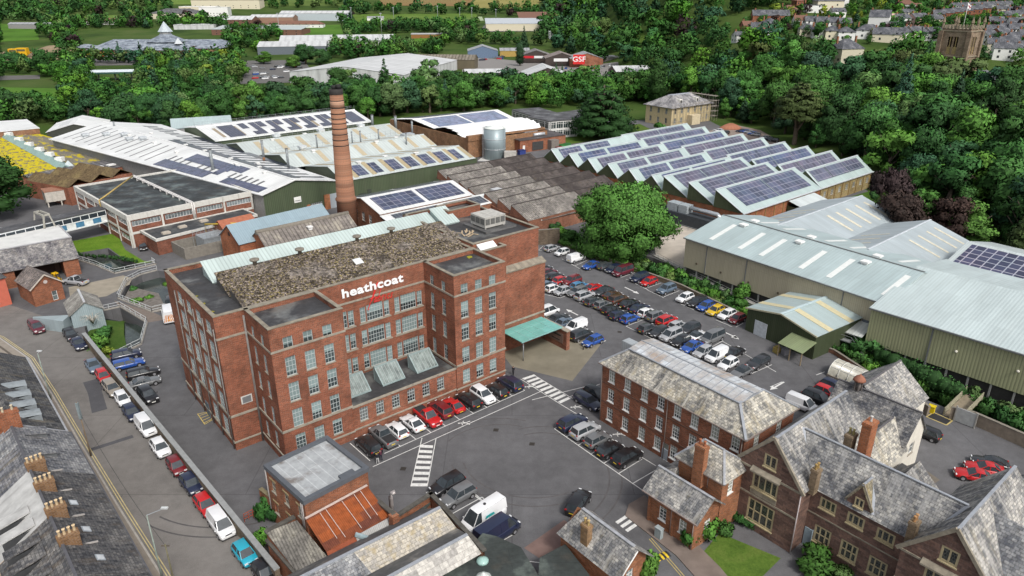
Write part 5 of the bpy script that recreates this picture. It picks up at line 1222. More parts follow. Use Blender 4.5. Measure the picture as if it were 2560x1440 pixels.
YEL=NB('flowering_moss_roof');n1=YEL.noise(.55,.6,1.3,6,.7);n2=YEL.noise(3,1,1,5,.8)
kc=YEL.ramp(n2,[(.35,(.10,.085,.06)),(.6,(.20,.18,.13))]);kc=YEL.mix(YEL.ramp(n1,[(.42,0.0),(.5,.95)]),kc,YEL.ramp(n2,[(.4,(.42,.33,.008)),(.6,(.62,.52,.02))]));YELm=YEL.done(kc,.95,0,.1)
YG=NB('patchy_moss_roof');n1=YG.noise(.35,.5,1.3,6,.7);n2=YG.noise(3,1,1,5,.8)
kc=YG.ramp(n2,[(.35,(.095,.085,.065)),(.6,(.23,.215,.18))]);kc=YG.mix(YG.ramp(n1,[(.52,0.0),(.58,.9)]),kc,(.5,.4,.015));YGm=YG.done(kc,.95,0,.1)
ym,_=simple('yellow_roofed_building','low building whose flat roof is carpeted in yellow flowering moss, teal clerestory along the middle','building',[(-60,330),(20,327),(85,332),(130,345),(255,405),(205,425),(90,440),(-60,440)],4.3,4.5,brickm((.25,.10,.06)),YELm)
m=MB(ym.location);q=[W(*p,4.5)for p in((24,333),(128,346),(252,405),(192,422))];m.prism([(p.x,p.y)for p in reversed(q)],4.6,4.72);m.build('mossy_roof',YGm,ym)
m=MB(ym.location);a,b,c,d=W(0,341,4.5),W(150,424,4.5),W(162,414,5.8),W(12,334,5.8);slab(m,[a,b,c,d],.1)
e1=W(190,421,4.5);e0=W(24,333,4.5);slab(m,[e1,e0,d,c],.1);slab(m,[b,e1,c],.1);m.build('clerestory',sheet((.27,.40,.38),.8,.2,.2),ym)
m=MB(ym.location)
for k in range(6):
 p=W(22+k*25.5,336+k*12.5,5.6);m.box(p.x-1.1,p.x+1.1,p.y-.9,p.y+.9,5.0,6.3)
m.split('roof_vent',WHITE,ym)
m=MB(ym.location);p=[W(*q,4.6)for q in((150,425),(192,421),(172,411))];slab(m,[p[0],p[1],(p[2].x,p[2].y,5.9)],.05);m.build('glazed_hip',plain((.5,.56,.56),.3),ym)
t,P=simple('white_flat_roofed_store','white roofed store with brown brick side at the far left','warehouse',[(-80,335),(0,330),(98,321),(66,299),(-60,308)],6.5,6.6,brickm((.24,.11,.07)),WHITER)
for nm,pa,pb,pc,z,zr,ln in(('left',(117,333),(150,330),(104,306),6,8,None),('right',(133,328),(180,322),(245,299),6,8,None)):pass
t,w,d=T3('white_gabled_store','white gabled store with dark gable ends and four grey rooflights beyond the yellow roof','warehouse',(116,331),(150,329),(152,300),5.5);d=22;w=19
qs,ro=gabled(t,w,d,5.5,8.0,plain((.05,.055,.045)),WHITER,'y',.3);m=MB()
for k in range(4):patch(m,qs[0],.25+k*.13,.29+k*.13,.35,.75,.02,.03)
m.split('rooflight',plain((.45,.47,.48)),ro)
t,w,d=T3('grey_roofed_store','low grey roofed store behind the long white shed, below the trees','warehouse',(430,322),(580,312),(470,303),6);gabled(t,w,d,6,8.5,plain((.3,.3,.3)),GREYR,'x',.3)
fo=thing('flat_roofed_office','two storey brick office with white concrete bands and stained dark flat roof','office building',(-87.5,155.1,0),math.radians(45.5));FW,FD=30,38
WB=plain((.56,.55,.51),.85,var=.1,streak=.55,sc_col=(.18,.16,.13));fb=brickm((.20,.06,.04),.2)
m=MB();ribg=glassm((.015,.018,.02),(.22,.25,.26),.1,.6)
wz=[]
for k in range(4):wz+=[(k*7.5+3.9,5.6,6.4,1.25,9,1)]
lf=[(k*7.6+3.9,z,6.3,1.25,6,1)for k in range(5)for z in(5.6,1.9)]
wall_windows(m,fo,(0,0),(FW,0),0,6.6,wz,.15,glass=ribg,sill=False);wall_windows(m,fo,(0,FD),(0,0),0,6.6,lf,.15,glass=ribg,sill=False);wall(m,(FW,0),(FW,FD),0,6.6);wall(m,(FW,FD),(0,FD),0,6.6);m.build('wall',fb,fo)
m=MB();R_=[(-.15,-.15),(FW+.15,-.15),(FW+.15,FD+.15),(-.15,FD+.15)];parapet(m,R_,.5,6.5,7.75)
for p,q2 in(((0,0),(FW,0)),((0,FD),(0,0))):
 band(m,p,q2,3.4,.55,.08)
 L=(Vector(q2)-Vector(p));n_=4 if p==(0,0)else 5
 for i in range(n_+1):
  c=Vector(p)+L*i/n_;e=L.normalized();nn=Vector((e.y,-e.x));c=c+e*(.25 if i==0 else(-.25 if i==n_ else 0));m.prism([c-e*.22+nn*.2,c+e*.22+nn*.2,c+e*.22-nn*.1,c-e*.22-nn*.1],0 if p!=(0,0)or i in(0,)else 3.6,6.55)
m.build('concrete_frame',WB,fo)
m=MB();m.face([(.3,.3,7.3),(FW-.3,.3,7.3),(FW-.3,FD-.3,7.3),(.3,FD-.3,7.3)]);m.build('flat_roof',flatroof((.04,.046,.048),(.09,.115,.108),.4,.35,.4),fo)
m=MB();m.bar((14.5,-.3,7.9),(14.5,FD,7.9),.35,.2);m.bar((14.9,-.3,8.0),(14.9,FD,8.0),.3,.2);m.tube([(14.6,-.35,4),(14.6,-.35,7.9)],.15,6);m.tube([(15.1,-.35,4),(15.1,-.35,7.9)],.15,6)
for i in range(9):m.box(14.2,15.2,2+i*4,2.2+i*4,7.3,7.8)
m.build('roof_pipe',plain((.62,.60,.58)),fo)
yp=plain((.50,.36,.12),.6);m=MB();m.tube([(-.4,17,5.5),(-.4,17,8.1),(1.2,18.5,8.3),(13.5,34.5,8.6)],.2,6);m.build('yellow_gas_pipe',yp,fo)
ex=thing('office_extension','single storey brick extension with dark flat roof, white fascia and three square rooflights','building',fo.location,fo.rotation_euler.z)
m=MB();m.prism([(2.2,-9.4),(27,-7.5),(27,-.25),(2.2,-.25)],0,3.3);wall(m,(0.2,-2.6),(2.2,-2.6),0,3.3);m.build('wall',fb,ex)
m=MB();parapet(m,[(2.0,-9.6),(27.2,-7.7),(27.2,-.2),(2.0,-.2)],.4,3.3,3.9);m.build('fascia',WB,ex);m=MB();m.prism([(2.3,-9.2),(27,-7.4),(27,-.3),(2.3,-.3)],3.3,3.7);m.build('flat_roof',flatroof((.05,.055,.06),(.1,.11,.11)),ex)
for x,y in((5.5,-6.5),(10,-4.6),(15.5,-3.6)):m=MB();m.box(x-.9,x+.9,y-.6,y+.6,3.7,4.1);m.box(x-.75,x+.75,y-.45,y+.45,4.1,4.2);m.split('rooflight',plain((.42,.38,.32)),ex)
t,w,d=T3('brown_roofed_range','low range with brown mossy pitched roofs and white rooflights behind the flat roofed office','building',(170,470),(330,432),(90,445),5);hb=thing
m=MB();m.box(0,w,0,d,0,5);m.build('wall',brickm((.26,.08,.05)),t)
m=MB();ro=m
for k in range(3):x0=k*w/3;x1=x0+w/3;slab(m,[(x0,d,5),(x0,0,5),((x0+x1)/2,0,6.8),((x0+x1)/2,d,6.8)],.1);slab(m,[(x1,0,5),(x1,d,5),((x0+x1)/2,d,6.801),((x0+x1)/2,0,6.801)],.1)
m.build('roof',asbestos((.14,.10,.055),(.22,.17,.08),.4,.5),t)
t,w,d=T3('slate_strip_building','narrow dark roofed strip with white rooflights along the yellow mossy roof','building',(100,455),(305,415),(92,437),4.6);m=MB();m.box(0,w,0,d,0,4.5);m.build('wall',brickm((.26,.08,.05)),t)
m=MB();slab(m,[(-.2,-.2,4.55),(w,-.2,4.55),(w,d,5.3),(-.2,d,5.3)],.1);m.build('roof',asbestos((.13,.125,.13),(.24,.23,.22),1.5,.5),t)
m=MB()
for k in range(6):m.box(2+k*w/6.4,4.3+k*w/6.4,1.5,3.0,4.9,5.3)
m.split('rooflight',WHITE,t)
t=thing('cooling_tank','pale box shaped cooling tank with rusty lid beside the flat roofed office','tank',(*W(150,500,1)[:2],0),math.radians(40))
m=MB();m.box(-3.5,3.5,-2.5,2.5,1.4,4.2)
for x in(-3.2,0,3.2):
 for y in(-2.2,2.2):m.box(x-.15,x+.15,y-.15,y+.15,0,1.4)
m.build('tank',plain((.48,.45,.40),.8,streak=.4),t);m=MB();m.box(-3.6,3.6,-2.6,2.6,4.2,4.35);m.build('lid',plain((.30,.15,.10),.9,var=.3),t)
fbg=thing('covered_footbridge','enclosed footbridge with row of windows above alternating blue and white panels','footbridge',(-100.9,165.6,0),math.radians(234.6))
L=46;m=MB();m.box(-1,L,0.08,3.2,3.35,6.5);m.build('body',plain((.70,.72,.72)),fbg);m=MB();m.box(-1.2,L,-.3,3.5,6.5,6.7);m.build('roof',flatroof((.07,.07,.075),(.12,.12,.12)),fbg)
m=MB();m.box(-1,L,3.2,3.3,3.35,3.7);m.box(-1,L,3.2,3.34,4.95,5.15);m.box(-1,L,3.2,3.36,6.2,6.5);
n_=24
for i in range(n_):x=-1+i*(L+1)/n_;m.box(x-.06,x+.06,3.2,3.33,5.15,6.2)
m.build('frame',plain((.72,.74,.75)),fbg)
m=MB();m.box(-1,L,3.2,3.26,5.15,6.2);m.build('windows',plain((.03,.04,.05),.15,spec=.5),fbg)
m=MB()
for i in range(0,n_,2):x=.4+i*(L+1)/n_;m.box(x,x+1.85,3.2,3.28,3.7,4.95)
m.split('blue_panel',plain((.07,.20,.33),.5,var=.25),fbg)
m=MB();c=12.0
for s in(-1.6,1.6):m.bar((c+s*1.4,4.6,0),(c+s*.35,3.9,8.4),.3);m.bar((c+s*1.4,-1.2,0),(c+s*.35,-.6,8.4),.3)
m.bar((c-.6,3.9,8.4),(c+.6,3.9,8.4),.35);m.bar((c-.6,-.6,8.4),(c+.6,-.6,8.4),.35);m.bar((c-.6,3.9,8.4),(c-.6,-.6,8.4),.35);m.bar((c+.6,3.9,8.4),(c+.6,-.6,8.4),.35);m.build('trestle',plain((.33,.32,.28)),fbg)
dp=thing('depot','depot with pale flat-pitched roof, mossy grey slates in front and an open brick bay','depot',(-100.3,130.7,0),math.radians(39.4))
DB=brickm((.26,.085,.045),.2)
m=MB();wall(m,(-22,0),(1.5,0),0,3.8);wall(m,(1.5,0),(1.5,5.2),0,3.8);wall(m,(1.5,5.2),(10.0,5.2),0,3.8);wall(m,(10.0,5.2),(10.0,0),0,3.8);wall(m,(10.0,0),(12.8,0),0,3.8)
m.face([(12.8,0,0),(12.8,30,0),(12.8,30,4.6),(12.8,5.4,6.4),(12.8,0,3.8)]);m.face([(12.8,30,0),(-22,30,0),(-22,30,4.6),(12.8,30,4.6)]);m.build('wall',DB,dp)
m=MB();slab(m,[(-22,-.4,3.65),(13.1,-.4,3.65),(13.1,5.4,6.6),(-22,5.4,6.6)],.15);m.build('slate_roof',slate((.10,.095,.105),(.27,.26,.25),.45,(.24,.22,.18),.4,.5,.4,.35),dp)
m=MB();slab(m,[(13.1,30.3,4.7),(-22,30.3,4.7),(-22,5.4,6.62),(13.1,5.4,6.62)],.15);m.build('pale_roof',plain((.60,.60,.58),.8,var=.1,scale=.4,streak=.2,sc_col=(.35,.35,.36)),dp)
m=MB();m.bar((-22,5.4,6.68),(13.1,5.4,6.68),.5,.12);m.bar((13.1,5.4,6.6),(13.1,30.3,4.7),.3,.2);m.build('ridge',plain((.33,.33,.34)),dp)
m=MB();m.box(1.6,10,5.1,5.18,0,3.6);m.build('bay_back',plain((.06,.035,.03)),dp);m=MB();m.box(8.9,9.7,4.98,5.08,0,2.2);m.build('door',plain((.10,.06,.05)),dp)
bh=thing('brick_hut','small brick outbuilding with mottled tile roof and round gable vent beside the street','outbuilding',(-89.6,121.9,0),math.radians(51))
m=MB();wall_windows(m,bh,(0,0),(5.2,0),0,3.6,[(3.6,1.2,.9,1.9,1,2)],.2,sill=False);wall(m,(5.2,0),(5.2,7.6),0,3.6);wall(m,(5.2,7.6),(0,7.6),0,3.6);wall_windows(m,bh,(0,7.6),(0,0),0,3.6,[(1.5,3.1,.6,.4,1,1),(3.8,3.1,.6,.4,1,1),(6.1,3.1,.6,.4,1,1)],.2,sill=False);m.face([(0,0,3.6),(5.2,0,3.6),(2.6,0,5.6)]);m.face([(5.2,7.6,3.6),(0,7.6,3.6),(2.6,7.6,5.6)]);m.build('wall',DB,bh)
m=MB()
for s,xa in((0,-.3),(1,5.5)):P4=[(xa,7.9,3.4),(xa,-.25,3.4),(2.6,-.25,5.75),(2.6,7.9,5.75)];slab(m,P4,.12)
m.build('roof',slate((.10,.085,.08),(.23,.2,.185),.5,(.2,.15,.12),.4,.35,.25,.2),bh);m=MB();m.bar((-.3,-.3,3.45),(2.6,-.3,5.8),.12,.2);m.bar((5.5,-.3,3.45),(2.6,-.3,5.8),.12,.2);m.build('bargeboard',plain((.5,.44,.38)),bh)
m=MB();m.tube([(2.6,-.03,4.3),(2.6,.02,4.3)],.35,14);m.build('round_vent',plain((.45,.40,.38)),bh)
chh=thing('coral_house','coral painted rendered house with white windows at the left edge','house',(*W(31,760,0)[:2],0),math.radians(51))
m=MB();wall_windows(m,chh,(-9,0),(0,0),0,5.5,[(6.6,4.2,1.0,1.3,2,2),(6.6,1.5,1.0,1.5,2,3),(2.5,4.2,1.0,1.3,2,2)],.15);wall(m,(0,0),(0,6),0,5.5);wall(m,(0,6),(-9,6),0,5.5);m.build('wall',plain((.48,.13,.085),.9,var=.08),chh);m=MB();hip(m,-9,0,0,6,5.5,7.2,-6,-2.5,3,3,.3);m.build('roof',SL_DARK,chh)
bs=thing('blue_grey_shed','pale blue grey corrugated shed with weathered hipped roof between street and yard','shed',(-77.2,112.7,0),math.radians(37))
m=MB();m.box(0,5.0,0,7,-1.5,2.7);m.face([(0,0,2.7),(5,0,2.7),(2.5,0,4.3)]);m.face([(5,7,2.7),(0,7,2.7),(2.5,7,4.3)]);m.build('wall',sheet((.30,.37,.39),.3,.15,.25),bs)
m=MB();slab(m,[(-.3,7.2,2.5),(-.3,-.3,2.5),(2.5,-.2,4.45),(2.5,7.2,4.45)],.1);slab(m,[(5.3,-.3,2.5),(5.3,7.2,2.5),(2.5,7.2,4.451),(2.5,-.2,4.451)],.1);m.build('roof',asbestos((.23,.22,.20),(.36,.35,.32),.5,.45),bs);m=MB();m.bar((2.5,-.2,4.5),(2.5,7.2,4.5),.35,.1);m.build('ridge',plain((.42,.43,.44)),bs)
m=MB();m.prism([(-1.4,-1),(0,1.2),(-.2,1.3),(-5.2,4.2),(-5.4,4.0)],0,2.2);m.build('fence_panel',sheet((.30,.36,.38),.2,.2,.2),bs)
tk=thing('water_butt','dark plastic tanks against the gable of the blue grey shed','tank',(*W(210,805,0)[:2],0),math.radians(37));m=MB();m.tube([(0,0,-1.5),(0,0,1.2)],.6,12);m.tube([(1.3,.2,-1.5),(1.3,.2,1.0)],.55,12);m.build('tank',plain((.03,.035,.05),.5),tk)
t=thing('blue_roofed_building','brick gabled building with smooth blue sheet roof behind the mill','building',(*W(599,610,5)[:2],0),math.radians(46))
qs,ro=gabled(t,23,9,5,8.2,brickm((.33,.10,.045)),sheet((.24,.32,.365),.5,.08,.1,.5,var=.06),'x',.3);m=MB();m.tube([(-.05,4.5,6.2),(.02,4.5,6.2)],.5,14);m.build('round_vent',plain((.05,.03,.025)),t)
t=thing('grey_roofed_brick_range','brick range with weathered grey fibre cement roof and rounded ridge between mill and blue roof','building',(*W(664,616,5)[:2],0),math.radians(41))
qs,ro=gabled(t,21.5,7.5,5,7.3,brickm((.33,.10,.045)),asbestos((.19,.17,.155),(.36,.33,.27),.9,.3),'x',.25);m=MB();m.tube([(-.3,3.75,7.15),(21.8,3.75,7.15)],.55,10);m.build('ridge_roll',plain((.20,.18,.15),.9,var=.25),t);vents(t,[(11,1.5,6.3)],.8,.5)
t=thing('small_brick_roof','small red tiled brick building under pipes behind the blue roof','building',(*W(560,575,4)[:2],0),math.radians(46));gabled(t,8,5,4,5.6,brickm((.30,.09,.05)),plain((.33,.12,.07),.9,var=.2),'x',.2)
yd=thing('plant_compound','concrete walled compound with caged steel plant and yellow pipes beside the mill','compound',(*W(465,650,0)[:2],0),math.radians(46))
m=MB();parapet(m,[(0,0),(13,-1),(13,7),(0,7)],.3,0,2.6);m.build('wall',plain((.20,.185,.16),.9,streak=.5),yd)
m=MB();m.box(5,11,1,5.5,.6,3.4);m.build('plant_box',plain((.35,.38,.40),.4,.4),yd);m=MB()
for z in(3.5,4.0,4.5):m.bar((4.6,.6,z),(11.4,.6,z),.06);m.bar((4.6,5.9,z),(11.4,5.9,z),.06)
for i in range(8):m.bar((4.6+i*.97,.6,.5),(4.6+i*.97,.6,4.5),.06);m.bar((4.6+i*.97,5.9,.5),(4.6+i*.97,5.9,4.5),.06)
m.build('cage',GALV,yd);m=MB();m.tube([(8,6.5,1.5),(8,6.5,5),(16,1.5,4.6),(17,.5,1)],.2,6);m.tube([(10,6.8,1.5),(10,6.8,4.4),(15,4,4.2)],.2,6);m.build('yellow_pipe',plain((.55,.38,.06),.6),yd)
t=thing('solar_roofed_workshop','brick workshop with low white roof almost covered by blue solar panels and a red door','workshop',(-31.3,162.3,0),math.radians(39.6))
qs,ro=gabled(t,27,17.6,6,8.0,brickm((.27,.10,.06)),WHITER,'x',.3,wins={'l':[(12.5,3.4,1.5,2.2,3,3),(9,3.4,1.5,2.2,3,3),(5.4,3.4,1.5,2.2,3,3)]},wk=dict(glass=MILLGLASSD))
arrays(ro,qs[0],[(.07,.5,.14,.88),(.54,.94,.14,.88)]);arrays(ro,qs[1],[(.05,.45,.15,.9),(.5,.95,.15,.9)],pvm((.045,.055,.07),(.2,.22,.24),1,1.65,.04))
m=MB();m.box(-.08,.02,1.2,3.2,0,3.0);m.build('red_door',plain((.5,.02,.02)),t)
m=MB();m.prism([(0.1,-5.2),(31,-5.2),(31,9),(27.1,9),(27.1,0),(.1,0)],0,4.6,top=False);m.build('lower_wall',brickm((.27,.10,.06)),t);q=[(-.2,-5.4,4.6),(31.2,-5.4,4.6),(31.2,.0,5.6),(-.2,.0,5.6)];m=MB();slab(m,q,.12);slab(m,[(31.3,-5.4,4.6),(31.3,9,4.6),(27.2,9,5.6),(27.2,-.1,5.6)],.12);lo=m.build('lower_roof',WHITER,t);arrays(lo,q,[(.08,.5,.15,.85),(.56,.93,.15,.85)],pvm((.05,.06,.07),(.2,.22,.24),1,1.65,.04))
t=thing('yellow_machine','yellow caged gas cylinders standing by the chimney foot','machine',(*W(902,556,0)[:2],0),.6);m=MB()
for i in range(4):m.tube([(i*.7,0,0),(i*.7,0,2.6)],.3,8);m.bar((-.4,-.4,.8*i),(2.5,-.4,.8*i),.08)
m.build('frame',plain((.55,.42,.02)),t)
cb=W(874,600,0);chm=thing('factory_chimney','tall tapering red brick factory chimney with dark iron bands near its top','chimney',(-40.2,167,0))
ztop=34.2;m=MB();m.lathe([(2.45,0),(2.33,8.0),(2.52,8.2),(2.52,8.6),(2.2,8.9),(1.52,ztop-1.2)],n=32);CHB=brickm((.27,.115,.075),.35,.12);m.build('shaft',CHB,chm)
m=MB();m.lathe([(1.52,ztop-1.2),(1.58,ztop-1.1),(1.54,ztop)],n=32);m.lathe([(1.3,ztop),(1.3,ztop+.02)],n=20);m.build('cap',plain((.035,.032,.03)),chm);m=MB();m.tube([(-.5,0,ztop),(-.5,0,ztop+.8)],.55,12);m.tube([(.6,.1,ztop),(.6,.1,ztop+1.0)],.6,12);m.build('liner_pipe',plain((.02,.02,.02)),chm)
for k,z in enumerate((ztop-2.6,ztop-4.2,ztop-5.5,ztop-6.6,ztop-7.7,ztop-8.9,ztop-10.2,ztop-11.5,ztop-12.8)):
 r=2.2+(1.52-2.2)*(z-8.9)/(ztop-1.2-8.9)+.03;m=MB();m.lathe([(r,z),(r+.02,z),(r+.02,z+.16),(r,z+.16)],n=32);m.build('iron_band',plain((.03,.028,.028)),chm)
m=MB();m.lathe([(1.625,ztop-4.1),(1.575,ztop-2.45)],n=32);m.build('pale_band',brickm((.40,.20,.15),.1,.5),chm)
asb=thing('north_light_shed','weaving shed with seven rows of mossy grey and dark brown corrugated sawtooth roofs','factory shed',(1.47,167.5,0),math.radians(40))
LM=asbestos((.19,.175,.16),(.34,.315,.28),.6,.8);DM=asbestos((.075,.064,.06),(.125,.108,.10),.6,.45);SB=brickm((.24,.09,.06),.4)
ry=[1.6,8.2,14.8,21.9,28.8,36.4,43.4]
for k,y in enumerate(ry):
 xl=-1+k*1.2 if k<2 else(1 if k<4 else 3+(k-4)*1.5);xm=20.5+k*.7;xr=38.5+k*.6;y0=y-6.6;y1=y+.5
 if k==0:xr=30
 for a,b,mat in((xl,xm,LM),(xm+.05,xr,DM)):
  m=MB();slab(m,[(a,y0,4.0),(b,y0,4.0),(b,y-.2,6.5),(a,y-.2,6.5)],.1);slab(m,[(b,y1,4.1),(a,y1,4.1),(a,y-.2,6.501),(b,y-.2,6.501)],.1);m.build('roof',mat,asb)
 m=MB();m.bar((xl,y-.2,6.53),(xr,y-.2,6.53),.3,.14);m.bar((xl,y+.55,4.2),(xr,y+.55,4.2),.45,.12);m.bar((xm,y0,4.08),(xm,y-.2,6.55),.22,.1);m.build('ridge',plain((.05,.042,.04),.9),asb);m=MB()
 for x,s in((xl,-1),(xr,1)):f=[(x,y0,3.9),(x,y1,3.9),(x,y-.2,6.4)];m.face(f if s>0 else f[::-1])
 m.build('gable',SB,asb)
m=MB();m.prism([(-1,-5),(30,-5),(38.5,1.5),(42.5,44),(7,44),(0,8)],0,3.95);m.build('wall',SB,asb)
m=MB();m.box(6,8.6,16,18.5,4.4,6.0);m.box(6.2,8.4,15.9,16,4.8,5.6);m.build('roof_plant',plain((.45,.46,.47)),asb)
t,w,d=T3('lean_brick_shed','low brick shed with mossy grey roof and pale verge beside the big round tree','shed',(1355,549),(1434,530),(1328,521),3.4);m=MB();m.box(0,w,0,d,0,3.3);m.build('wall',SB,t);m=MB();slab(m,[(-.3,-.3,3.3),(w+.5,-.3,3.3),(w+.5,d,4.8),(-.3,d,4.8)],.12);m.build('roof',LM,t);m=MB();m.bar((-.35,-.3,3.4),(-.35,d,4.9),.3,.2);m.build('verge',WHITE,t)
hl=thing('brick_hall','brown brick hall with stepped parapet, white barrel roof and blue solar panels at the back','hall',(*W(1172,346,7)[:2],0),math.radians(36));HB=brickm((.27,.135,.075),.3)
m=MB();HR=[(0,0),(35,0),(39,48),(-4,52)];parapet(m,[(-.5,-.3),(6,-.3),(6,2),(35,1),(38,48),(-4.3,52)],.5,6.3,7.0);m.prism([(-.5,-.3),(35,-.3),(38,48),(-4.3,52)],0,6.3,top=False);m.box(-.6,6,-.6,1.0,6,7.8);m.build('wall',HB,hl)
wr=plain((.76,.76,.75),.7,var=.05,streak=.12,sc_col=(.5,.5,.52));m=MB();pts=[(3.0,6.8),(5.5,8.0),(9,8.7),(13,8.9),(17,8.7),(21,8.0)]
for(y0,z0),(y1,z1)in zip(pts,pts[1:]):m.face([(-.3,y0,z0),(34.5,y0,z0),(35.5,y1,z1),(-1.5,y1,z1)],True)
m.build('barrel_roof',wr,hl)
m=MB();q=[(-1.8,21,7.6),(36,21,7.6),(37.5,36,9.2),(-3,36,9.2)];slab(m,q,.1);slab(m,[(38,48,7.2),(-4,51.5,7.2),(-3,36,9.201),(37.5,36,9.201)],.1);ro=m.build('roof',wr,hl);arrays(ro,q,[(.08,.47,.05,.9),(.5,.93,.05,.9)],pvm((.13,.16,.24),(.3,.33,.4),1,1.65,.04));arrays(ro,[(38,48,7.2),(-4,51.5,7.2),(-3,36,9.2),(37.5,36,9.2)],[(.05,.9,.1,.9)],pvm((.07,.08,.1),(.2,.2,.22)))
si=thing('silo','round galvanised steel silo with ladder standing before the brick hall','silo',(-6.1,250.5,0));sm_=sheet((.27,.33,.35),40,.0,.3,.4,metal=.2);m=MB();m.lathe([(3.85,0),(3.85,10.6)],n=40);m.build('shell',sm_,si);m=MB();m.lathe([(3.9,10.6),(3.85,10.8),(.2,11.5)],n=40);m.build('lid',plain((.62,.66,.63)),si)
for z in(3.5,7.0):m=MB();m.lathe([(3.86,z),(3.93,z),(3.93,z+.18),(3.86,z+.18)],n=40);m.build('hoop',plain((.5,.53,.54),.4,.3),si)
m=MB();m.bar((-3.9,-1.2,0),(-3.9,-1.2,12),.08);m.bar((-4.3,-.8,0),(-4.3,-.8,12),.08)
for i in range(20):m.bar((-3.9,-1.2,.5+i*.55),(-4.3,-.8,.5+i*.55),.05)
m.bar((3.2,-2.6,0),(3.2,-2.6,11.5),.08);m.build('ladder',GALV,si);m=MB();m.box(3.4,7.6,-4.5,-1.5,0,3.0);m.build('pump_house',plain((.40,.38,.35)),si)
flatw('silo_base',[(-12,246),(2,242),(6,250),(-10,255)],.02,plain((.5,.5,.48)))
an=thing('brick_annex','flat roofed red brick annex with pipes and white door right of the silo','building',(*W(1300,352,4.5)[:2],0),math.radians(34));RB=brickm((.28,.09,.05),.2)
m=MB();m.box(0,21,0,17,0,4.4);m.build('wall',RB,an);m=MB();m.box(-.2,21.2,-.2,17.2,4.4,4.6);m.build('flat_roof',flatroof((.075,.065,.065),(.12,.11,.11),.3,.2),an);m=MB();m.box(1.2,2.2,-.1,0,0,2.6);m.build('door',WHITE,an);m=MB();m.box(5.5,10.5,-.12,-.01,.3,3.4);m.build('dark_recess',plain((.05,.05,.05)),an);m=MB();m.box(7,13,7,8.2,5.0,6.8);m.tube([(8.5,3.4,5.2),(13.5,3.4,5.2)],.6,10);m.build('roof_plant',plain((.55,.57,.6),.4,.3),an);m=MB();m.box(12.5,16,-2.5,0,0,3.6);m.build('timber_store',plain((.19,.17,.15)),an)  # flat panel on the annex wall, a recess's shade put into its dark colour
for k,(x,y,c)in enumerate(((17.5,-2.5,(.05,.22,.06)),(20.0,-2.2,(.05,.2,.06)),(13.8,-5.6,(.28,.07,.05)),(-1.0,-2.5,(.03,.05,.2)))):
 t=thing('skip',['green waste skip by the annex wall','second green waste skip at the annex corner','rusty red skip before the annex','blue drum stack beside the silo'][k],'skip',an.matrix_basis@Vector((x,y,0)),.6);m=MB();m.prism([(-1.3,-.8),(1.3,-.8),(1.3,.8),(-1.3,.8)],.1,1.6);m.build('body',plain(c,.7),t);m=MB();m.box(-1.4,1.4,-.9,.9,1.6,1.72);m.build('rim',plain(sc3(c,.6)),t)
yo=thing('glazed_office','two storey V shaped office with white window grid and dark grey flat roof','office building',(*W(1377,303,7)[:2],0),math.radians(39));m=MB();gl=plain((.03,.045,.045),.15,var=.4,scale=.6,spec=.5)
def wing(t,p,q,dep):
 p,q=Vector(p),Vector(q);e=(q-p).normalized();n=Vector((-e.y,e.x));L=(q-p).length;a=[p,q,q+n*dep,p+n*dep]
 m=MB();m.prism([tuple(v)for v in a],.5,6.6,top=False);m.build('glazing',gl,t);m=MB();nn=-n
 for k,(f,g)in enumerate(((p,q),(q,q+n*dep),(p+n*dep,p))):
  E=(g-f).normalized();NN=Vector((E.y,-E.x));LL=(g-f).length;c=int(LL/3.2)
  for i in range(c+1):u=f+E*LL*i/c;m.prism([tuple(u-E*.18+NN*.15),tuple(u+E*.18+NN*.15),tuple(u+E*.18-NN*.1),tuple(u-E*.18-NN*.1)],0,6.6)
  for i in range(c*3):u=f+E*LL*i/(c*3);m.prism([tuple(u-E*.05+NN*.06),tuple(u+E*.05+NN*.06),tuple(u+E*.05),tuple(u-E*.05)],.6,6.4)
  for z,h in((.4,.9),(2.6,.12),(3.5,.9),(5.7,.12),(6.55,.5)):band(m,f,g,z,h,.1)
 m.build('frame',plain((.62,.62,.60)),t);m=MB();m.prism([tuple(v)for v in inset([tuple(v)for v in a],-.3)],6.8,7.05,bottom=True);m.build('roof',flatroof((.085,.085,.09),(.15,.15,.15),.3,.1),t).location.z=dz
dz=0
wing(yo,(0,0),(30,0),14);dz=.012;lw=local(yo.location,math.radians(39),W(1281,274,7));wing(yo,lw,(-.6,.4),13)
vl=thing('cream_villa','cream stone villa with hipped slate roof and dormers, wrapped in scaffolding','house',(*W(1680,270,8)[:2],terr(70,313)),math.radians(37));CRS=plain((.50,.41,.24),.9,var=.15,streak=.3)
m=MB();wv=[(2.5+i*4.3,z,1.3,2.2,2,2)for i in range(6)for z in(6.3,2.3)]
wall_windows(m,vl,(0,0),(26.5,0),0,8,wv,.2,frame=plain((.45,.4,.33)));wall(m,(26.5,0),(26.5,15),0,8);wall(m,(26.5,15),(0,15),0,8);wall_windows(m,vl,(0,15),(0,0),0,8,[(3+i*4.5,z,1.3,2.2,2,2)for i in range(3)for z in(6.3,2.3)],.2,frame=plain((.45,.4,.33)));m.build('wall',CRS,vl)
m=MB();hip(m,0,26.5,0,15,8,12.2,7,19.5,6.3,8.7,.9);m.build('slate_roof',slate((.10,.10,.11),(.36,.35,.35),.5,(.25,.22,.18),.2),vl);m=MB();hip(m,7,19.5,6.3,8.7,12.2,12.5,8,18,7.2,7.8,.2);m.build('lead_flat',LEAD,vl)
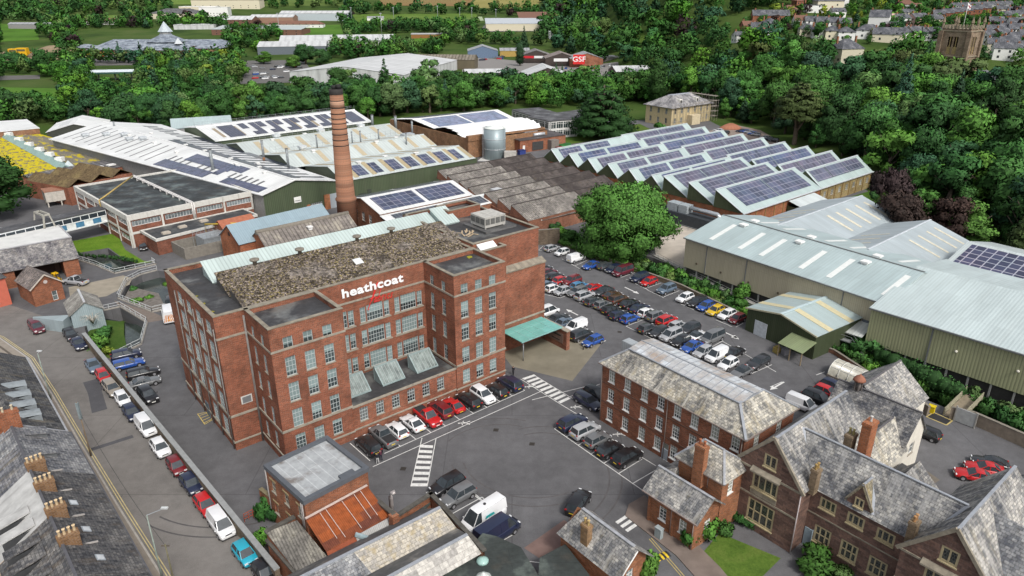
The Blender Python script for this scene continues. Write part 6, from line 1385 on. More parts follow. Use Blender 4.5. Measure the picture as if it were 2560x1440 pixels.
for x in(7.5,18.5):m=MB();m.box(x-.8,x+.8,1.6,4.2,9.0,10.9);o=m.build('dormer',plain((.7,.68,.62)),vl);m=MB();m.box(x-.5,x+.5,1.5,1.6,9.3,10.5);m.build('window',plain((.05,.05,.05)),o)
m=MB();m.box(10.5,16,-3,-.02,0,4.2);m.build('porch',plain((.55,.47,.32)),vl)
m=MB()
for x in range(0,31,2):
 for y in(-1.6,-.5):m.bar((x-.5,y,0),(x-.5,y,9.5),.08)
for z in(2.2,4.4,6.6,9.0):
 for y in(-1.6,-.5):m.bar((14 if z>4 else 0,y,z),(30,y,z),.08)
for y in range(0,16,2):
 for x in(27.5,29):m.bar((x,y,0),(x,y,11.5),.08)
for z in(2.2,4.4,6.6,9.0,11.0):m.bar((29,-1.6,z),(29,16,z),.08);m.box(27.5,29,-1.6,15,z-.1,z-.04)
m.build('scaffold',plain((.30,.27,.23),.6),vl)
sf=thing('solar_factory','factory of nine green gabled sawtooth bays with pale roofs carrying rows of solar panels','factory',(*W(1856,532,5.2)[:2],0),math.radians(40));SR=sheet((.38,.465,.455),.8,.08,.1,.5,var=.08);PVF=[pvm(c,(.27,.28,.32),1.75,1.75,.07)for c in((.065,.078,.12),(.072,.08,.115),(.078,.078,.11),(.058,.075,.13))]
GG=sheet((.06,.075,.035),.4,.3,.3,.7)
for k in range(9):
 y0=k*8.47;y1=y0+8.47;xs=.45*k
 for sec,(xa,xb)in enumerate(((xs,37.2),(37.25,67.5+.8*k))):
  zr=(9.3 if k<3 else 8.7)if sec==0 else 9.0;fr_=(.97 if k<3 else.5)if sec==0 else.6;ym_=y0+8.47*fr_;ve=5.2
  q=[(xa,y0-(.35 if k==0 else 0),ve-(.15 if k==0 else 0)),(xb,y0-(.35 if k==0 else 0),ve-(.15 if k==0 else 0)),(xb,ym_,zr),(xa,ym_,zr)];m=MB();slab(m,q,.1)
  slab(m,[(xb,y1,ve),(xa,y1,ve),(xa,ym_,zr+.001),(xb,ym_,zr+.001)],.1);ro=m.build('roof',SR,sf)
  m=MB()
  for x,s in((xa+.02,-1),(xb-.02,1)):f=[(x,y0,ve-.3),(x,y1,ve-.3),(x,ym_,zr-.1)];m.face(f if s>0 else f[::-1])
  m.build('gable',GG,ro);m=MB();m.bar((xa,ym_,zr+.06),(xb,ym_,zr+.06),.45,.12);m.bar((xa,y0,ve+.03),(xa,ym_,zr+.05),.3,.1);m.build('ridge',plain((.52,.56,.58)),ro)
  pm_=PVF[(k+sec)%4]
  if sec==0:rr_=[(.1,.44,.18,.9),(.48,.92,.18,.9)]if k>=3 else([(.09,.4,.3,.94),(.41,.68,.3,.94),(.69,.94,.3,.94)]if k else[(.1,.5,.2,.94),(.51,.93,.2,.94)])
  else:rr_=[(.03,.30,.32,.92),(.31,.62,.32,.92),(.63,.93,.32,.92)]
  if k==8:rr_=[(.08,.36,.2,.9),(.42,.75,.2,.9)]if sec==0 else[(.16,.5,.3,.92),(.51,.9,.3,.92)]
  arrays(ro,q,rr_,pm_)
m=MB();OB=brickm((.33,.105,.045),.25);wall(m,(0,0),(37.3,0),0,5);wall(m,(4,76.2),(0,0),0,5.1);m.build('wall',OB,sf);m=MB();wall_windows(m,sf,(37.3,0),(67.3,0),0,5,[(3+i*4.2,2.8,1.5,1.6,3,3)for i in range(7)],.2,frame=plain((.5,.48,.42)),glass=glassm((.08,.085,.08),(.3,.3,.28)));wall(m,(67.3,0),(74,76),0,5.1);wall(m,(74,76.2),(4,76.2),0,5.1);m.build('buff_wall',brickm((.33,.25,.13),.3),sf)
m=MB()
for i in range(8):x=37.6+i*4.2;m.box(x-.15,x+.15,-.15,0,0,4.9)
for i in range(9):x=2+i*4.2;m.box(x-.15,x+.15,-.12,0,0,4.9)
m.split('pier',plain((.26,.17,.07)),sf);m=MB();m.bar((-.3,-.45,5.0),(67.8,-.45,5.0),.3,.25);m.build('gutter',plain((.5,.53,.55)),sf)
lt=thing('lean_to_store','pale corrugated lean-to with dark green end against the solar factory wall','lean-to',sf.location,sf.rotation_euler.z);m=MB();m.prism([(20.5,-5.5),(33,-5.5),(33,-.2),(20.5,-.2)],0,3.2,top=False);m.build('wall',GG,lt);m=MB();slab(m,[(20.3,-5.8,3.2),(33.2,-5.8,3.2),(33.2,-.5,4.6),(20.3,-.5,4.6)],.08);m.build('roof',sheet((.55,.60,.60),.4,.25,.1),lt)
dx=thing('plant_enclosure','dark plant enclosure carrying silver duct and two grey air units below the solar factory gables','plant',sf.location,sf.rotation_euler.z);m=MB();m.box(-6.0,-2.0,1,22,0,3.0);m.build('enclosure',plain((.045,.052,.06),.6),dx);m=MB();m.tube([(-4,9,3.3),(-4,9,4.1),(-4,15.8,4.1)][::-1]if False else[(-4,3.2,3.0),(-4,3.2,4.0),(-4,4.2,4.5),(-4,12,4.5)],.55,12);m.build('duct',plain((.62,.64,.66),.25,.7,var=.05),dx);m=MB();m.box(-5.3,-2.7,12.4,15.0,3.0,5.0);m.box(-5.3,-2.7,15.4,18.5,3.0,5.0);m.build('air_unit',plain((.36,.40,.42),.5,.2),dx)
m=MB()
for z in(.5,1.0):m.bar((-8,-2,z),(-8,24,z),.07)
for i in range(12):m.bar((-8,-2+i*2.3,0),(-8,-2+i*2.3,1.05),.07)
m.build('guard_rail',GALV,dx)
pb=thing('pipe_bridge','tan walkway and pipe run along the foot of the solar factory gables','walkway',sf.location,sf.rotation_euler.z);m=MB();m.box(-1.9,-.6,36,63,3.7,3.95);m.build('deck',plain((.36,.29,.2)),pb);m=MB()
for z in(4.5,5.0):m.bar((-1.8,36,z),(-1.8,63,z),.06)
for i in range(14):m.bar((-1.8,36+i*2.1,3.9),(-1.8,36+i*2.1,5.0),.06);
for i in range(6):m.box(-1.4,-1.1,37+i*5,37.3+i*5,0,3.7)
m.build('rail',plain((.3,.26,.2)),pb)
BEIGE=sheet((.42,.38,.28),.35,.14,.1,.6,var=.06);OLIVE=sheet((.31,.32,.19),.45,.35,.2,.6,var=.08)
b1=thing('beige_warehouse','long beige clad warehouse on stilts with blue grey roof and white rooflight strips','warehouse',(35.9,139.2,0),math.radians(-53.3));w,d=41.5,25.5
qs,ro=gabled(b1,w,d,7.9,10.5,BEIGE,GREYR,'x',.3,z0=1.6,ym=11.9);m=MB()
for s in(.12,.285,.40,.60,.73,.965):patch(m,qs[0],s-.012,s+.012,.18,.80,.02,.03)
for s in(.14,.36,.48,.70,.83):patch(m,qs[1],1-s-.011,1-s+.011,.2,.75,.02,.03)
m.split('rooflight',RLW,ro);vents(b1,[(x,11.9+dy,10.45-.2*abs(dy))for x,dy in((6.5,-2),(6.3,2),(19.5,-2.2),(19.3,2),(32.8,-2.5),(32.7,1.8))],1.0,.6)
m=MB()
for x in(5.6,15.1,34.6):m.bar((x,-.05,1.6),(x,-.05,7.9),.16)
m.bar((-.3,-.42,7.85),(w+.3,-.42,7.85),.22,.2);m.bar((-.3,11.9,10.66),(w+.3,11.9,10.66),.35,.1);m.build('trim',plain((.16,.17,.17)),b1)
m=MB();m.box(.5,w-.3,.6,d,-2.5,1.58);m.build('undercroft',plain((.06,.058,.055)),b1);m=MB()  # dark block below the floor, the shade of the stilt gap in its colour
for i in range(14):m.box(.3+i*3,.55+i*3,.1,.35,-2.5,1.6)
m.split('stilt',plain((.3,.3,.29)),b1)
for x in(3.4,9.5,16.0,22.5,37):m=MB();m.tube([(x,-.15,3.2),(x,.0,3.2)],.22,10);m.build('bulkhead_lamp',plain((.12,.10,.07)),b1)
m=MB();m.box(38.6,39.8,-.08,0,1.6,4.0);m.build('door',plain((.13,.15,.17)),b1)
b2=thing('olive_warehouse','olive green ribbed warehouse on stilts with pale grey roof at the right edge','warehouse',(57.9,104.1,0),math.radians(-48.2));w,d=46,33
qs,ro=gabled(b2,w,d,7.9,10.4,OLIVE,sheet((.44,.51,.51),.5,.08,.18,.5,(.3,.3,.28)),'x',.3,z0=1.8,ym=18);m=MB()
for x in(9.3,24,36):m.bar((x,-.08,-.5),(x,-.08,7.9),.2)
m.bar((-.3,-.42,7.85),(w,-.42,7.85),.25,.2);m.build('trim',plain((.13,.14,.14)),b2);m=MB();m.box(.6,w,.8,d,-2.5,1.78);m.build('undercroft',plain((.05,.048,.045)),b2);m=MB()  # block under the olive floor painted dark as the shaded gap between stilts
for i in range(16):m.box(.2+i*3,.45+i*3,.1,.35,-2.6,1.8)
m.split('stilt',plain((.25,.25,.24)),b2)
for x in(13.0,21):m=MB();m.lathe([(.05,5.0),(.22,5.1),(.22,5.3),(.05,5.4)],(x,-.25),10);m.build('bulkhead_lamp',plain((.6,.58,.5)),b2)
m=MB();q=[(-4.6,-.6,2.6),(-.4,-.6,2.6),(-.4,3.4,3.6),(-4.6,3.4,3.6)];slab(m,q,.08);m.build('canopy',sheet((.5,.52,.5),.5,.1),b2);m=MB()
for i in range(9):m.box(-1.6+i*.45,-.9+i*.45,-1.7,-.6,1.5-i*.42,1.58-i*.42)
for k in(0,1):m.bar((-4.4,-.7-k,1.55),(-1.6,-.7-k,1.55),.08);m.bar((-1.6,-.7-k,2.5),(2.4,-.7-k,-1.2),.06);m.bar((-4.4,-.7-k,2.5),(-1.6,-.7-k,2.5),.06)
m.box(-4.4,-1.4,-1.7,-.4,1.4,1.5);m.build('stair',plain((.22,.23,.23),.6),b2)
b3=thing('solar_roofed_barn','shed with pale roof holding a large block of blue solar panels at the right edge','warehouse',(78.6,122.3,0),math.radians(-51.5));w,d=36,26
qs,ro=gabled(b3,w,d,7,10,OLIVE,sheet((.45,.5,.5),.5,.08,.15),'x',.3);arrays(ro,qs[0],[(.03,.56,.1,.92),(.6,.95,.1,.92)],pvm((.045,.048,.085),(.36,.36,.4),1.75,1.75,.1));arrays(ro,qs[1],[(.35,.93,.15,.9)],pvm((.04,.045,.06),(.18,.2,.2)))
for nm,lb,o_,a_,w,d,xs in(('grey_gabled_shed','grey gabled shed with five pale rooflights per slope between copper beech and warehouse',W(2130,596,6),39.5,23,19.5,(.14,.31,.5,.69,.87)),('small_grey_shed','smaller grey gabled shed with tan rooflights nearer the solar barn',W(2350,668,6),40.5,19,19.5,(.2,.42,.64,.84))):
 t=thing(nm,lb,'shed',(o_.x,o_.y,0),math.radians(a_));t.location-=Vector((math.cos(math.radians(a_)),math.sin(math.radians(a_)),0))*(14 if nm[0]=='g' else 10)
 W_=w+14 if nm[0]=='g' else w+10
 qs,ro=gabled(t,W_,d,6,9.2,plain((.35,.36,.36)),sheet((.36,.41,.43),.5,.12,.15),'x',.25);m=MB();f0=(14 if nm[0]=='g' else 10)/W_
 for s in xs:s=f0+(1-f0)*s;patch(m,qs[0],s-.012,s+.012,.18,.8,.02,.03);patch(m,qs[1],1-s-.01,1-s+.01,.2,.75,.02,.03)
 m.split('rooflight',plain((.55,.52,.42)),ro);m=MB();m.bar((-.2,d/2,9.36),(W_+.2,d/2,9.36),.4,.1);m.build('ridge',plain((.5,.54,.57)),ro)
gsd=thing('green_shed','dark green shed with teal and cream striped gable roof beside the car park','shed',(40.9,112.2,0),math.radians(-55.4));w,d=13.3,14.2
DG=sheet((.045,.06,.028),.35,.2,.15,.7);TL_=sheet((.36,.44,.44),.3,.25,.15)
qs,ro=gabled(gsd,w,d,4.2,5.5,DG,TL_,'y',.25);m=MB()
for a,b in((.22,.31),(.62,.71)):patch(m,qs[0],a,b,.0,.98,.02,.03);patch(m,qs[1],a,b,0,.98,.02,.03)
m.split('rooflight',plain((.52,.47,.30),.7,var=.08),ro);m=MB();m.bar((w/2,-.25,5.66),(w/2,d+.25,5.66),.5,.1)
m.build('ridge',plain((.42,.52,.54)),ro);m=MB();m.bar((-.3,-.3,4.2),(w/2,-.3,5.6),.12,.25);m.bar((w+.3,-.3,4.2),(w/2,-.3,5.6),.12,.25);m.build('bargeboard',plain((.42,.40,.28)),ro)
m=MB();m.box(1.8,4.3,-.07,0,0,2.7);m.build('double_door',plain((.50,.54,.57),.6),gsd)
m=MB();slab(m,[(9.0,-3.6,2.3),(13.6,-3.6,2.3),(13.6,-.05,3.2),(9.0,-.05,3.2)],.07);o=m.build('shelter_roof',sheet((.20,.24,.13),.35,.15),gsd);m=MB()
for x in(9.2,11.3,13.4):m.box(x-.07,x+.07,-3.5,-3.36,0,2.3)
m.build('post',plain((.28,.22,.14)),o)
for k,(x,y,c)in enumerate(((8.4,-2.6,(.35,.27,.08)),(9.6,-2.0,(.25,.25,.27)))):t=thing('crate',['tan crate beside the shelter post of the green shed','grey sack pile under the shelter of the green shed'][k],['crate','sack'][k],gsd.matrix_basis@Vector((x,y,0)),.4);m=MB();m.prism([(-.5,-.4),(.5,-.4),(.42,.4),(-.46,.42)],0,.9);m.build('body',plain(c),t);m=MB();m.box(-.3,.34,-.3,.3,.9,1.1);m.build('lid',plain(sc3(c,.8)),t)
pt=thing('barrel_shelter','long barrel vaulted shelter of dirty clear plastic with white hoops','shelter',(*W(2068,940,0)[:2],0),math.radians(-54));L=12.2;r=1.9;m=MB();fr_=MB()
for i in range(10):
 a0,a1=PI*i/10,PI*(i+1)/10;f=lambda a,x:(x,1.9-r*math.cos(a),.35+1.9*math.sin(a));m.face([f(a0,0),f(a0,L),f(a1,L),f(a1,0)],True)
m.face([(0,1.9-r*math.cos(PI*i/10),.35+1.9*math.sin(PI*i/10))for i in range(11)][::-1]);m.build('plastic_cover',plain((.36,.35,.30),.25,var=.25,streak=.4,spec=.5),pt)
for k in range(9):
 x=k*L/8;fr_.tube([(x,1.9-1.93*math.cos(PI*i/10),.35+1.94*math.sin(PI*i/10))for i in range(11)],.05,5)
for a in(.7,1.3,1.9):fr_.bar((0,1.9-1.93*math.cos(a),.35+1.93*math.sin(a)),(L,1.9-1.93*math.cos(a),.35+1.93*math.sin(a)),.05)
fr_.build('hoop',plain((.62,.62,.58)),pt);m=MB();m.box(-.1,L+.1,-.1,0,0,.4);m.box(-.1,L+.1,3.8,3.9,0,.4);m.build('base',plain((.2,.17,.14)),pt)
def lowwall(name,label,pts,h,mat,w=.35,cop=None):
 P=[W(*p)for p in pts];t=thing(name,label,'wall',(P[0].x,P[0].y,0));m=MB(t.location);c=MB(t.location)
 for a,b in zip(P,P[1:]):m.bar((a.x,a.y,h/2),(b.x,b.y,h/2),w,h);c.bar((a.x,a.y,h+.05),(b.x,b.y,h+.05),w+.1,.1)
 m.build('wall',mat,t);c.build('coping',cop or plain((.2,.18,.15),.9),t)
lowwall('stone_wall','low stone wall along the far edge of the car park below the hedge',[(1400,612),(1478,640),(1620,692),(1702,722),(1862,800)],.9,brickm((.18,.145,.11),.4))
lowwall('stone_wall','high dark stone wall with ivy between mill and car park corner',[(1345,612),(1398,608)],3.6,brickm((.12,.095,.08),.5),.5)
lowwall('yard_wall','long stained concrete wall round the courtyard behind the cream house',[(2372,1046),(2430,1060),(2560,1118),(2700,1190)],1.8,plain((.23,.19,.15),.9,streak=.5),.35)
lowwall('yard_wall','short stone wall left of the yellow grit bin',[(2262,1000),(2318,1040)],1.5,plain((.2,.165,.13),.9,streak=.4),.35)
lowwall('garden_wall','low brick wall with hedge along the car park below the olive warehouse',[(2040,868),(2085,885),(2260,1000)],.7,brickm((.24,.1,.07)),.3)
gb=thing('grit_bin','yellow grit bin beside the footbridge gate','grit bin',(*W(2327,1030)[:2],0),-.8);m=MB();m.prism([(-.4,-.35),(.4,-.35),(.4,.35),(-.4,.35)],0,.9);m.build('body',plain((.65,.48,.01),.5),gb);m=MB();m.box(-.46,.46,-.4,.4,.9,1.05);m.build('lid',plain((.6,.45,.01),.5),gb)
fb2=thing('timber_footbridge','sloping timber footbridge with plank sides over the stream beside the olive warehouse','footbridge',(*W(2350,1030)[:2],0));a,b=W(2358,1038),W(2412,985,.8);n=Vector((.75,.66,0));m=MB(fb2.location)
e=(b-a);nn=Vector((e.y,-e.x,0)).normalized()
m.face([a+Vector((0,0,.05)),a+nn*2.2+Vector((0,0,.05)),b+nn*2.2,b]);m.build('deck',plain((.25,.21,.15)),fb2);m=MB(fb2.location)
for s in(0,2.2):
 for z in(.35,.75,1.1):m.bar(a+nn*s+Vector((0,0,z)),b+nn*s+Vector((0,0,z)),.08,.25)
 for k in range(5):p=a.lerp(b,k/4)+nn*s;m.bar(p,p+Vector((0,0,1.3)),.12)
m.build('parapet',plain((.30,.28,.2)),fb2)
gt=thing('metal_gate','grey sheet metal gate in the wall at the foot of the timber footbridge','gate',(*W(2385,1052)[:2],0),math.radians(-50));m=MB();m.box(0,2.4,-.05,.05,.1,2.2);m.build('leaf',plain((.36,.37,.37)),gt);m=MB();m.box(-.15,0,-.1,.1,0,2.4);m.box(2.4,2.55,-.1,.1,0,2.4);m.build('post',plain((.3,.29,.27)),gt)
rf_=thing('post_and_rail_fence','dark post and rail fence on the riverbank under the olive warehouse','fence',(*W(2180,900)[:2],0));m=MB(rf_.location);a,b=W(2190,880,-.5),W(2420,1000,-.5)
for k in range(14):p=a.lerp(b,k/13);m.bar(p-Vector((0,0,1.5)),p+Vector((0,0,1.0)),.12)
for z in(.2,.8):m.bar(a+Vector((0,0,z)),b+Vector((0,0,z)),.08)
m.build('fence',plain((.09,.085,.075)),rf_)
wk_=thing('riverside_walkway','narrow railed concrete walkway along the foot of the beige warehouse','walkway',(*W(1640,655)[:2],0));m=MB(wk_.location);a,b=W(1632,640),W(1955,800);e=(b-a).normalized();nn=Vector((-e.y,e.x,0));m.face([a+Vector((0,0,.1)),b+Vector((0,0,.1)),b+nn*1.2+Vector((0,0,.1)),a+nn*1.2+Vector((0,0,.1))]);m.bar(a,b,.3,.6);m.build('slab',plain((.36,.35,.33)),wk_);m=MB(wk_.location)
for z in(.6,1.1):m.bar(a+Vector((0,0,z)),b+Vector((0,0,z)),.05)
for k in range(22):p=a.lerp(b,k/21);m.bar(p,p+Vector((0,0,1.1)),.05)
m.build('rail',plain((.3,.31,.3),.5),wk_)
def railing(label,pts,closed=False):
 P=[W(*p)if len(p)==2 and p[0]>0 else Vector((p[0],p[1],0))for p in pts];t=thing('railing',label,'railing',(P[0].x,P[0].y,0));m=MB(t.location)
 for a,b in zip(P,P[1:]):
  for z in(.55,1.1):m.bar((a.x,a.y,z),(b.x,b.y,z),.07)
  n_=max(1,int((b-a).length/1.8))
  for i in range(n_+1):p=a.lerp(b,i/n_);m.bar((p.x,p.y,0),(p.x,p.y,1.12),.07)
 m.build('rail',plain((.50,.52,.52),.5),t)
 m=MB(t.location)
 for a,b in zip(P,P[1:]):m.bar((a.x,a.y,.1),(b.x,b.y,.1),.3,.25)
 m.build('kerb',plain((.3,.28,.25)),t)
railing('white tubular railing along the leat below the grass bank',[(-96,147.2),(-90,143.6),(-83.5,138.9),(-77.4,144.3),(-78.8,145.8)])
railing('white tubular railing curving round the mill pond',[(-75.5,140.8),(-77.8,138.3),(-78.7,134.2),(-76.1,125.8),(-66.6,119.5),(-63.5,122)])
railing('white tubular railing beside the overgrown weir',[(-76.7,119.6),(-73.7,121.9),(-65.4,115.0),(-62.4,106.6),(-64.6,101.5)])
import numpy as np
def foliage(name='foliage'):
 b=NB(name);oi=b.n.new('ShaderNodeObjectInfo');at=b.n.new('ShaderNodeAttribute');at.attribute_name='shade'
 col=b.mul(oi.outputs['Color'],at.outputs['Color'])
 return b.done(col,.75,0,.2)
FOL=foliage();BARK=plain((.10,.08,.06),.95,var=.3)
def lobes_round(rs,n,R,H,flat=.5,lr=(.26,.42)):
 L=[]
 for i in range(n):
  u=rs.uniform(-.85,1);th=rs.uniform(0,2*PI)if i>0 else 0;rr=math.sqrt(max(0,1-u*u*.9))*rs.uniform(.45,.85)
  L.append((R*rr*math.cos(th),R*rr*math.sin(th),H*(.51+.40*u),R*rs.uniform(*lr)))
 L.append((0,0,H*.6,R*.5));return L
def leafcloud(seed,L,n,size,core=True,squash=.85,top=None,droop=0.0):
 """leaf sprays scattered over lobes; returns verts, normals, shade, quads-per-4 plus core tris"""
 rs=np.random.RandomState(seed);L=np.array(L);w=L[:,3]**2;w/=w.sum()
 idx=rs.choice(len(L),n,p=w);d=rs.normal(size=(n,3));d[:,2]=np.where(d[:,2]<-.3,d[:,2]*.4,d[:,2]);d/=np.linalg.norm(d,axis=1)[:,None]
 r=L[idx,3]*rs.uniform(.7,1.22,n);c=L[idx,:3]+d*r[:,None]*np.array([1,1,squash])
 ins=np.zeros(n,bool)
 for k in range(len(L)):
  q=(c-L[k,:3])/L[k,3];ins|=(np.linalg.norm(q,axis=1)<.62)
 c,d,idx=c[~ins],d[~ins],idx[~ins];n=len(c)
 nrm=d+rs.normal(size=(n,3))*.55;nrm/=np.linalg.norm(nrm,axis=1)[:,None];nrm*=np.where((nrm*d).sum(1)<0,-1,1)[:,None]
 a=np.cross(nrm,rs.normal(size=(n,3)));a/=np.linalg.norm(a,axis=1)[:,None];b=np.cross(nrm,a)
 s=size*rs.uniform(.55,1.25,n)[:,None];a=a*s;b=b*s*rs.uniform(.5,.9,n)[:,None]
 V=np.stack([c-a*.6,c-b*.6,c+a,c+b*.6],1).reshape(-1,3);V[:,2]-=droop*np.abs(rs.normal(size=len(V)))
 cen=L[:,:3].mean(0);cen[2]*=.75;out=c-cen;out/=np.linalg.norm(out,axis=1)[:,None]
 N=d*.45+out*.65+nrm*.3;N/=np.linalg.norm(N,axis=1)[:,None];N=np.repeat(N,4,0)
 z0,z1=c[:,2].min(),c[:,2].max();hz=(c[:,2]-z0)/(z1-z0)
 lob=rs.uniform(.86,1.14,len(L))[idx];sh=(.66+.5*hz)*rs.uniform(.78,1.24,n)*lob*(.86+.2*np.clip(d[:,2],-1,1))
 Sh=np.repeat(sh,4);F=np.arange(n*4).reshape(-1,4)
 CV=[];CF=[];CN=[];CS=[]
 if core:
  bm=bmesh.new();bmesh.ops.create_icosphere(bm,subdivisions=2,radius=1);iv=np.array([v.co[:]for v in bm.verts]);jf=np.array([[v.index for v in f.verts]for f in bm.faces]);bm.free()
  for k,l in enumerate(L):
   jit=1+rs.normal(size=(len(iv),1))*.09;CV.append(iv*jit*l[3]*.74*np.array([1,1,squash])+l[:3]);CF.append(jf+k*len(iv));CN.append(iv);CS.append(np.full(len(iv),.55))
 return V,N,Sh,F,CV,CF,CN,CS
def cloud_mesh(name,data,mat=None):
 V,N,S,F,CV,CF,CN,CS=data
 nq=len(F);base=len(V)
 if CV:V=np.concatenate([V]+CV);N=np.concatenate([N]+CN);S=np.concatenate([S]+CS);T=np.concatenate(CF)+base
 else:T=np.zeros((0,3),int)
 me=bpy.data.meshes.new(name);me.vertices.add(len(V));me.vertices.foreach_set('co',V.astype('f').ravel())
 li=np.concatenate([F.ravel(),T.ravel()]).astype('i');me.loops.add(len(li));me.loops.foreach_set('vertex_index',li)
 st=np.concatenate([np.arange(nq)*4,nq*4+np.arange(len(T))*3]).astype('i');tot=np.concatenate([np.full(nq,4),np.full(len(T),3)]).astype('i')
 me.polygons.add(len(st));me.polygons.foreach_set('loop_start',st);me.polygons.foreach_set('loop_total',tot);me.polygons.foreach_set('use_smooth',np.ones(len(st),bool))
 at=me.attributes.new('shade','FLOAT','POINT');at.data.foreach_set('value',S.astype('f'));me.update(calc_edges=True);me.validate()
 me.normals_split_custom_set_from_vertices([tuple(n)for n in N]);me.materials.append(mat or FOL);return me
def trunk_mesh(name,seed,h,r,spread,nb=6,zb=.35):
 rs=random.Random(seed);m=MB();m.tube([(0,0,-1.5),(0,0,0),(rs.uniform(-.2,.2),.1,h*.4),(rs.uniform(-.4,.4),rs.uniform(-.4,.4),h)],[r*1.5,r*1.2,r,r*.35],8)
 for i in range(nb):
  a=2*PI*i/nb+rs.random();z=h*(zb+.4*rs.random());m.tube([(0,0,z),(spread*.5*math.cos(a),spread*.5*math.sin(a),z+h*.14),(spread*math.cos(a),spread*math.sin(a),z+h*.3)],[r*.5,r*.35,r*.12],6)
 return m.mesh(name,BARK)
KIND={}
def reg(kind,seed,R,H,n,size,nl,nlobe,**k):
 rs=random.Random(seed);L=lobes_round(rs,nlobe,R,H,**k);KIND[kind]=(cloud_mesh('crown',leafcloud(seed,L,n,size)),trunk_mesh('trunk',seed,H*.7,R*.06+.1,R*.6));LOB[kind]=(L,seed,R,H,size)
LOB={}
for i in range(6):reg('round%d'%i,11+i,5.4+.5*(i%3),12.5+1.1*(i%4),5200,.5,0,20+i*2)
for i in range(3):reg('open%d'%i,41+i,4.6,11.5+i,2400,.6,0,15,lr=(.2,.34))
def conifer(seed,R,H,n,size):
 rs=random.Random(seed);L=[]
 for k in range(26):
  t=k/25;r=R*(1-t)**.85;a=k*2.4;L.append((r*.55*math.cos(a),r*.55*math.sin(a),H*(.12+.86*t),max(.45,r*.55)))
 return L
for i in range(2):L=conifer(71+i,3.8+.6*i,16+2*i,3000,.55);KIND['conifer%d'%i]=(cloud_mesh('crown',leafcloud(71+i,L,3200,.5,droop=.25)),trunk_mesh('trunk',71+i,12,.4,1.2));LOB['conifer%d'%i]=(L,71+i,4,16,.6)
def col_lobes(R,H,n=16,seed=3):
 rs=random.Random(seed);return[(R*.3*rs.uniform(-1,1),R*.3*rs.uniform(-1,1),H*(.15+.8*k/n),R*(.75 if k<n*.7 else.75*(1-(k-n*.7)/(n*.36)))+.2)for k in range(n)]
KIND['poplar']=(cloud_mesh('crown',leafcloud(91,col_lobes(3.2,19),3200,.55)),trunk_mesh('trunk',91,14,.4,1.0))
TCOUNT=0
GREENS={'dark':(.034,.098,.024),'mid':(.05,.138,.028),'bright':(.08,.198,.03),'pale':(.105,.185,.055),'yellow':(.17,.225,.03),'blue':(.038,.098,.046),'copper':(.04,.026,.026),'olive':(.078,.115,.034)}
def jitter(c,k=.18):f=1+rnd.uniform(-k,k);return(c[0]*f*(1+rnd.uniform(-.12,.12)),c[1]*f,c[2]*f*(1+rnd.uniform(-.2,.2)))
def tree(kind,p,hgt,tint,label,group=None,wid=None,cat='tree',name='tree'):
 global TCOUNT;TCOUNT+=1
 cm,tm=KIND[kind];t=thing(name,label,cat,p,rnd.uniform(0,6.28),group)
 H0=max(v.co.z for v in list(cm.vertices)[::97]);s=hgt/H0;sx=(wid/(2*5.4)if wid else s*rnd.uniform(.9,1.12));t.scale=(sx,sx,s)
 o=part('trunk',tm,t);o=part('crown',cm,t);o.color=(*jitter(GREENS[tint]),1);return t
def inpoly(x,y,P):
 c=False;j=len(P)-1
 for i in range(len(P)):
  if(P[i][1]>y)!=(P[j][1]>y)and x<(P[j][0]-P[i][0])*(y-P[i][1])/(P[j][1]-P[i][1])+P[i][0]:c=not c
  j=i
 return c
def project(p):
 d=p[1]*CP+(CAMZ-p[2])*SP;return 1280+FPX*p[0]/d,720+FPX*((CAMZ-p[2])*CP-p[1]*SP)/d
def scatter(pxpoly,step,jit=.42,seed=1):
 """tree feet over the ground seen inside a photo outline"""
 rs=random.Random(seed);P=[G(x,y)for x,y in pxpoly];xs=[p.x for p in P];ys=[p.y for p in P];W2=[(p.x,p.y)for p in P];out=[]
 y=min(ys)
 k=0
 while y<max(ys):
  x=min(xs)+(step*.5 if k%2 else 0)
  while x<max(xs):
   a,b=x+rs.uniform(-jit,jit)*step,y+rs.uniform(-jit,jit)*step
   if inpoly(a,b,W2):out.append((a,b,terr(a,b)))
   x+=step
  y+=step*.87;k+=1
 return out
FAR=[]
PEND=[]
def want(kind,p,hgt,tint,label,group,wid=None,pri=0):PEND.append((pri,kind,p,hgt,tint,label,group,wid))
def pick(ws):return rnd.choices([w[0]for w in ws],[w[1]for w in ws])[0]
RK=['round%d'%i for i in range(6)]+['open0','open1','open2']
TN={'dark':'dark green','mid':'mid green','bright':'bright green','pale':'pale green','yellow':'yellow green','blue':'blue green','copper':'purple leaved','olive':'olive green'}
def hw(h):return 'tall' if h>16 else('low' if h<11 else 'medium')
def place_words(px,py):
 c='left' if px<430 else 'left of centre' if px<900 else 'centre' if px<1300 else 'right of centre' if px<1750 else 'right' if px<2250 else 'far right'
 return c
def wood(poly,step,hr,tints,where,group,seed,kinds=RK,conf=.08,avoid=()):
 for p in scatter(poly,step,.42,seed):
  px,py=project(p)
  if any(a[0]<px<a[2]and a[1]<py<a[3]for a in avoid):continue
  h=hr[0]+(hr[1]-hr[0])*rnd.random()**1.4;tint=pick(tints);kind=rnd.choice(kinds)
  if rnd.random()<conf:kind='conifer%d'%rnd.randint(0,1);tint='blue';h*=1.12
  sh='conical conifer' if kind[0]=='c' else('loose crowned tree' if kind[0]=='o' else 'round crowned tree')
  want(kind,p,h,tint,f'{hw(h)} {TN[tint]} {sh} {where(px, py)}',group)
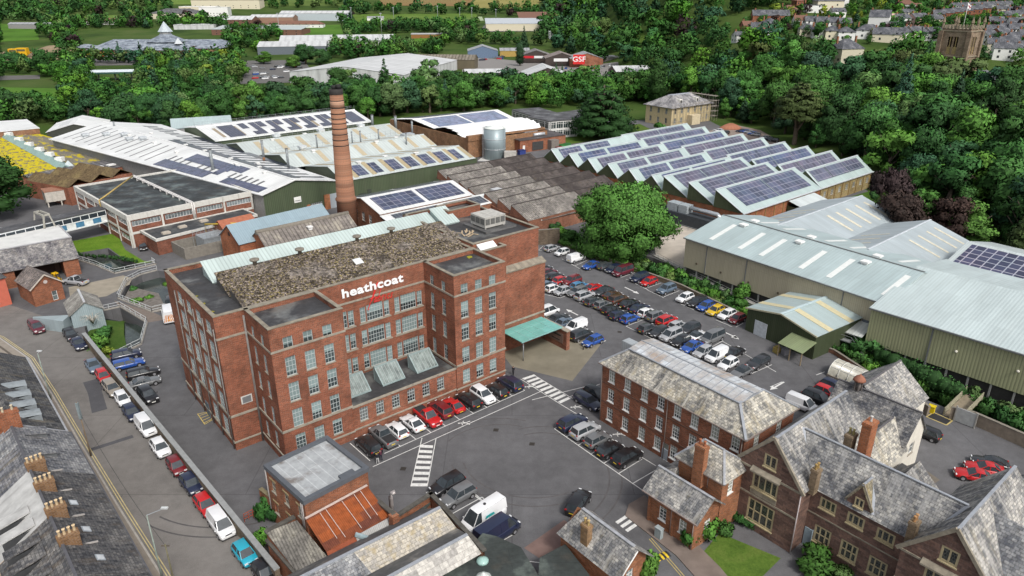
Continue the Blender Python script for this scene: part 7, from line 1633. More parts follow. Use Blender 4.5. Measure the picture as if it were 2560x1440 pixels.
def w_castle(px,py):
 if py<250:a='below the hillside houses' if px<2080 else('between the cream house and the church' if px<2350 else 'below the church tower')
 elif py<380:a='behind the villa' if px<1820 else('midway up the castle wood' if px<2200 else 'in the wood under the church')
 else:a='at the lower edge of the wood' if px<2300 else 'behind the solar roofed barn'
 return a
TD=[('dark',4),('mid',5),('bright',2.2),('blue',2),('pale',1.0),('olive',.8)]
wood([(1640,215),(1830,150),(2000,152),(2070,172),(2120,198),(2180,180),(2270,150),(2335,195),(2400,240),(2470,262),(2560,300),(2700,320),(2720,700),(2500,625),(2400,585),(2330,560),(2250,520),(2205,478),(2190,452),(2090,395),(2020,362),(1960,338),(1900,318),(1800,300),(1790,262),(1640,250)],9.4,(9,20),TD,w_castle,'trees of the wood below the church',5,avoid=[(2068,140,2152,222),(2335,140,2445,262)])
def w_belt(px,py):
 return('behind the yellow roofed building' if px<260 else 'behind the long white roofed shed' if px<480 else 'behind the zigzag solar roof' if px<820 else 'behind the factory chimney' if px<960 else 'behind the brick hall' if px<1270 else 'behind the glazed office' if px<1460 else 'between cedar and villa')
wood([(-200,318),(150,318),(330,330),(430,335),(560,318),(700,306),(830,300),(960,296),(1060,286),(1290,272),(1480,268),(1640,258),(1640,228),(1500,232),(1300,232),(1000,248),(830,262),(560,274),(420,270),(170,275),(-200,285)],8.6,(9,16),[('mid',5),('dark',4),('bright',2),('blue',1),('pale',1)],w_belt,'trees of the belt behind the factory',6,conf=.02)
def w_mid(px,py):return('beside the far left road' if px<200 else 'around the petrol station' if px<520 else 'around the supermarket car park' if px<800 else 'beside the white warehouse roofs' if px<1120 else 'around the trade units')
AV=[(230,160,350,235),(630,120,800,215),(780,120,1090,245),(1150,110,1260,215),(1280,110,1540,215),(0,215,170,270),(190,60,560,150),(990,130,1180,190),(0,185,100,222),(0,55,100,110)]
wood([(-60,190),(120,160),(330,150),(610,150),(600,245),(420,258),(190,265),(90,215),(-60,215)],12,(9,14),[('mid',4),('dark',4),('bright',3),('pale',2),('yellow',.7),('blue',1)],w_mid,'trees round the retail park',8,avoid=[(230,160,350,235),(0,215,170,262),(0,185,110,225),(190,60,560,150)])
for px,py,h,wd,tn,kd in((120,190,17,15,'dark','round1'),(30,175,13,18,'dark','round0'),(210,195,13,12,'blue','open1'),(455,195,12,14,'dark','round2'),(520,205,11,13,'yellow','open0'),(590,190,11,17,'bright','round4'),(660,160,10,14,'bright','round3'),(735,170,9,11,'bright','round5'),(765,160,15,17,'dark','round1'),(800,162,12,16,'dark','round0'),(850,235,15,12,'dark','round2'),(870,225,12,14,'pale','open1'),(965,245,20,14,'dark','conifer1'),(1065,240,20,20,'pale','open2'),(1110,250,16,18,'dark','round3'),(1200,250,13,16,'mid','round0'),(1310,130,22,12,'blue','conifer1'),(1300,165,19,11,'blue','poplar'),(1390,190,9,4,'blue','conifer0'),(1405,190,8,4,'blue','conifer0'),(1460,215,12,14,'pale','open0'),(1550,235,12,15,'mid','round2'),(1360,250,13,17,'bright','round4'),(1640,262,24,15,'dark','poplar'),(1600,250,16,17,'mid','round1'),(1500,110,22,22,'pale','round5'),(1430,95,16,20,'pale','round3'),(2240,330,26,13,'blue','conifer1'),(2212,555,14,10,'copper','round0'),(2238,605,14,11,'copper','round2'),(2365,612,12,10,'copper','round4'),(2420,620,11,12,'bright','round3'),(2320,520,12,15,'bright','open1'),(2540,680,15,14,'olive','conifer0'),(2275,590,12,11,'mid','open2')):
 p=G(px,py);want(kd,(p.x,p.y,terr(p.x,p.y)),h,tn,f'{hw(h)} {TN[tn]} {"conical conifer" if kd[0] == "c" else "slim columnar tree" if kd[0] == "p" else "spreading tree"} {w_mid(px, py) if px < 1600 else ("beside the grey gabled sheds" if py > 480 else "standing out of the castle wood")}','single trees about the site',wd,-1)
def w_far(px,py):return 'in the distant fields' if px<1340 else 'on the wooded hill'
AVF=[(195,72,560,162),(0,114,150,162),(0,60,104,118),(430,4,610,56),(565,22,850,82),(700,66,866,106),(645,104,835,152),(880,38,1205,70),(900,84,1105,122),(1190,44,1385,106),(1100,114,1560,205),(900,0,1360,24),(190,40,296,58),(1365,68,1425,106)]
wood([(-100,160),(300,140),(660,130),(900,150),(1250,140),(1300,110),(1340,62),(-100,62)],14,(10,15),[('dark',4),('mid',4),('bright',1.5),('pale',1),('copper',.5)],w_far,'distant trees',12,conf=.03,avoid=AVF)
wood([(-100,61),(1340,61),(1345,8),(-100,6)],24,(11,17),[('dark',5),('mid',4),('pale',1),('copper',.4)],w_far,'distant trees',15,conf=.03,avoid=AVF)
wood([(1340,118),(1470,150),(1560,170),(1650,200),(1800,175),(1790,95),(1900,40),(2000,22),(2300,16),(2300,3),(1360,3)],21,(15,21),[('dark',5),('mid',4),('blue',2),('bright',1),('copper',.4)],w_far,'trees of the wooded hill',13,conf=.1)
def w_town(px,py):return 'among the hillside houses'
wood([(1760,120),(1900,112),(2100,110),(2340,130),(2560,190),(2560,10),(2000,10),(1900,40)],12.5,(4.5,9.5),[('dark',4),('mid',4),('bright',2),('yellow',1),('copper',.6)],w_town,'garden trees among the hillside houses',14,conf=.1)
PEND.sort(key=lambda t:(t[0],math.hypot(t[2][0],t[2][1])-t[3]*6))
HOUSES=[]
def build_pending():
 """the largest 285 as trees, the rest as one distant wood"""
 rest=[]
 n=0
 for pri,kind,p,h,tint,label,group,wid in PEND:
  if n<285:tree(kind,p,h,tint,label,group,wid);n+=1
  else:rest.append((kind,p,h,tint))
 VV=[];NN_=[];SS=[];CC=[]
 cache={}
 for kind,p,h,tint in rest:
  if kind=='poplar':kind='round1'
  lod=0 if p[1]<520 else 1 if p[1]<900 else 2;ck=(kind,lod)
  if ck not in cache:
   L,seed,R,H,size=LOB[kind];d=leafcloud(seed,L,(900,330,150)[lod],(.95,1.5,2.2)[lod],core=False);cache[ck]=(d[0],d[1],d[2],H)
  V,N,S,H=cache[ck];s=h/H;a=rnd.uniform(0,6.28);c_,s_=math.cos(a),math.sin(a);M=np.array([[c_,-s_,0],[s_,c_,0],[0,0,1]])
  VV.append((V*np.array([s*1.1,s*1.1,s]))@M.T+np.array(p));NN_.append(N@M.T);SS.append(S);CC.append(np.repeat(np.array([jitter(GREENS[tint])]),len(V),0))
 print('far trees',len(VV),sum(map(len,VV))//4)
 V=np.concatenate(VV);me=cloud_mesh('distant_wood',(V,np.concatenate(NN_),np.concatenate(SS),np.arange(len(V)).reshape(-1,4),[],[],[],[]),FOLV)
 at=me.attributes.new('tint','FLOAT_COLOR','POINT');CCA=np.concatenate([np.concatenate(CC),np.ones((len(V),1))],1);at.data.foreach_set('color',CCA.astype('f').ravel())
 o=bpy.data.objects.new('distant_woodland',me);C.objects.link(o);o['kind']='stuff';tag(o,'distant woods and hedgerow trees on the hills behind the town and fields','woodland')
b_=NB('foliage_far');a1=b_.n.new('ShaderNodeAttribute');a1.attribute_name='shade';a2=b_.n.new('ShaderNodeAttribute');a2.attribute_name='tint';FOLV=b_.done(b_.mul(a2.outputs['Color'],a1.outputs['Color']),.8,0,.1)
build_pending()
rs=random.Random(77);L=lobes_round(rs,60,11.2,17.0,lr=(.16,.30));KIND['great']=(cloud_mesh('crown',leafcloud(77,L,34000,.42)),trunk_mesh('trunk',77,11,.6,6))
t=tree('great',(24.3,151.5,-1.5),18.5,'bright','huge dense round bright green tree between car park and solar factory',None,None);t.scale=(1.06,1.06,t.scale[2])
def cedar(p,H,R,label,tint,seed,bare=.15,n=7000):
 rs=random.Random(seed);L=[]
 for k in range(11):
  t_=k/10;z=H*(bare+.84*t_*(1-bare));r=R*(1-.75*t_**1.6)*rs.uniform(.8,1.1)
  for i in range(5):
   a=i*1.257+k*.7+rs.uniform(-.3,.3);L.append((r*.62*math.cos(a),r*.62*math.sin(a),z+rs.uniform(-.4,.4),r*.44))
 me=cloud_mesh('crown',leafcloud(seed,L,n,.6,core=True,squash=.28,droop=.15));tm=trunk_mesh('trunk',seed,H*.9,.8,R*.5,12,.2)
 t=thing('cedar',label,'tree',p,0);part('trunk',tm,t);o=part('crown',me,t);o.color=(*GREENS[tint],1);return t
q=W(1505,345);cedar((q.x,q.y,0),23,14.5,'large dark cedar with flat layered branches on the lawn by the glazed office','dark',81)
q=G(1985,362);cedar((q.x,q.y,terr(q.x,q.y)),25,10,'tall olive cedar with bare pale trunk rising from the wood edge','olive',83,.45)
q=G(1600,355);
t=tree('round2',(*W(-15,540)[:2],0),16,'dark','dark broad tree cut by the left edge beside the footbridge',None,17)
def shrub_kind(name,seed,R,H,n,size,nl):rs=random.Random(seed);L=[(R*.6*rs.uniform(-1,1),R*.6*rs.uniform(-1,1),H*rs.uniform(.2,.7),R*rs.uniform(.3,.5))for _ in range(nl)];KIND[name]=(cloud_mesh('crown',leafcloud(seed,L,n,size,squash=.8)),MB().tube([(0,0,-.5),(0,0,H*.5)],[.09,.04],6).mesh('stem',BARK))
for i in range(4):shrub_kind('shrub%d'%i,120+i,1.0,1.5,900,.2,9)
def shrub(p,r,h,tint,label,group=None,name='shrub',k=None):
 cm,tm=KIND['shrub%d'%(rnd.randint(0,3)if k is None else k)];t=thing(name,label,'shrub',p,rnd.uniform(0,6.28),group);t.scale=(r,r,h/1.5)
 part('stem',tm,t);o=part('crown',cm,t);o.color=(*jitter(GREENS[tint]),1);return t
rp=[Vector((14,163.5)),Vector((21,154.5)),Vector((30.5,143.5)),Vector((35.5,136.5)),Vector((45,119.5)),Vector((50,114.5)),Vector((56,106)),Vector((58.5,98.5)),Vector((64.5,92)),Vector((73,82))]
tot=sum((b-a).length for a,b in zip(rp,rp[1:]));k=0;d=0.0
while d<tot:
 x=d
 for a,b in zip(rp,rp[1:]):
  if x<=(b-a).length:break
  x-=(b-a).length
 c=a.lerp(b,x/(b-a).length)
 for s in(-1,1):
  e=(b-a).normalized();q=c+Vector((-e.y,e.x))*s*rnd.uniform(.4,2.0);px,py=project((q.x,q.y,0));r=rnd.uniform(1.3,2.2)
  where='behind the car park wall' if py<800 else('between green shed and olive warehouse' if py<900 else 'on the stream bank under the olive warehouse')
  tn=rnd.choice(['mid','bright','pale','dark','mid']);shrub((q.x,q.y,-2.0),r,rnd.uniform(2.6,3.8),tn,f'{TN[tn]} shrub of the riverside thicket {where}','riverside shrubs')
 d+=2.3
for px,py,r,h,tn,lb in((1852,745,1.9,3.2,'bright','round clipped green bush behind the car park wall near the green shed'),(2105,850,2.2,3.4,'dark','dark shrub against the side of the green shed'),(2160,880,2.6,3.6,'dark','large dark shrub below the metal stair'),(1850,770,1.4,2.2,'mid','small bush between round bush and green shed'),(1762,1345,1.5,3.6,'bright','ivy clad bush climbing the corner of the orange brick lodge'),(1722,1368,1.1,2.6,'mid','ivy bush at the foot of the lodge gable'),(1860,1300,1.6,1.8,'dark','dark shrub under the tall manor window'),(1805,1330,1.2,1.6,'mid','shrub at the lawn edge between lodge and manor'),(2030,1420,2.1,2.4,'mid','broad round shrub in front of the manor'),(2105,1445,1.3,1.6,'pale','flowering pale shrub beside the round manor shrub'),(1618,1440,1.1,3.2,'bright','bright leafy bush at the gatehouse corner'),(2530,1445,1.4,8.2,'bright','bright leafy tree top at the bottom right corner'),(665,1290,1.3,3.0,'mid','leafy bush between the square block and the boundary wall'),(690,1300,1.0,2.4,'dark','dark bush at the foot of the square block'),(660,1370,1.2,2.8,'bright','bright bush by the workshop end near the turquoise car'),(245,850,1.8,2.6,'bright','weeping green bush overhanging the stream by the boundary wall'),(262,830,1.7,2.4,'mid','green bush beside the blue grey shed'),(235,870,1.5,2.0,'bright','low green bush behind the boundary wall'),(270,870,1.2,1.6,'yellow','yellow green bush by the weir'),(340,745,1.2,1.6,'bright','green scrub on the pond bank by the curved railing'),(370,735,1.0,1.2,'bright','small scrub patch on the pond island'),(350,765,1.1,1.2,'mid','scrub at the lower end of the pond island'),(330,715,1.0,1.3,'mid','scrub on the upper bank of the pond'),(420,715,.9,1.2,'bright','green tuft beside the pond water against the mill'),(1395,590,2.2,3.0,'bright','ivy mass over the stone wall at the car park corner'),(1420,600,2.0,2.6,'mid','bramble clump beside the big round tree'),(1385,575,2.0,2.6,'dark','dark bramble clump below the brick shed'),(2172,560,1.5,2.5,'dark','ivy growing on the roof of the grey gabled shed'),(1650,325,3.0,3.5,'mid','shrub bed beside the villa drive'),(1600,345,3.4,3.0,'mid','low spreading juniper beside the solar factory')):
 q=W(px,py);shrub((q.x,q.y,(-1.2 if(px<400 and px>200)else(6.4 if 'on the roof' in lb else 0))),r,h,tn,lb)
def hedge(name,label,pts,w,h,tint,dens=55,size=.22,z=0,wave=.25):
 P=[Vector((*W(*p)[:2],0))for p in pts];L=[]
 for a,b in zip(P,P[1:]):
  n_=max(2,int((b-a).length/.8))
  for i in range(n_):q=a.lerp(b,i/n_);L.append((q.x-P[0].x+rnd.uniform(-wave,wave),q.y-P[0].y+rnd.uniform(-wave,wave),h*.5+rnd.uniform(-.1,.15)*h,w*rnd.uniform(.5,.68)))
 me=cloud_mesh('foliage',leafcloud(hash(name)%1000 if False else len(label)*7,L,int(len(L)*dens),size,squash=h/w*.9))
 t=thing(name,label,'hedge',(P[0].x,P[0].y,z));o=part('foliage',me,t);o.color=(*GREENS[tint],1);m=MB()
 for i in range(0,len(L),3):m.bar((L[i][0],L[i][1],-.3),(L[i][0],L[i][1],h*.5),.08)
 m.build('stems',BARK,t);return t
hedge('hedge','bright ivy hedge along the stone wall at the top of the car park',[(1400,612),(1478,640),(1560,668),(1612,690)],1.2,1.5,'bright')
hedge('hedge','dark dense hedge along the yard under the olive warehouse',[(2195,905),(2300,955),(2400,1005)],2.4,2.6,'dark',80,.26)
hedge('hedge','thin green hedge on the low brick wall beside the car park',[(2050,868),(2110,885),(2180,915)],1.0,1.1,'mid')
hedge('hedge','rough green growth along the leat wall under the grass bank',[(190,640),(240,645),(300,650),(345,660)],.7,.9,'dark',50,.2)
t=thing('bare_branches','tangle of bleached bare branches above the stream beside the blue grey shed','branches',(*W(235,815)[:2],.5));m=MB()
for i in range(16):a=rnd.random()*6.28;m.tube([(0,0,0),(math.cos(a)*.8,math.sin(a)*.8,.8+rnd.random()),(math.cos(a)*2,math.sin(a)*2,.9+rnd.random()*.6)],[.06,.05,.02],4)
m.build('branch',plain((.42,.40,.35)),t)
PAINT=carpaint();CGL=plain((.036,.045,.052),.07,var=.35,scale=1.1,spec=.7);TYRE=plain((.02,.02,.02),.8);RIM=plain((.34,.34,.36),.4,.4,var=.1)  # CGL: car glass colour lightened to carry the sky's reflection
LAMP=plain((.7,.72,.74),.15,var=.05,spec=.6);TAIL=plain((.36,.012,.012),.3);PLW=plain((.75,.75,.72),.5,var=.02);PLY=plain((.70,.52,.04),.5,var=.02);TRIM=plain((.03,.03,.032),.6)
CARS={'hatchback':(4.0,1.76,1.47,.93,.84,.03,.74,.12,.55),'small car':(3.55,1.65,1.5,.95,.86,.03,.78,.10,.58),'saloon':(4.6,1.82,1.43,.93,.84,.14,.72,.27,.54),'estate car':(4.7,1.82,1.48,.95,.85,.02,.72,.07,.55),'suv':(4.5,1.88,1.66,1.06,.98,.03,.75,.10,.58),'people carrier':(4.6,1.85,1.72,1.05,.94,.02,.82,.06,.62),'van':(4.5,1.84,1.86,1.08,.98,.005,.82,.02,.64),'minibus':(5.1,1.92,1.95,1.12,1.0,.005,.84,.02,.68),'panel van':(5.7,2.05,2.45,1.25,1.1,.003,.88,.01,.72),'pickup':(5.2,1.9,1.8,1.08,1.02,.38,.74,.43,.6),'coupe':(4.4,1.84,1.36,.88,.80,.10,.70,.30,.50),'sports car':(4.2,1.76,1.28,.84,.76,.08,.66,.30,.48),'convertible':(4.3,1.8,1.38,.9,.82,.16,.68,.26,.52)}
CPROTO={}
def carproto(kind):
 L,Wd,H,zb,zh,b0,b1,r0,r1=CARS[kind];X=lambda f:(f-.5)*L;w=Wd/2;z0=.27
 root=bpy.data.objects.new('parked_car',None);P=[]
 bed=kind=='pickup'
 st=[(0,.86,z0+.14,zb-.22),(.015,.93,z0+.03,zb-.08),(.06,.98,z0,zb),(b0+.3 if not bed else.36,1,z0,zb),(b1-.06,1,z0,zb-.01),(b1,.99,z0,zb-.03),(b1+(1-b1)*.45,.97,z0,zh+.02),(.945,.93,z0,zh-.08),(.985,.86,z0+.05,zh-.2),(1,.76,z0+.14,zh-.34)]
 m=MB();R=[]
 for f,k,a,t in st:
  h=w*k;half=[(h*.9,a),(h,a+.16),(h,a+(t-a)*.62),(h*.965,t-.05),(h*.86,t)];R.append([Vector((X(f),y,z))for y,z in half]+[Vector((X(f),-y,z))for y,z in reversed(half)])
 for p,q in zip(R,R[1:]):
  n=len(p)
  for i in range(n):j=(i+1)%n;m.face([p[i],q[i],q[j],p[j]],True)
 m.face(R[0]);m.face(list(reversed(R[-1])))
 rw=w*.70;gw=w*.92;hr=H
 if kind!='convertible':
  pts=[(X(r0)-.03,rw*.9,hr-.05),(X(r0)+.15,rw,hr),(X(r1)-.15,rw,hr),(X(r1)+.03,rw*.92,hr-.05)]
  for(xa,ya,za),(xb,yb,zb_)in zip(pts,pts[1:]):
   m.face([(xa,-ya,za),(xb,-yb,zb_),(xb,-yb*.8,zb_+.035),(xa,-ya*.8,za+.035)],True);m.face([(xa,-ya*.8,za+.035),(xb,-yb*.8,zb_+.035),(xb,yb*.8,zb_+.035),(xa,ya*.8,za+.035)],True);m.face([(xa,ya*.8,za+.035),(xb,yb*.8,zb_+.035),(xb,yb,zb_),(xa,ya,za)],True)
  for s in(-1,1):
   m.bar((X(b0)+.02,s*gw*.97,zb-.04),(X(r0),s*rw*.97,hr-.04),.11,.06);m.bar((X(b1)-.02,s*gw*.97,zb-.05),(X(r1),s*rw*.97,hr-.04),.07,.06)
   xm=X((b0+b1)/2+.03);m.bar((xm,s*gw*.985,zb-.02),(xm-.05,s*rw*.99,hr-.03),.09,.05)
   if 'van' in kind:
    xf=X(b1-.22);m.face([(X(b0)+.01,s*gw*.995,zb-.05),(xf,s*gw*.995,zb-.05),(xf-.08,s*rw*1.02,hr),(X(r0),s*rw*1.02,hr)][::s])
 if 'van' in kind:m.face([(X(b0)-.01,-gw*.99,zb-.05),(X(r0)-.02,-rw*1.01,hr),(X(r0)-.02,rw*1.01,hr),(X(b0)-.01,gw*.99,zb-.05)])
 for s in(-1,1):m.bar((X(b1)-.28,s*(w+.02),zb+.02),(X(b1)-.28,s*(w+.16),zb+.06),.1,.13)
 P.append(('body',m.mesh('body',PAINT,True),(0,0,0),PAINT,None))
 g=MB();zt=hr-.015;a=[(X(b0)+.03,-gw*.96,zb-.06),(X(b1)-.02,-gw*.96,zb-.06),(X(b1)-.02,gw*.96,zb-.06),(X(b0)+.03,gw*.96,zb-.06)];b=[(X(r0),-rw*.95,zt),(X(r1),-rw*.95,zt),(X(r1),rw*.95,zt),(X(r0),rw*.95,zt)]
 for i in range(4):j=(i+1)%4;g.face([a[i],a[j],b[j],b[i]])
 if kind=='convertible':g.face(b)
 P.append(('window',g.mesh('window',CGL),(0,0,0),None,None))
 if bed:c=MB();c.box(X(.03),X(b0-.02),-w*.78,w*.78,zb-.01,zb+.012);P.append(('load_bed',c.mesh('load_bed',TRIM),(0,0,0),None,None))
 ty=MB();ty.tube([(0,-.1,0),(0,.1,0)],.33,14,smooth=False);rm=MB();rm.tube([(0,-.115,0),(0,.115,0)],.21,8,smooth=False);tym=ty.mesh('wheel',TYRE);rmm=rm.mesh('rim',RIM)
 for fx in(.19,.80):
  for s in(-1,1):P.append(('wheel',tym,(X(fx),s*(w-.085),.33),None,rmm))
 ar=MB()
 for fx in(.19,.80):
  for s in(-1,1):ar.tube([(X(fx),s*(w-.2),.36),(X(fx),s*(w+.004),.36)],.39,14,smooth=False)
 ar.box(X(.02),X(.985),-w*.85,w*.85,.2,.3);P.append(('underbody',ar.mesh('underbody',TRIM),(0,0,0),None,None))
 hl=MB();hl.box(-.09,.07,-.17,.17,-.07,.07);hm=hl.mesh('headlight',LAMP);tl=MB();tl.box(-.06,.07,-.13,.13,-.12,.12);tm=tl.mesh('tail_light',TAIL)
 for s in(-1,1):P.append(('headlight',hm,(X(.965),s*w*.66,zh-.17),None,None));P.append(('tail_light',tm,(X(.022),s*w*.74,zb-.14),None,None))
 for nm,f,mt in(('front_plate',1.0,PLW),('rear_plate',0,PLY)):p=MB();p.box(-.02,.02,-.26,.26,-.055,.055);P.append((nm,p.mesh(nm,mt),(X(f)+(.005 if f else-.005),0,.52 if f else zb-.36),None,None))
 gr=MB();gr.box(-.04,.02,-w*.42,w*.42,-.09,.09);P.append(('grille',gr.mesh('grille',TRIM),(X(.99),0,zh-.26),None,None))
 return P
COL={'black':(.012,.012,.014),'dark grey':(.05,.053,.058),'grey':(.14,.145,.15),'silver':(.36,.37,.385),'white':(.72,.73,.74),'red':(.46,.012,.014),'dark red':(.16,.012,.016),'maroon':(.11,.014,.026),'navy':(.014,.02,.05),'blue':(.018,.075,.32),'light blue':(.06,.2,.36),'slate blue':(.10,.14,.19),'turquoise':(.02,.33,.45),'yellow':(.60,.40,.01),'brown':(.07,.035,.02),'beige':(.26,.23,.19),'charcoal':(.028,.03,.034)}
def car(kind,col,p,rot,label,group):
 if kind not in CPROTO:CPROTO[kind]=carproto(kind)
 t=thing('parked_'+('car' if kind not in('van','pickup','panel van','minibus')else kind.replace(' ','_')),label,'van' if 'van' in kind or kind=='minibus' else('pickup' if kind=='pickup' else 'car'),p,rot,group)
 for nm,me,loc,mt,sub in CPROTO[kind]:
  o=part(nm,me,t,loc)
  if nm=='body':o.color=(*COL[col],1)
  if sub:part('rim',sub,o)
 return t
A0=39.5
KN={'h':'hatchback','s':'small car','l':'saloon','e':'estate car','u':'suv','m':'people carrier','v':'van','b':'minibus','V':'panel van','p':'pickup','c':'coupe','S':'sports car','C':'convertible'}
def row(data,ang,place,group,z=.65,base=0):
 L=[d.split(',')for d in data.split(';')]
 for i,d in enumerate(L):
  x,y,k,c=float(d[0]),float(d[1]),KN[d[2].strip()],d[3].strip();fl=(180 if len(d)>4 and d[4].strip()=='1' else 0)
  cc=lambda j:L[j][3].strip();nb=f'next to {cc(i+1)} {KN[L[i+1][2].strip()]}' if i==0 and len(L)>1 else(f'between {cc(i-1)} and {cc(i+1)} ones' if i+1<len(L)else f'after {cc(i-1)} one, row end')
  q=W(x,y,z);car(k,c,(q.x,q.y,base+.012),math.radians(ang+fl+rnd.uniform(-1.5,1.5)),(f'{c} {k} {place}, {nb}' if len(L)>1 else f'{c} {k} {place}'),group)
row('921,1113,m,black;958,1090,p,grey;992,1074,h,white;1031,1056,c,white;1069,1041,p,red,1;1101,1023,u,dark red;1133,1011,S,red;1172,1001,u,black;1207,988,u,white,1;1242,975,h,black;1275,958,u,navy',129.5,'against the mill front','cars parked along the mill front')
row('1431,1056,u,navy;1463,1076,u,silver;1494,1098,h,grey;1524,1122,h,black;1568,1142,u,black',38,'beside the office block','cars parked beside the office block')
row('1470,1003,e,navy,1;1490,983,h,black,1',129.5,'at the office gable end','cars at the office gable')
row('1380,620,h,silver;1405,631,s,white,1;1440,646,v,white;1479,663,l,blue,1;1516,664,e,dark grey;1533,672,h,navy,1;1557,679,b,maroon,1;1599,694,u,navy,1;1622,704,h,red,1;1666,723,u,slate blue,1;1712,744,h,white,1;1743,754,e,black,1;1764,765,h,blue,1;1788,776,h,yellow,1;1817,786,h,white,1;1843,797,s,dark red,1',A0,'along the car park wall','cars parked along the car park wall')
row('1360,671,h,dark grey;1371,680,h,maroon;1387,690,h,charcoal;1404,700,h,red;1429,702,u,dark red,1;1448,714,h,light blue;1485,717,S,red;1509,727,l,charcoal,1;1531,736,S,brown;1545,748,u,brown;1573,758,l,black;1598,770,l,navy;1618,781,h,white;1641,790,u,grey;1667,801,u,red;1694,813,h,silver;1724,822,u,charcoal,1;1744,838,C,white;1780,845,b,grey,1;1835,880,l,black;1896,906,e,charcoal,1',A0,'in the upper central row','cars of the upper central row')
row('1358,694,h,dark grey;1369,712,h,slate blue;1383,721,s,white;1405,728,s,silver,1;1442,729,e,grey,1;1461,739,u,silver;1483,753,h,dark grey;1507,761,h,grey;1526,773,h,black;1546,787,h,navy;1575,796,h,blue;1619,820,h,dark grey;1647,829,h,charcoal,1;1677,838,m,silver,1;1702,852,h,black,1;1729,866,l,blue,1;1757,879,h,silver,1;1791,889,v,white,1;1820,909,h,white,1;1853,929,C,grey,1',A0,'in the lower central row','cars of the lower central row')
row('1368,780,b,white;1396,795,l,charcoal;1412,806,l,slate blue;1439,817,v,white,1;1452,837,m,charcoal;1482,852,h,blue,1',A0,'beyond the entrance canopy wall','cars beyond the canopy wall')
row('91,818,m,maroon',-44,'driving down the street','cars in the street')
row('176,836,h,black;196,858,l,navy;233,913,l,slate blue;258,940,s,red;280,970,e,beige;306,997,s,white;329,1031,h,navy;365,1067,v,white;401,1119,h,white;441,1165,s,dark red;478,1209,h,navy;514,1262,h,red;553,1312,v,white;612,1384,s,turquoise;662,1432,s,black',-47.5,'in the kerbside line of the street','cars parked in the street')
row('315,887,u,navy;321,909,e,blue;358,931,e,black;362,954,c,grey',33,'in the yard behind the boundary wall','cars in the yard behind the street wall')
row('370,988,u,black',-45,'alone in the yard bay behind the boundary wall','cars in the yard behind the street wall')
row('357,616,h,black',-60,'tucked in the corner of the office extension',None)
row('189,703,p,silver',165,'parked before the depot bay',None);row('428,752,m,charcoal',110,'half hidden behind the chevron van',None)
row('1446,1256,u,black',62,'driving across the yard',None);row('1118,1211,u,black,1;1145,1239,u,grey,1',43,'backed against the workshop wall','vehicles by the workshop wall');row('1207,1287,V,white,1;1243,1322,V,navy',43,'parked beside the workshops','vehicles by the workshop wall',1.2)
row('2085,965,h,navy;2068,980,h,red;2045,995,u,black;2006,1012,v,white',-48,'beside the barrel shelter','cars beside the barrel shelter')
row('2437,1187,c,red;2462,1170,c,red;2476,1154,S,charcoal',160,'in the courtyard behind the manor','cars in the manor courtyard');row('2312,1080,h,black',130,'behind the gable of the cream house',None)
row('1795,326,h,white;1812,331,h,black;1852,327,h,navy;1862,328,h,blue;1872,330,h,silver;1882,334,h,blue;1890,336,h,silver;1912,344,h,silver;1922,347,h,navy;1935,350,h,black',150,'below the wood behind the solar factory','cars behind the solar factory')
q=W(420,783,1.1);t=car('panel van','white',(q.x,q.y,.012),math.radians(118),'white service van with orange and white chevrons across its back, beside the mill',None)
L=CARS['panel van'][0];m=MB()
for k in range(7):y=-1.0+k*.29;m.face([(-L/2-.035,y,.6),(-L/2-.035,y+.14,.6),(-L/2-.03,(y+.14)*.72+(.12 if y<0 else-.12),1.9),(-L/2-.03,y*.72+(.12 if y<0 else-.12),1.9)][::-1])
m.build('chevron_stripes',plain((.65,.22,.02),.5),t)
q=None;wv_=[o for o in bpy.data.objects if o.parent is None and str(o.get('label','')).startswith('white panel van parked')]
if wv_:
 m=MB()
 for s in(1,-1):m.face([(-.9,s*1.03,1.5),(.5,s*1.03,1.5),(.35,s*1.03,1.85),(-.7,s*1.03,1.85)][::-s])
 m.build('turquoise_emblem',plain((.02,.38,.40),.5),wv_[0]);m=MB();m.tube([(-.3,0,2.47),(-.3,0,2.6)],.16,10);m.build('roof_vent',TRIM,wv_[0])
fk=thing('forklift','yellow forklift standing in front of the open depot bay','forklift',(*W(141,698,.8)[:2],0),math.radians(-35));YP=plain((.62,.36,.01),.5);m=MB()
m.prism([(-1.1,-.55),(1.0,-.55),(1.0,.55),(-1.1,.55)],.25,1.05);m.box(-1.2,-.6,-.5,.5,1.05,1.35);m.build('body',YP,fk);m=MB()
for x,y in((-.6,-.5),(-.6,.5),(.7,-.5),(.7,.5)):m.bar((x,y,1.0),(x*.9,y*.9,2.1),.08)
m.box(-.65,.75,-.5,.5,2.08,2.16);m.build('cab_frame',YP,fk);m=MB();m.bar((1.15,-.3,.1),(1.15,-.3,2.4),.1);m.bar((1.15,.3,.1),(1.15,.3,2.4),.1);m.bar((1.2,-.3,.1),(2.2,-.3,.1),.1);m.bar((1.2,.3,.1),(2.2,.3,.1),.1);m.build('mast',TRIM,fk)
ty=MB();ty.tube([(0,-.1,0),(0,.1,0)],.3,12,smooth=False);ty=ty.mesh('wheel',TYRE)
for x in(-.75,.7):
 for y in(-.5,.5):part('wheel',ty,fk,(x,y,.3))
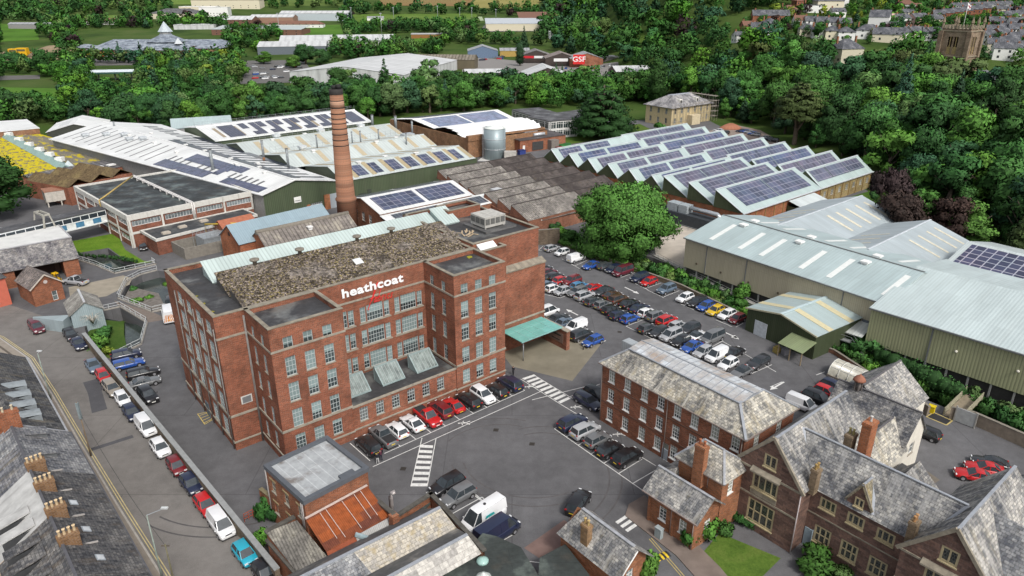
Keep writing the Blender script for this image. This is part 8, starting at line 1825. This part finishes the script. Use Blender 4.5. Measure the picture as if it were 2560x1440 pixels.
def pole(name,label,base,h,lean=0,arm=None,mat=None):
 p=W(*base);t=thing(name,label,'street lamp' if 'lamp' in name else 'pole',(p.x,p.y,0));m=MB();m.tube([(0,0,0),(0,0,h*.25),(lean,0,h)],[.11,.09,.06],8);m.build('pole',mat or plain((.22,.26,.23),.7),t)
 if arm:a=MB();a.bar((lean,0,h),(lean+arm[0],arm[1],h+.35),.06);a.build('arm',GALV,t);l=MB();l.box(lean+arm[0]-.3,lean+arm[0]+.35,arm[1]-.13,arm[1]+.13,h+.3,h+.45);l.build('lamp_head',plain((.5,.52,.52),.4),t)
 return t,p
pole('street_lamp','tall street lamp with long arm over the road near the bottom of the street',(407,1450),8.2,0,(1.5,.6));pole('street_lamp','slim street lamp without arm at the upper end of the terrace',(128,1000),7.6,0,(.25,.1));t,p=pole('telegraph_pole','wooden telegraph pole carrying grey cable boxes beside the dormered slates',(228,1140),8.0,0,None,plain((.17,.13,.09),.9));m=MB();m.box(-.15,.15,-.15,.15,5.6,7.9);m.build('cable_box',plain((.2,.24,.25)),t);t2,p2=pole('telegraph_pole','short pole with green ivy at the bottom edge of the street',(437,1462),5.2,0,None,plain((.14,.13,.08),.9));m=MB();m.bar((-.4,0,5.0),(.4,0,5.0),.08);m.build('crossbar',BARK,t2)
wr_=thing('overhead_wire','thin black cable sagging along the street between the two poles','cable',p);m=MB(p);A_,B_=Vector((p.x,p.y,6.6)),Vector((p2.x,p2.y,5.0));pts=[A_.lerp(B_,k/10)-Vector((0,0,1.2*math.sin(PI*k/10)))for k in range(11)];m.tube(pts,.018,4);m.build('cable',DARKM,wr_)
bo=thing('bollard','short black bollard at the corner of the pale apron near the blue hatchback','bollard',W(1458,874));m=MB();m.tube([(0,0,0),(0,0,.95)],.09,10);m.build('post',TRIM,bo);m=MB();m.tube([(0,0,.7),(0,0,.8)],.095,10);m.build('band',WHITE,bo)
cbx=thing('utility_cabinet','grey utility cabinet on the pavement before the lodge','cabinet',W(1646,1345),math.radians(-50));m=MB();m.box(-.4,.4,-.25,.25,.12,1.35);m.build('cabinet',plain((.30,.35,.36),.5),cbx);m=MB();m.box(-.45,.45,-.3,.3,1.35,1.42);m.build('lid',plain((.3,.34,.35)),cbx)
def person(label,base,rot,shirt,trousers,carry=None):
 p=W(*base);t=thing('person',label,'person',(p.x,p.y,0),rot);sk=plain((.42,.26,.19),.7,var=.05)
 J={'pel':(0,0,.95,.15,.11),'bel':(0,0,1.1,.15,.1),'che':(.02,0,1.35,.18,.12),'nk':(.02,0,1.5,.06,.06),'hd':(.03,0,1.6,.085,.09),'top':(.03,0,1.74,.075,.085)}
 for s,n in((1,'l'),(-1,'r')):J.update({'sh'+n:(.02,s*.19,1.42,.06,.06),'el'+n:(.06,s*.25,1.15,.045,.045),'wr'+n:(.24,s*.2,1.0,.035,.035),'ha'+n:(.32,s*.18,.99,.04,.03),'hp'+n:(0,s*.1,.88,.09,.09),'kn'+n:(.05*s+.03,s*.11,.5,.065,.065),'an'+n:(.1*s,s*.11,.09,.045,.045),'to'+n:(.1*s+.18,s*.12,.04,.045,.03)})
 E_=[('pel','bel'),('bel','che'),('che','nk'),('nk','hd'),('hd','top')]+[(a+n if a!='che' and a!='pel' else a,b+n)for n in 'lr' for a,b in(('che','sh'),('sh','el'),('el','wr'),('wr','ha'),('pel','hp'),('hp','kn'),('kn','an'),('an','to'))]
 ks=list(J);me=bpy.data.meshes.new('body');me.from_pydata([J[k][:3]for k in ks],[(ks.index(a),ks.index(b))for a,b in E_],[]);o=bpy.data.objects.new('body',me);C.objects.link(o);o.modifiers.new('s','SKIN');o.modifiers.new('d','SUBSURF').levels=1
 for i,k in enumerate(ks):me.skin_vertices[0].data[i].radius=J[k][3:]
 me.skin_vertices[0].data[0].use_root=True;bpy.context.view_layer.update();m2=bpy.data.meshes.new_from_object(o.evaluated_get(bpy.context.evaluated_depsgraph_get()));bpy.data.objects.remove(o)
 m2.materials.clear()
 for c in(sk,plain(shirt,.9),plain(trousers,.9),plain((.05,.035,.025),.9)):m2.materials.append(c)
 for f in m2.polygons:c=f.center;f.material_index=3 if(c.z>1.66 or(c.z>1.58 and c.x<0))else(0 if c.z>1.47 else(2 if c.z<.98 and abs(c.y)<.17 else(0 if c.x>.2 else 1)))
 if not m2.uv_layers:m2.uv_layers.new(name='UVMap')
 part('body',m2,t);m=MB()
 for s in(1,-1):
  for k in range(4):m.tube([(.33,s*.18+(k-1.5)*.02,.99),(.40-.01*abs(k-1),s*.18+(k-1.5)*.022,.975),(.42-.01*abs(k-1),s*.18+(k-1.5)*.022,.95)],.009,4)
  m.tube([(.30,s*.145,1.0),(.35,s*.12,.99)],.01,4)
 m.build('fingers',sk,t);return t
person('person in dark top and pale trousers standing behind the black people carrier',(945,1160),2.3,(.02,.022,.03),(.5,.5,.5));person('person in maroon top and dark trousers beside the open tailgate',(953,1152),2.6,(.10,.03,.05),(.02,.022,.035))
person('person in dark clothes on the pale concrete apron behind the navy suv',(1283,940),1.0,(.02,.02,.025),(.03,.03,.035))
fm={}
def farcar(c):
 if c not in fm:
  m=MB();m.prism([(-2.1,-.85),(2.1,-.85),(2.1,.85),(-2.1,.85)],.25,.95);m.face([(-1.2,-.62,1.5),(.5,-.62,1.5),(.5,.62,1.5),(-1.2,.62,1.5)]);me=m.mesh('car',plain(COL[c],.35));me.materials.append(CGL);nv=MB();
  m2=MB();m2.v=m.v;m2.f=list(m.f);m2.sm=list(m.sm);a=[(-1.9,-.8,.95),(1.1,-.8,.95),(1.1,.8,.95),(-1.9,.8,.95)];b=[(-1.2,-.62,1.5),(.5,-.62,1.5),(.5,.62,1.5),(-1.2,.62,1.5)];n0=len(m2.f)
  for i in range(4):j=(i+1)%4;m2.face([a[i],a[j],b[j],b[i]])
  me=m2.mesh('car',plain(COL[c],.35));me.materials.append(CGL)
  for k in range(n0,len(me.polygons)):me.polygons[k].material_index=1
  fm[c]=me
 return fm[c]
def carpark(poly,n,ang,where,group,seed):
 rs=random.Random(seed);sp=scatter(poly,3.0,.06,seed);rs.shuffle(sp)
 for a,b,z in sp[:n]:
  c=rs.choice(['white','silver','grey','black','dark grey','navy','blue','red','white','silver']);o=bpy.data.objects.new('distant_car',farcar(c));C.objects.link(o);o.location=(a,b,z+.05);o.rotation_euler=(0,0,math.radians(ang)+rs.choice((0,PI)));tag(o,f'tiny {c} car in {where}','car',group)
carpark([(630,165),(750,160),(760,200),(640,205)],34,30,'the supermarket car park','distant cars of the supermarket car park',1);carpark([(250,135),(420,138),(410,152),(240,150)],26,20,'the car park before the octagonal school roof','distant cars before the school',2)
carpark([(1230,66),(1330,64),(1330,74),(1225,78)],16,0,'front of the leisure centre','distant cars by the leisure centre',3);carpark([(1190,140),(1260,140),(1265,152),(1190,155)],12,0,'the trade estate yard','distant cars in the trade estate',4);carpark([(1400,168),(1530,160),(1540,172),(1400,182)],9,80,'front of the trade units','distant vans before the trade units',5);carpark([(55,140),(120,140),(120,155),(60,160)],8,0,'the builders yard at far left','distant cars in the builders yard',6)
def blk(name,label,cat,px,w,d,h,ang,wm,rm,kind='gable',rise=None,axis='x',wins=0,group=None,dz=0,chim=0,fl=2):
 """px = photo point at the foot of the near corner; size in metres"""
 p=G(*px);a=math.radians(ang);z=terr(p.x,p.y);t=thing(name,label,cat,(p.x,p.y,z+dz),a,group);rise=rise if rise is not None else d*.3
 m=MB();m.box(0,w,0,d,-3,h)
 if kind=='gable':
  if axis=='x':m.face([(w,0,h),(w,d,h),(w,d/2,h+rise)]);m.face([(0,d,h),(0,0,h),(0,d/2,h+rise)])
  else:m.face([(0,0,h),(w,0,h),(w/2,0,h+rise)]);m.face([(w,d,h),(0,d,h),(w/2,d,h+rise)])
 m.build('wall',wm,t);r=MB()
 if kind=='gable':
  for s in(0,1):slab(r,[(q[0],q[1],q[2]+.12)for q in roofq(0,w,0,d,h,h+rise,axis,.3,None,s)],.12)
 elif kind=='hip':hip(r,0,w,0,d,h,h+rise,d*.48,w-d*.48,d/2,d/2,.35)if w>d else hip(r,0,w,0,d,h,h+rise,w/2,w/2,w*.48,d-w*.48,.35)
 elif kind=='flat':r.box(-.2,w+.2,-.2,d+.2,h+.01,h+.35)
 elif kind=='mono':slab(r,[(-.3,-.3,h+.1),(w+.3,-.3,h+.1),(w+.3,d+.3,h+rise),(-.3,d+.3,h+rise)],.2)
 r.build('roof',rm,t)
 if wins:
  wm_=MCACHE.setdefault('farwin',MB().box(-.5,.5,-.05,.02,-.6,.6).mesh('window',plain((.035,.04,.045),.2,spec=.5)))
  for f in range(fl):
   for i in range(wins):
    part('window',wm_,t,((i+.5)*w/wins,0,1.6+f*2.7))
    if f==0 or 1:part('window',wm_,t,(0,(i+.5)*d/wins,1.6+f*2.7),PI/2)if i<2 and d>5 else None
 for k in range(chim):m=MB();x=w*(.08 if k==0 else.92);m.box(x-.4,x+.4,d/2-.35,d/2+.35,h+rise*.5,h+rise+1.2);m.build('chimney',brickm((.27,.10,.06)),t)
 return t
WR=plain((.70,.70,.68),.9,var=.05);CRM=plain((.60,.55,.42),.9,var=.06);PNK=plain((.55,.36,.32),.9,var=.06);RDB=brickm((.28,.095,.055),.15);SLT=slate((.065,.07,.082),(.17,.175,.19),.4,(.12,.11,.1),.15,.4,.3,.15);BRT=plain((.17,.09,.065),.9,var=.2);WSH=sheet((.52,.53,.53),7,.18,.35,.6,(.3,.3,.29));GSH=sheet((.30,.31,.32),5,.25,.3);BRW=sheet((.06,.045,.04),.6,.2,.1)
FA=38
for a in(('warehouse','vast white roofed warehouse with faint ridges beyond the factory belt','warehouse',(1011,217),105,78,7,76,WSH,WSH,'gable',4),('warehouse','long brown warehouse with ribbed grey roof beside the white warehouse','warehouse',(985,172),62,16,7,-6,sheet((.13,.11,.07),.6,.2,.1),asbestos((.17,.15,.12),(.25,.23,.19),2.5,.2),'gable',3),('box_store','dark brown box store with white roof among the trees','warehouse',(1165,212),24,20,7,8,BRW,WSH,'gable',1.5),('trade_shed','white gabled shed with brown front beyond the brick hall','warehouse',(1312,216),28,30,6,4,BRW,WSH,'gable',5,'y'),('trade_unit','blue fronted trade unit with grey gable roof beside the estate road','warehouse',(1170,146),26,24,6,4,plain((.12,.17,.25)),GSH,'gable',4,'y'),('trade_unit','small unit with yellow doors behind the estate road','warehouse',(1250,142),26,12,5,3,plain((.40,.27,.08)),GSH,'gable',2),('trade_unit','left of three brown trade units, with red and white signs','warehouse',(1304,158),24,22,6,2,BRW,asbestos((.2,.19,.19),(.3,.29,.28),1.5,.2),'gable',4,'y'),('trade_unit','middle brown trade unit with white sign and patchy roof','warehouse',(1364,166),25,22,6,2,BRW,asbestos((.24,.2,.19),(.33,.3,.28),1.5,.3),'gable',4,'y'),('trade_unit','right brown trade unit with big square red sign','warehouse',(1426,169),25,22,6.5,2,RDB,GSH,'gable',4,'y'),('open_store','open framed store with flat roof right of the trade units','warehouse',(1488,160),20,16,5,2,plain((.14,.14,.13)),GSH,'flat'),('white_shed','white shed roof half hidden by trees at the right end of the trade estate','warehouse',(1540,195),26,18,4,10,BRW,WSH,'gable',3),('leisure_centre','leisure centre with pale solar roof and tall sloping entrance roof','leisure centre',(1215,78),74,34,8,4,CRM,plain((.42,.45,.48),.5),'mono',5),('leisure_hall','tall monopitch hall with brown roof edge beside the leisure centre','hall',(1300,72),48,34,9,6,CRM,BRT,'mono',9),('white_office','white flat roofed block above the trade estate trees','building',(1374,98),26,16,7,2,WR,WSH,'flat'),('grandstand','low football stand with orange seats beside the pitch','stand',(1028,96),40,8,4,3,plain((.25,.12,.04)),plain((.35,.35,.35)),'mono',1),('grandstand','second low stand at the left of the football pitch','stand',(918,106),28,8,4,3,plain((.08,.08,.08)),plain((.32,.32,.32)),'mono',1),('pavilion','small white pavilion in the playing fields','pavilion',(918,52),22,12,3.5,5,WR,GSH,'gable',2),('retail_shed','grey fronted retail shed with white saw toothed roof by the supermarket car park','shop',(645,138),60,50,7,12,plain((.12,.14,.16)),WSH,'gable',3),('retail_shed','long white retail roof behind the supermarket car park','shop',(700,120),110,50,6,12,WSH,WSH,'gable',4),('industrial_shed','grey and white stepped industrial shed beyond the retail park','warehouse',(700,52),90,34,9,4,plain((.40,.45,.48)),WSH,'gable',3),('industrial_shed','brown brick shed with white roof left of the grey industrial shed','warehouse',(625,58),55,30,7,4,plain((.28,.17,.12)),WSH,'gable',3),('school_hall','pale green roofed hall in front of the brown shed','hall',(530,88),100,32,6,-3,BRT,plain((.38,.42,.42)),'mono',3),('school_block','white and ochre school block with brown roof at the top left','school',(450,38),50,26,11,8,CRM,WR,'flat'),('school_block','white school wing right of the ochre block','school',(500,42),38,22,12,8,WR,WR,'flat'),('school_block','long school block with brown roof behind the white wing','school',(480,22),100,30,12,4,CRM,BRT,'flat'),('school_block','low grey roofed school building left of the ochre block','school',(375,48),66,36,7,6,CRM,slate((.08,.085,.09),(.15,.15,.16),.3),'hip',6),('school_block','low building with brown roof before the ochre block','school',(545,62),44,26,6,-4,BRT,WSH,'gable',4),('bungalow','low brown roofed clubhouse beside the playing field','building',(660,70),70,16,4,3,WR,BRT,'hip',4),('white_store','low white flat store among the school trees','building',(435,74),46,26,5,5,WSH,WSH,'flat'),('sports_shed','grey sports shed on the far left field','shed',(22,72),60,10,5,-4,plain((.25,.24,.24)),GSH,'gable',2),('white_bungalows','row of white buildings among the far left trees','building',(175,62),60,18,4,6,WR,BRT,'gable',3)):
 blk(*a[:12],wins=(9 if 'school' in a[0]or a[0]in('bungalow','white_bungalows','white_office')else 0),**({'axis':a[12]}if len(a)>12 else{}))
def board(px,w,h,z,col,txt,tcol,label):
 p=G(*px);t=thing('shop_sign',label,'sign',(p.x,p.y-.4,terr(p.x,p.y)),math.radians(2));m=MB();m.box(0,w,-.1,.1,z,z+h);m.build('board',plain(col,.5,var=.03),t)
 if txt:letters(txt,t,(w/2,-.13,z+h/2),0,h*.75,plain(tcol,.5,var=.02),sx=1.2,off=.03)
board((1307,159),10,1.8,4.2,(.5,.02,.03),'',None,'long red sign on the left brown trade unit');board((1335,159),9,1.8,4.2,(.7,.7,.7),'',None,'white sign on the left brown trade unit');board((1384,167),11,2.2,4.0,(.7,.7,.7),'',None,'white sign on the middle brown trade unit');board((1432,170),9,7,2.8,(.6,.03,.03),'GSF',(.8,.8,.8),'big square red sign with white letters on the right trade unit')
p=G(375,138);z=terr(p.x,p.y);os_=thing('octagonal_school','sprawling grey roofed building with glazed octagon and pointed lantern in the middle','school',(p.x,p.y+38,z),0);GR2=slate((.17,.20,.24),(.24,.27,.31),.4,(.2,.2,.2),.1,3,1,.1);BK=brickm((.27,.12,.075),.1)
m=MB();r=MB()
for(x0,x1,y0,y1,h,rs_)in((-62,-6,-6,14,6,5),(6,60,-6,14,6,5),(-30,34,-34,-16,4,5),(-60,-30,-30,-8,4,5),(34,58,-26,-4,5,5),(-86,-66,-8,8,4,3)):m.box(x0,x1,y0,y1,-1,h);hip(r,x0,x1,y0,y1,h,h+rs_,x0+(y1-y0)*.5,x1-(y1-y0)*.5,(y0+y1)/2,(y0+y1)/2,1.0)
m.build('wall',BK,os_);r.build('roof',GR2,os_);m=MB();m.lathe([(17,0),(17,9.5)],n=8,smooth=False);m.build('glazed_octagon',plain((.06,.07,.08),.2),os_);m=MB();m.lathe([(19,9.5),(6,15),(6,16)],n=8,smooth=False);m.build('octagon_roof',GR2,os_);m=MB();m.lathe([(5.2,16),(5.2,18)],n=8,smooth=False);m.build('lantern',plain((.5,.5,.48)),os_);m=MB();m.lathe([(7,18),(.1,27)],n=8,smooth=False);m.build('spire',plain((.40,.45,.48),.4),os_);m=MB();m.lathe([(4,9),(.1,14)],(22,-26),6,False);m.build('small_spire',plain((.5,.53,.55),.4),os_)
p=G(290,200);t=thing('petrol_canopy','flat white petrol station canopy with dark green edge among trees','canopy',(p.x,p.y,0),math.radians(12));m=MB();m.box(-16,18,-7,9,5.6,5.8);m.build('roof',plain((.60,.66,.70)),t);m=MB();m.box(-16.1,18.1,-7.1,9.1,4.6,5.6);m.build('fascia',plain((.03,.08,.07)),t);m=MB()
for x in(-10,0,10):m.box(x-.4,x+.4,-.4,.4,0,4.6)
m.build('column',plain((.3,.3,.3)),t)
for px,w,h,lb in(((22,140),12,6,'yellow site cabins stacked in the builders yard'),((42,141),9,7,'taller yellow cabin stack in the builders yard')):
 p=G(*px);t=thing('site_cabin',lb,'cabin',(p.x,p.y,terr(p.x,p.y)),.1);m=MB();m.box(0,w,0,5,0,h/2-.05);m.box(0.3,w,0,5,h/2,h);m.build('cabin',plain((.62,.36,.01),.6),t);m=MB();m.box(1,w-1,-.08,0,h*.6,h*.85);m.build('windows',plain((.1,.09,.05)),t)
p=G(215,139);t=thing('site_hoarding','orange hoarding along the edge of the builders yard','hoarding',(p.x,p.y,terr(p.x,p.y)),0);m=MB();m.box(0,22,-.2,.2,0,2.8);m.box(-52,-36,-.2,.2,0,3.2);m.build('panel',plain((.55,.25,.02)),t)
def mound(name,label,px,r,h,col):p=G(*px);t=thing(name,label,'mound',(p.x,p.y,terr(p.x,p.y)));m=MB();m.lathe([(r,-.3),(r*.8,h*.3),(r*.45,h*.75),(r*.2,h*.97),(.05,h)],n=18);o=m.build('heap',plain(col,.95,var=.3,scale=.4),t);o.scale=(1.6,1,1)
mound('spoil_heap','brown heap of spoil in the builders yard',(140,140),16,9,(.22,.17,.11));mound('spoil_heap','red earth heap beside the cars below the wood',(1826,322),3.4,2.4,(.30,.13,.08))
def drape(name,px,mat,dz=.25,n=8):
 P=[G(*q)for q in px];m=MB();a,b,c,d=P
 for i in range(n):
  for j in range(n):
   f=lambda s,t_:(a*(1-s)+b*s)*(1-t_)+(d*(1-s)+c*s)*t_
   q=[f(i/n,j/n),f((i+1)/n,j/n),f((i+1)/n,(j+1)/n),f(i/n,(j+1)/n)];m.face([(v.x,v.y,terr(v.x,v.y)+dz)for v in q])
 o=m.build(name,mat);o['kind']='structure'
F1=grassm((.10,.17,.03),(.07,.12,.02),(.14,.2,.05),.01);F2=grassm((.23,.21,.07),(.17,.16,.05),(.29,.25,.10),.008);F3=grassm((.21,.135,.06),(.17,.12,.05),(.2,.17,.07),.006);F4=grassm((.07,.16,.02),(.05,.11,.015),(.1,.19,.03),.02)
drape('field',[(1170,20),(1330,22),(1370,-14),(1200,-12)],F2);drape('field',[(960,14),(1165,16),(1195,-12),(940,-12)],F3);drape('playing_field',[(870,62),(1200,52),(1190,34),(880,36)],F1);drape('playing_field',[(690,98),(860,88),(850,62),(720,66)],F4);drape('field',[(-60,108),(98,100),(90,62),(-60,60)],F4);drape('field',[(180,60),(300,52),(290,38),(190,42)],F1);drape('meadow',[(-120,262),(120,258),(170,222),(-120,216)],F4,.12);drape('football_pitch',[(1040,116),(1110,112),(1100,95),(1035,97)],F4);drape('bowling_green',[(1085,54),(1210,52),(1205,42),(1080,44)],plain((.30,.36,.22),.9))
drape('field',[(1560,112),(1620,108),(1600,62),(1545,66)],F1,.4);drape('field',[(380,12),(640,10),(600,-8),(380,-8)],F1);drape('field',[(640,16),(900,14),(900,-4),(640,-4)],grassm((.09,.14,.03),(.06,.1,.02),(.12,.17,.05),.01))
RD=asphalt((.13,.125,.12),.1,.1);drape('road',[(-100,204),(100,198),(100,188),(-100,192)],RD,.15);drape('car_park',[(600,210),(800,205),(760,150),(610,152)],RD,.12);drape('car_park',[(190,165),(560,160),(520,132),(200,132)],RD,.12);drape('estate_yard',[(1150,216),(1560,205),(1545,155),(1160,140)],plain((.21,.20,.19),.9),.12);drape('road',[(340,212),(345,240),(325,240),(310,205)],RD,.2);drape('builders_yard',[(-40,160),(230,150),(200,128),(-40,130)],plain((.30,.22,.14),.95),.15);drape('car_park',[(1200,80),(1370,78),(1350,62),(1210,64)],RD,.15)
for k,(px,h)in enumerate(((700,24),(955,24),(1095,22),(1150,20),(1180,20),(1240,18),(985,20),(880,20))):
 q=G(px,92 if k<2 else 60);t=thing('floodlight_mast',f'slim floodlight mast standing {"by the football ground" if k < 2 else "along the playing fields"}','mast',(q.x,q.y,terr(q.x,q.y)),0,'floodlight masts');m=MB();m.tube([(0,0,0),(0,0,h)],.22,5);m.build('mast',GALV,t);m=MB();m.box(-1.2,1.2,-.2,.2,h-.8,h);m.build('lamps',GALV,t)
p=Vector((179,300,terr(179,300)));ch=thing('church_tower','tall sandstone church tower with twin belfry openings, pinnacles and a white flag','church tower',p,math.radians(37));CS=brickm((.20,.145,.12),.45,.4);zt=41-p.z;S_=5.3
m=MB();sq=[(-S_,-S_),(S_,-S_),(S_,S_),(-S_,S_)]
for i in range(4):wall(m,sq[i],sq[(i+1)%4],-2,zt,[(3.0,4.6,zt-9.5,zt-3),(5.2,6.8,zt-9.5,zt-3)]if i in(0,3)else[],.4)
for x,y in sq:
 for h_,k in((zt-1,1.0),(zt-11,1.35)):m.prism([(x-k*.8,y-k*.8),(x+k*.8,y-k*.8),(x+k*.8,y+k*.8),(x-k*.8,y+k*.8)],-2,h_)
m.build('tower',CS,ch);m=MB()
for z in(zt-10.5,zt-1.0,zt-18):m.prism([(a*1.06,b*1.06)for a,b in sq],z,z+.35,bottom=True)
for i in range(4):
 a,b=Vector(sq[i]),Vector(sq[(i+1)%4])
 for k in range(8):c=a.lerp(b,(k+.3)/8);e=(b-a)/8*.5;n_=Vector((e.y,-e.x)).normalized()*.25;m.prism([c-n_*-1,c+e+n_,c+e-n_,c-n_],zt,zt+1.2)
m.prism(inset(sq,.1),zt-.6,zt,bottom=True);m.build('string_course',plain((.27,.23,.17),.9,var=.3),ch);m=MB()
for x,y in sq+[(0,-S_),(-S_,0)]:m.lathe([(.5,zt),(.42,zt+2.2),(.7,zt+2.3),(.05,zt+4.6)],(x,y),6,False)
m.build('pinnacle',plain((.21,.17,.12),.9,var=.3),ch);m=MB()
for i in(0,3):
 a,b=Vector(sq[i]),Vector(sq[(i+1)%4]);e=(b-a).normalized();n_=Vector((e.y,-e.x));
 for u in(3.8,6.0):c=a+e*u-n_*.3;m.prism([c-e*.12-n_*.1,c+e*.12-n_*.1,c+e*.12+n_*.15,c-e*.12+n_*.15],zt-9.5,zt-3);m.prism([c-e*.8-n_*.1,c+e*.8-n_*.1,c+e*.8,c-e*.8],zt-9.5,zt-6.8)
m.build('belfry_tracery',plain((.33,.25,.12),.9),ch);m=MB();m.tube([(0,0,zt),(0,0,zt+9.5)],.09,6);m.build('flagpole',WHITE,ch);m=MB();m.face([(0,0,zt+7.4),(1.6,-.5,zt+6.8),(1.7,-.5,zt+8.5),(0,0,zt+9.3)]);m.face([(0,0.02,zt+9.3),(1.7,-.48,zt+8.5),(1.6,-.48,zt+6.8),(0,.02,zt+7.4)]);fl_=m.build('flag',plain((.75,.75,.76),.8,var=.05),ch)
m=MB();m.bar((.1,-.04,zt+8.35),(1.62,-.53,zt+7.65),.04,.3);m.bar((.85,-.3,zt+7.1),(.88,-.3,zt+8.9),.3,.04);m.build('flag_cross',plain((.35,.03,.06)),fl_)
nv=thing('church_nave','grey slate roofed church nave behind the tower','church',p,math.radians(37));m=MB();m.box(5.5,36,-7,9,-2,7);m.build('wall',CS,nv);m=MB();slab(m,[(5.3,-7.4,6.8),(36,-7.4,6.8),(36,1,11),(5.3,1,11)],.15);slab(m,[(36,9.4,6.8),(5.3,9.4,6.8),(5.3,1,11.01),(36,1,11.01)],.15);m.build('roof',SLT,nv)
p=G(2510,235);t=thing('stone_parapet','long pale pierced stone parapet wall right of the church tower','wall',(p.x-26,p.y,terr(p.x,p.y)+3),math.radians(8));m=MB();m.box(0,60,0,.5,-6,0);m.build('wall',CS,t);m=MB();m.box(0,60,-.1,.6,0,2.6);m.build('parapet',plain((.5,.5,.48),.9,var=.15),t)
t=blk('cream_bank_house','large cream house with slate roof and brick chimneys rising out of the wood','house',(2098,172),14,11,9.5,20,plain((.50,.47,.36),.9,var=.06),SLT,'hip',4.5,wins=3,chim=2)
HS=[]
rs=random.Random(21)
def hh(px,py,w,d,h,ang,wm,kind,lab,rm=None,**k):HS.append((px,py));blk('hillside_house',lab,'house',(px,py),w,d,h,ang,wm,rm or SLT,kind,d*.34,group='houses on the hillside',wins=2,chim=k.pop('chim',1),**k)
hh(1880,62,24,10,6,-8,RDB,'gable','long red brick block with slate roof at the left end of the hillside houses',fl=2);hh(1840,108,8,7,4.5,10,WR,'gable','small white house at the edge of the wooded hill');hh(1858,80,12,8,4,5,RDB,'gable','brown roofed brick house between small white house and red block',BRT);hh(1875,88,9,8,5,-20,WR,'gable','white house below the red brick block');hh(1912,82,10,9,5.5,12,CRM,'hip','cream hipped house with white chimney before the red block');hh(1900,98,11,7,5,15,WR,'gable','white house with red tiled end beside the round tree',BRT)
for i in range(5):hh(1985+i*28,72+i*2,7.2,8.5,5.2,-6,WR if i<4 else RDB,'gable',f'{["first", "second", "third", "fourth", "fifth"][i]} house from the left in the terrace of white gabled houses',BRT if i==0 else None)
for i in range(4):hh(1998+i*32,92+i*3,9,8,4.5,-8,[CRM,WR,CRM,WR][i],'hip',f'{["first", "second", "third", "fourth"][i]} hipped house from the left in front of the white terrace')
hh(2042,28,20,14,7,5,CRM,'hip','big cream villa with low roofs on the hilltop');hh(2012,32,14,8,5,4,WR,'flat','white flat roofed modern house left of the hilltop villa');hh(2070,14,16,9,6,4,WR,'flat','white upper storey block behind the hilltop villa');hh(1955,38,11,8,4,0,CRM,'hip','bungalow with grey hipped roof above the terrace',BRT);hh(1990,24,6,6,6,20,RDB,'hip','small red brick house among the hilltop trees',BRT);hh(2080,44,10,7,4,5,WR,'gable','low house with grey roof beside the cream villa')
hh(2165,84,11,11,9.5,-30,WR,'gable','tall white house with black framed windows, biggest on the hillside');hh(2205,85,8,7,6.5,-30,WR,'flat','white flat topped wing right of the tall white house');hh(2138,96,13,9,4.5,-20,WR,'hip','low white house with slate hips before the tall white house');hh(2178,104,16,10,4,-25,CRM,'gable','cream house with slate gable below the tall white house')
hh(2222,66,9,8,5,15,CRM,'gable','cream gabled house with pink roof right of the tall white house',PNK);hh(2246,68,10,8,5.5,20,WR,'gable','white gabled house in the middle of the hillside');hh(2258,48,9,7,4.5,10,CRM,'gable','pale house behind the middle white house');hh(2240,28,13,9,5,-20,WR,'hip','white house with brown hipped roof below the trees',BRT);hh(2268,30,10,7,4,-10,BRT,'gable','low brown roofed building right of the white hipped house',BRT);hh(2285,66,12,8,5.5,20,PNK,'gable','pink rendered house left of the brick terrace')
for i in range(4):hh(2262+i*22,100+i,11,9,4,(-10,25,-15,25)[i],[WR,CRM,WR,CRM][i],'gable',f'{["first", "second", "third", "fourth"][i]} low gabled bungalow from the left beside the church')
for i in range(6):hh(2330+i*24,58-i*3.5,7,8,6,-14,RDB,'gable',f'{["first", "second", "third", "fourth", "fifth", "sixth"][i]} brick house from the left in the terrace behind the flag',chim=1)
for i in range(7):hh(2380+i*22,34-i*1,6.4,8,5.5,2,[WR,WR,CRM][i%3],'gable',f'{["first", "second", "third", "fourth", "fifth", "sixth", "seventh"][i]} house from the left in the grey terrace at the top right',chim=1)
hh(2322,68,11,8,5,12,CRM,'gable','cream house with slate roof before the brick terrace')
NUM=['first','second','third','fourth','fifth','sixth','seventh','eighth','ninth','tenth','eleventh','twelfth']
for r_,(y0,n,x0,dx)in enumerate(((78,5,2470,26),(96,5,2466,27),(114,5,2468,26),(132,5,2464,27),(58,4,2490,24),(152,4,2480,28),(42,4,2490,26))):
 for i in range(n):
  wm=rs.choice([WR,RDB,WR,CRM,RDB]);cn='white' if wm is WR else('brick' if wm is RDB else 'cream');hh(x0+i*dx+rs.uniform(-5,5),y0+rs.uniform(-4,4),rs.uniform(7,11),8,rs.uniform(4.5,6),rs.choice([-22,-15,20,-18]),wm,'gable',f'{cn} house right of the church, {NUM[i]} from the left in the {NUM[r_]} row counted',chim=1)
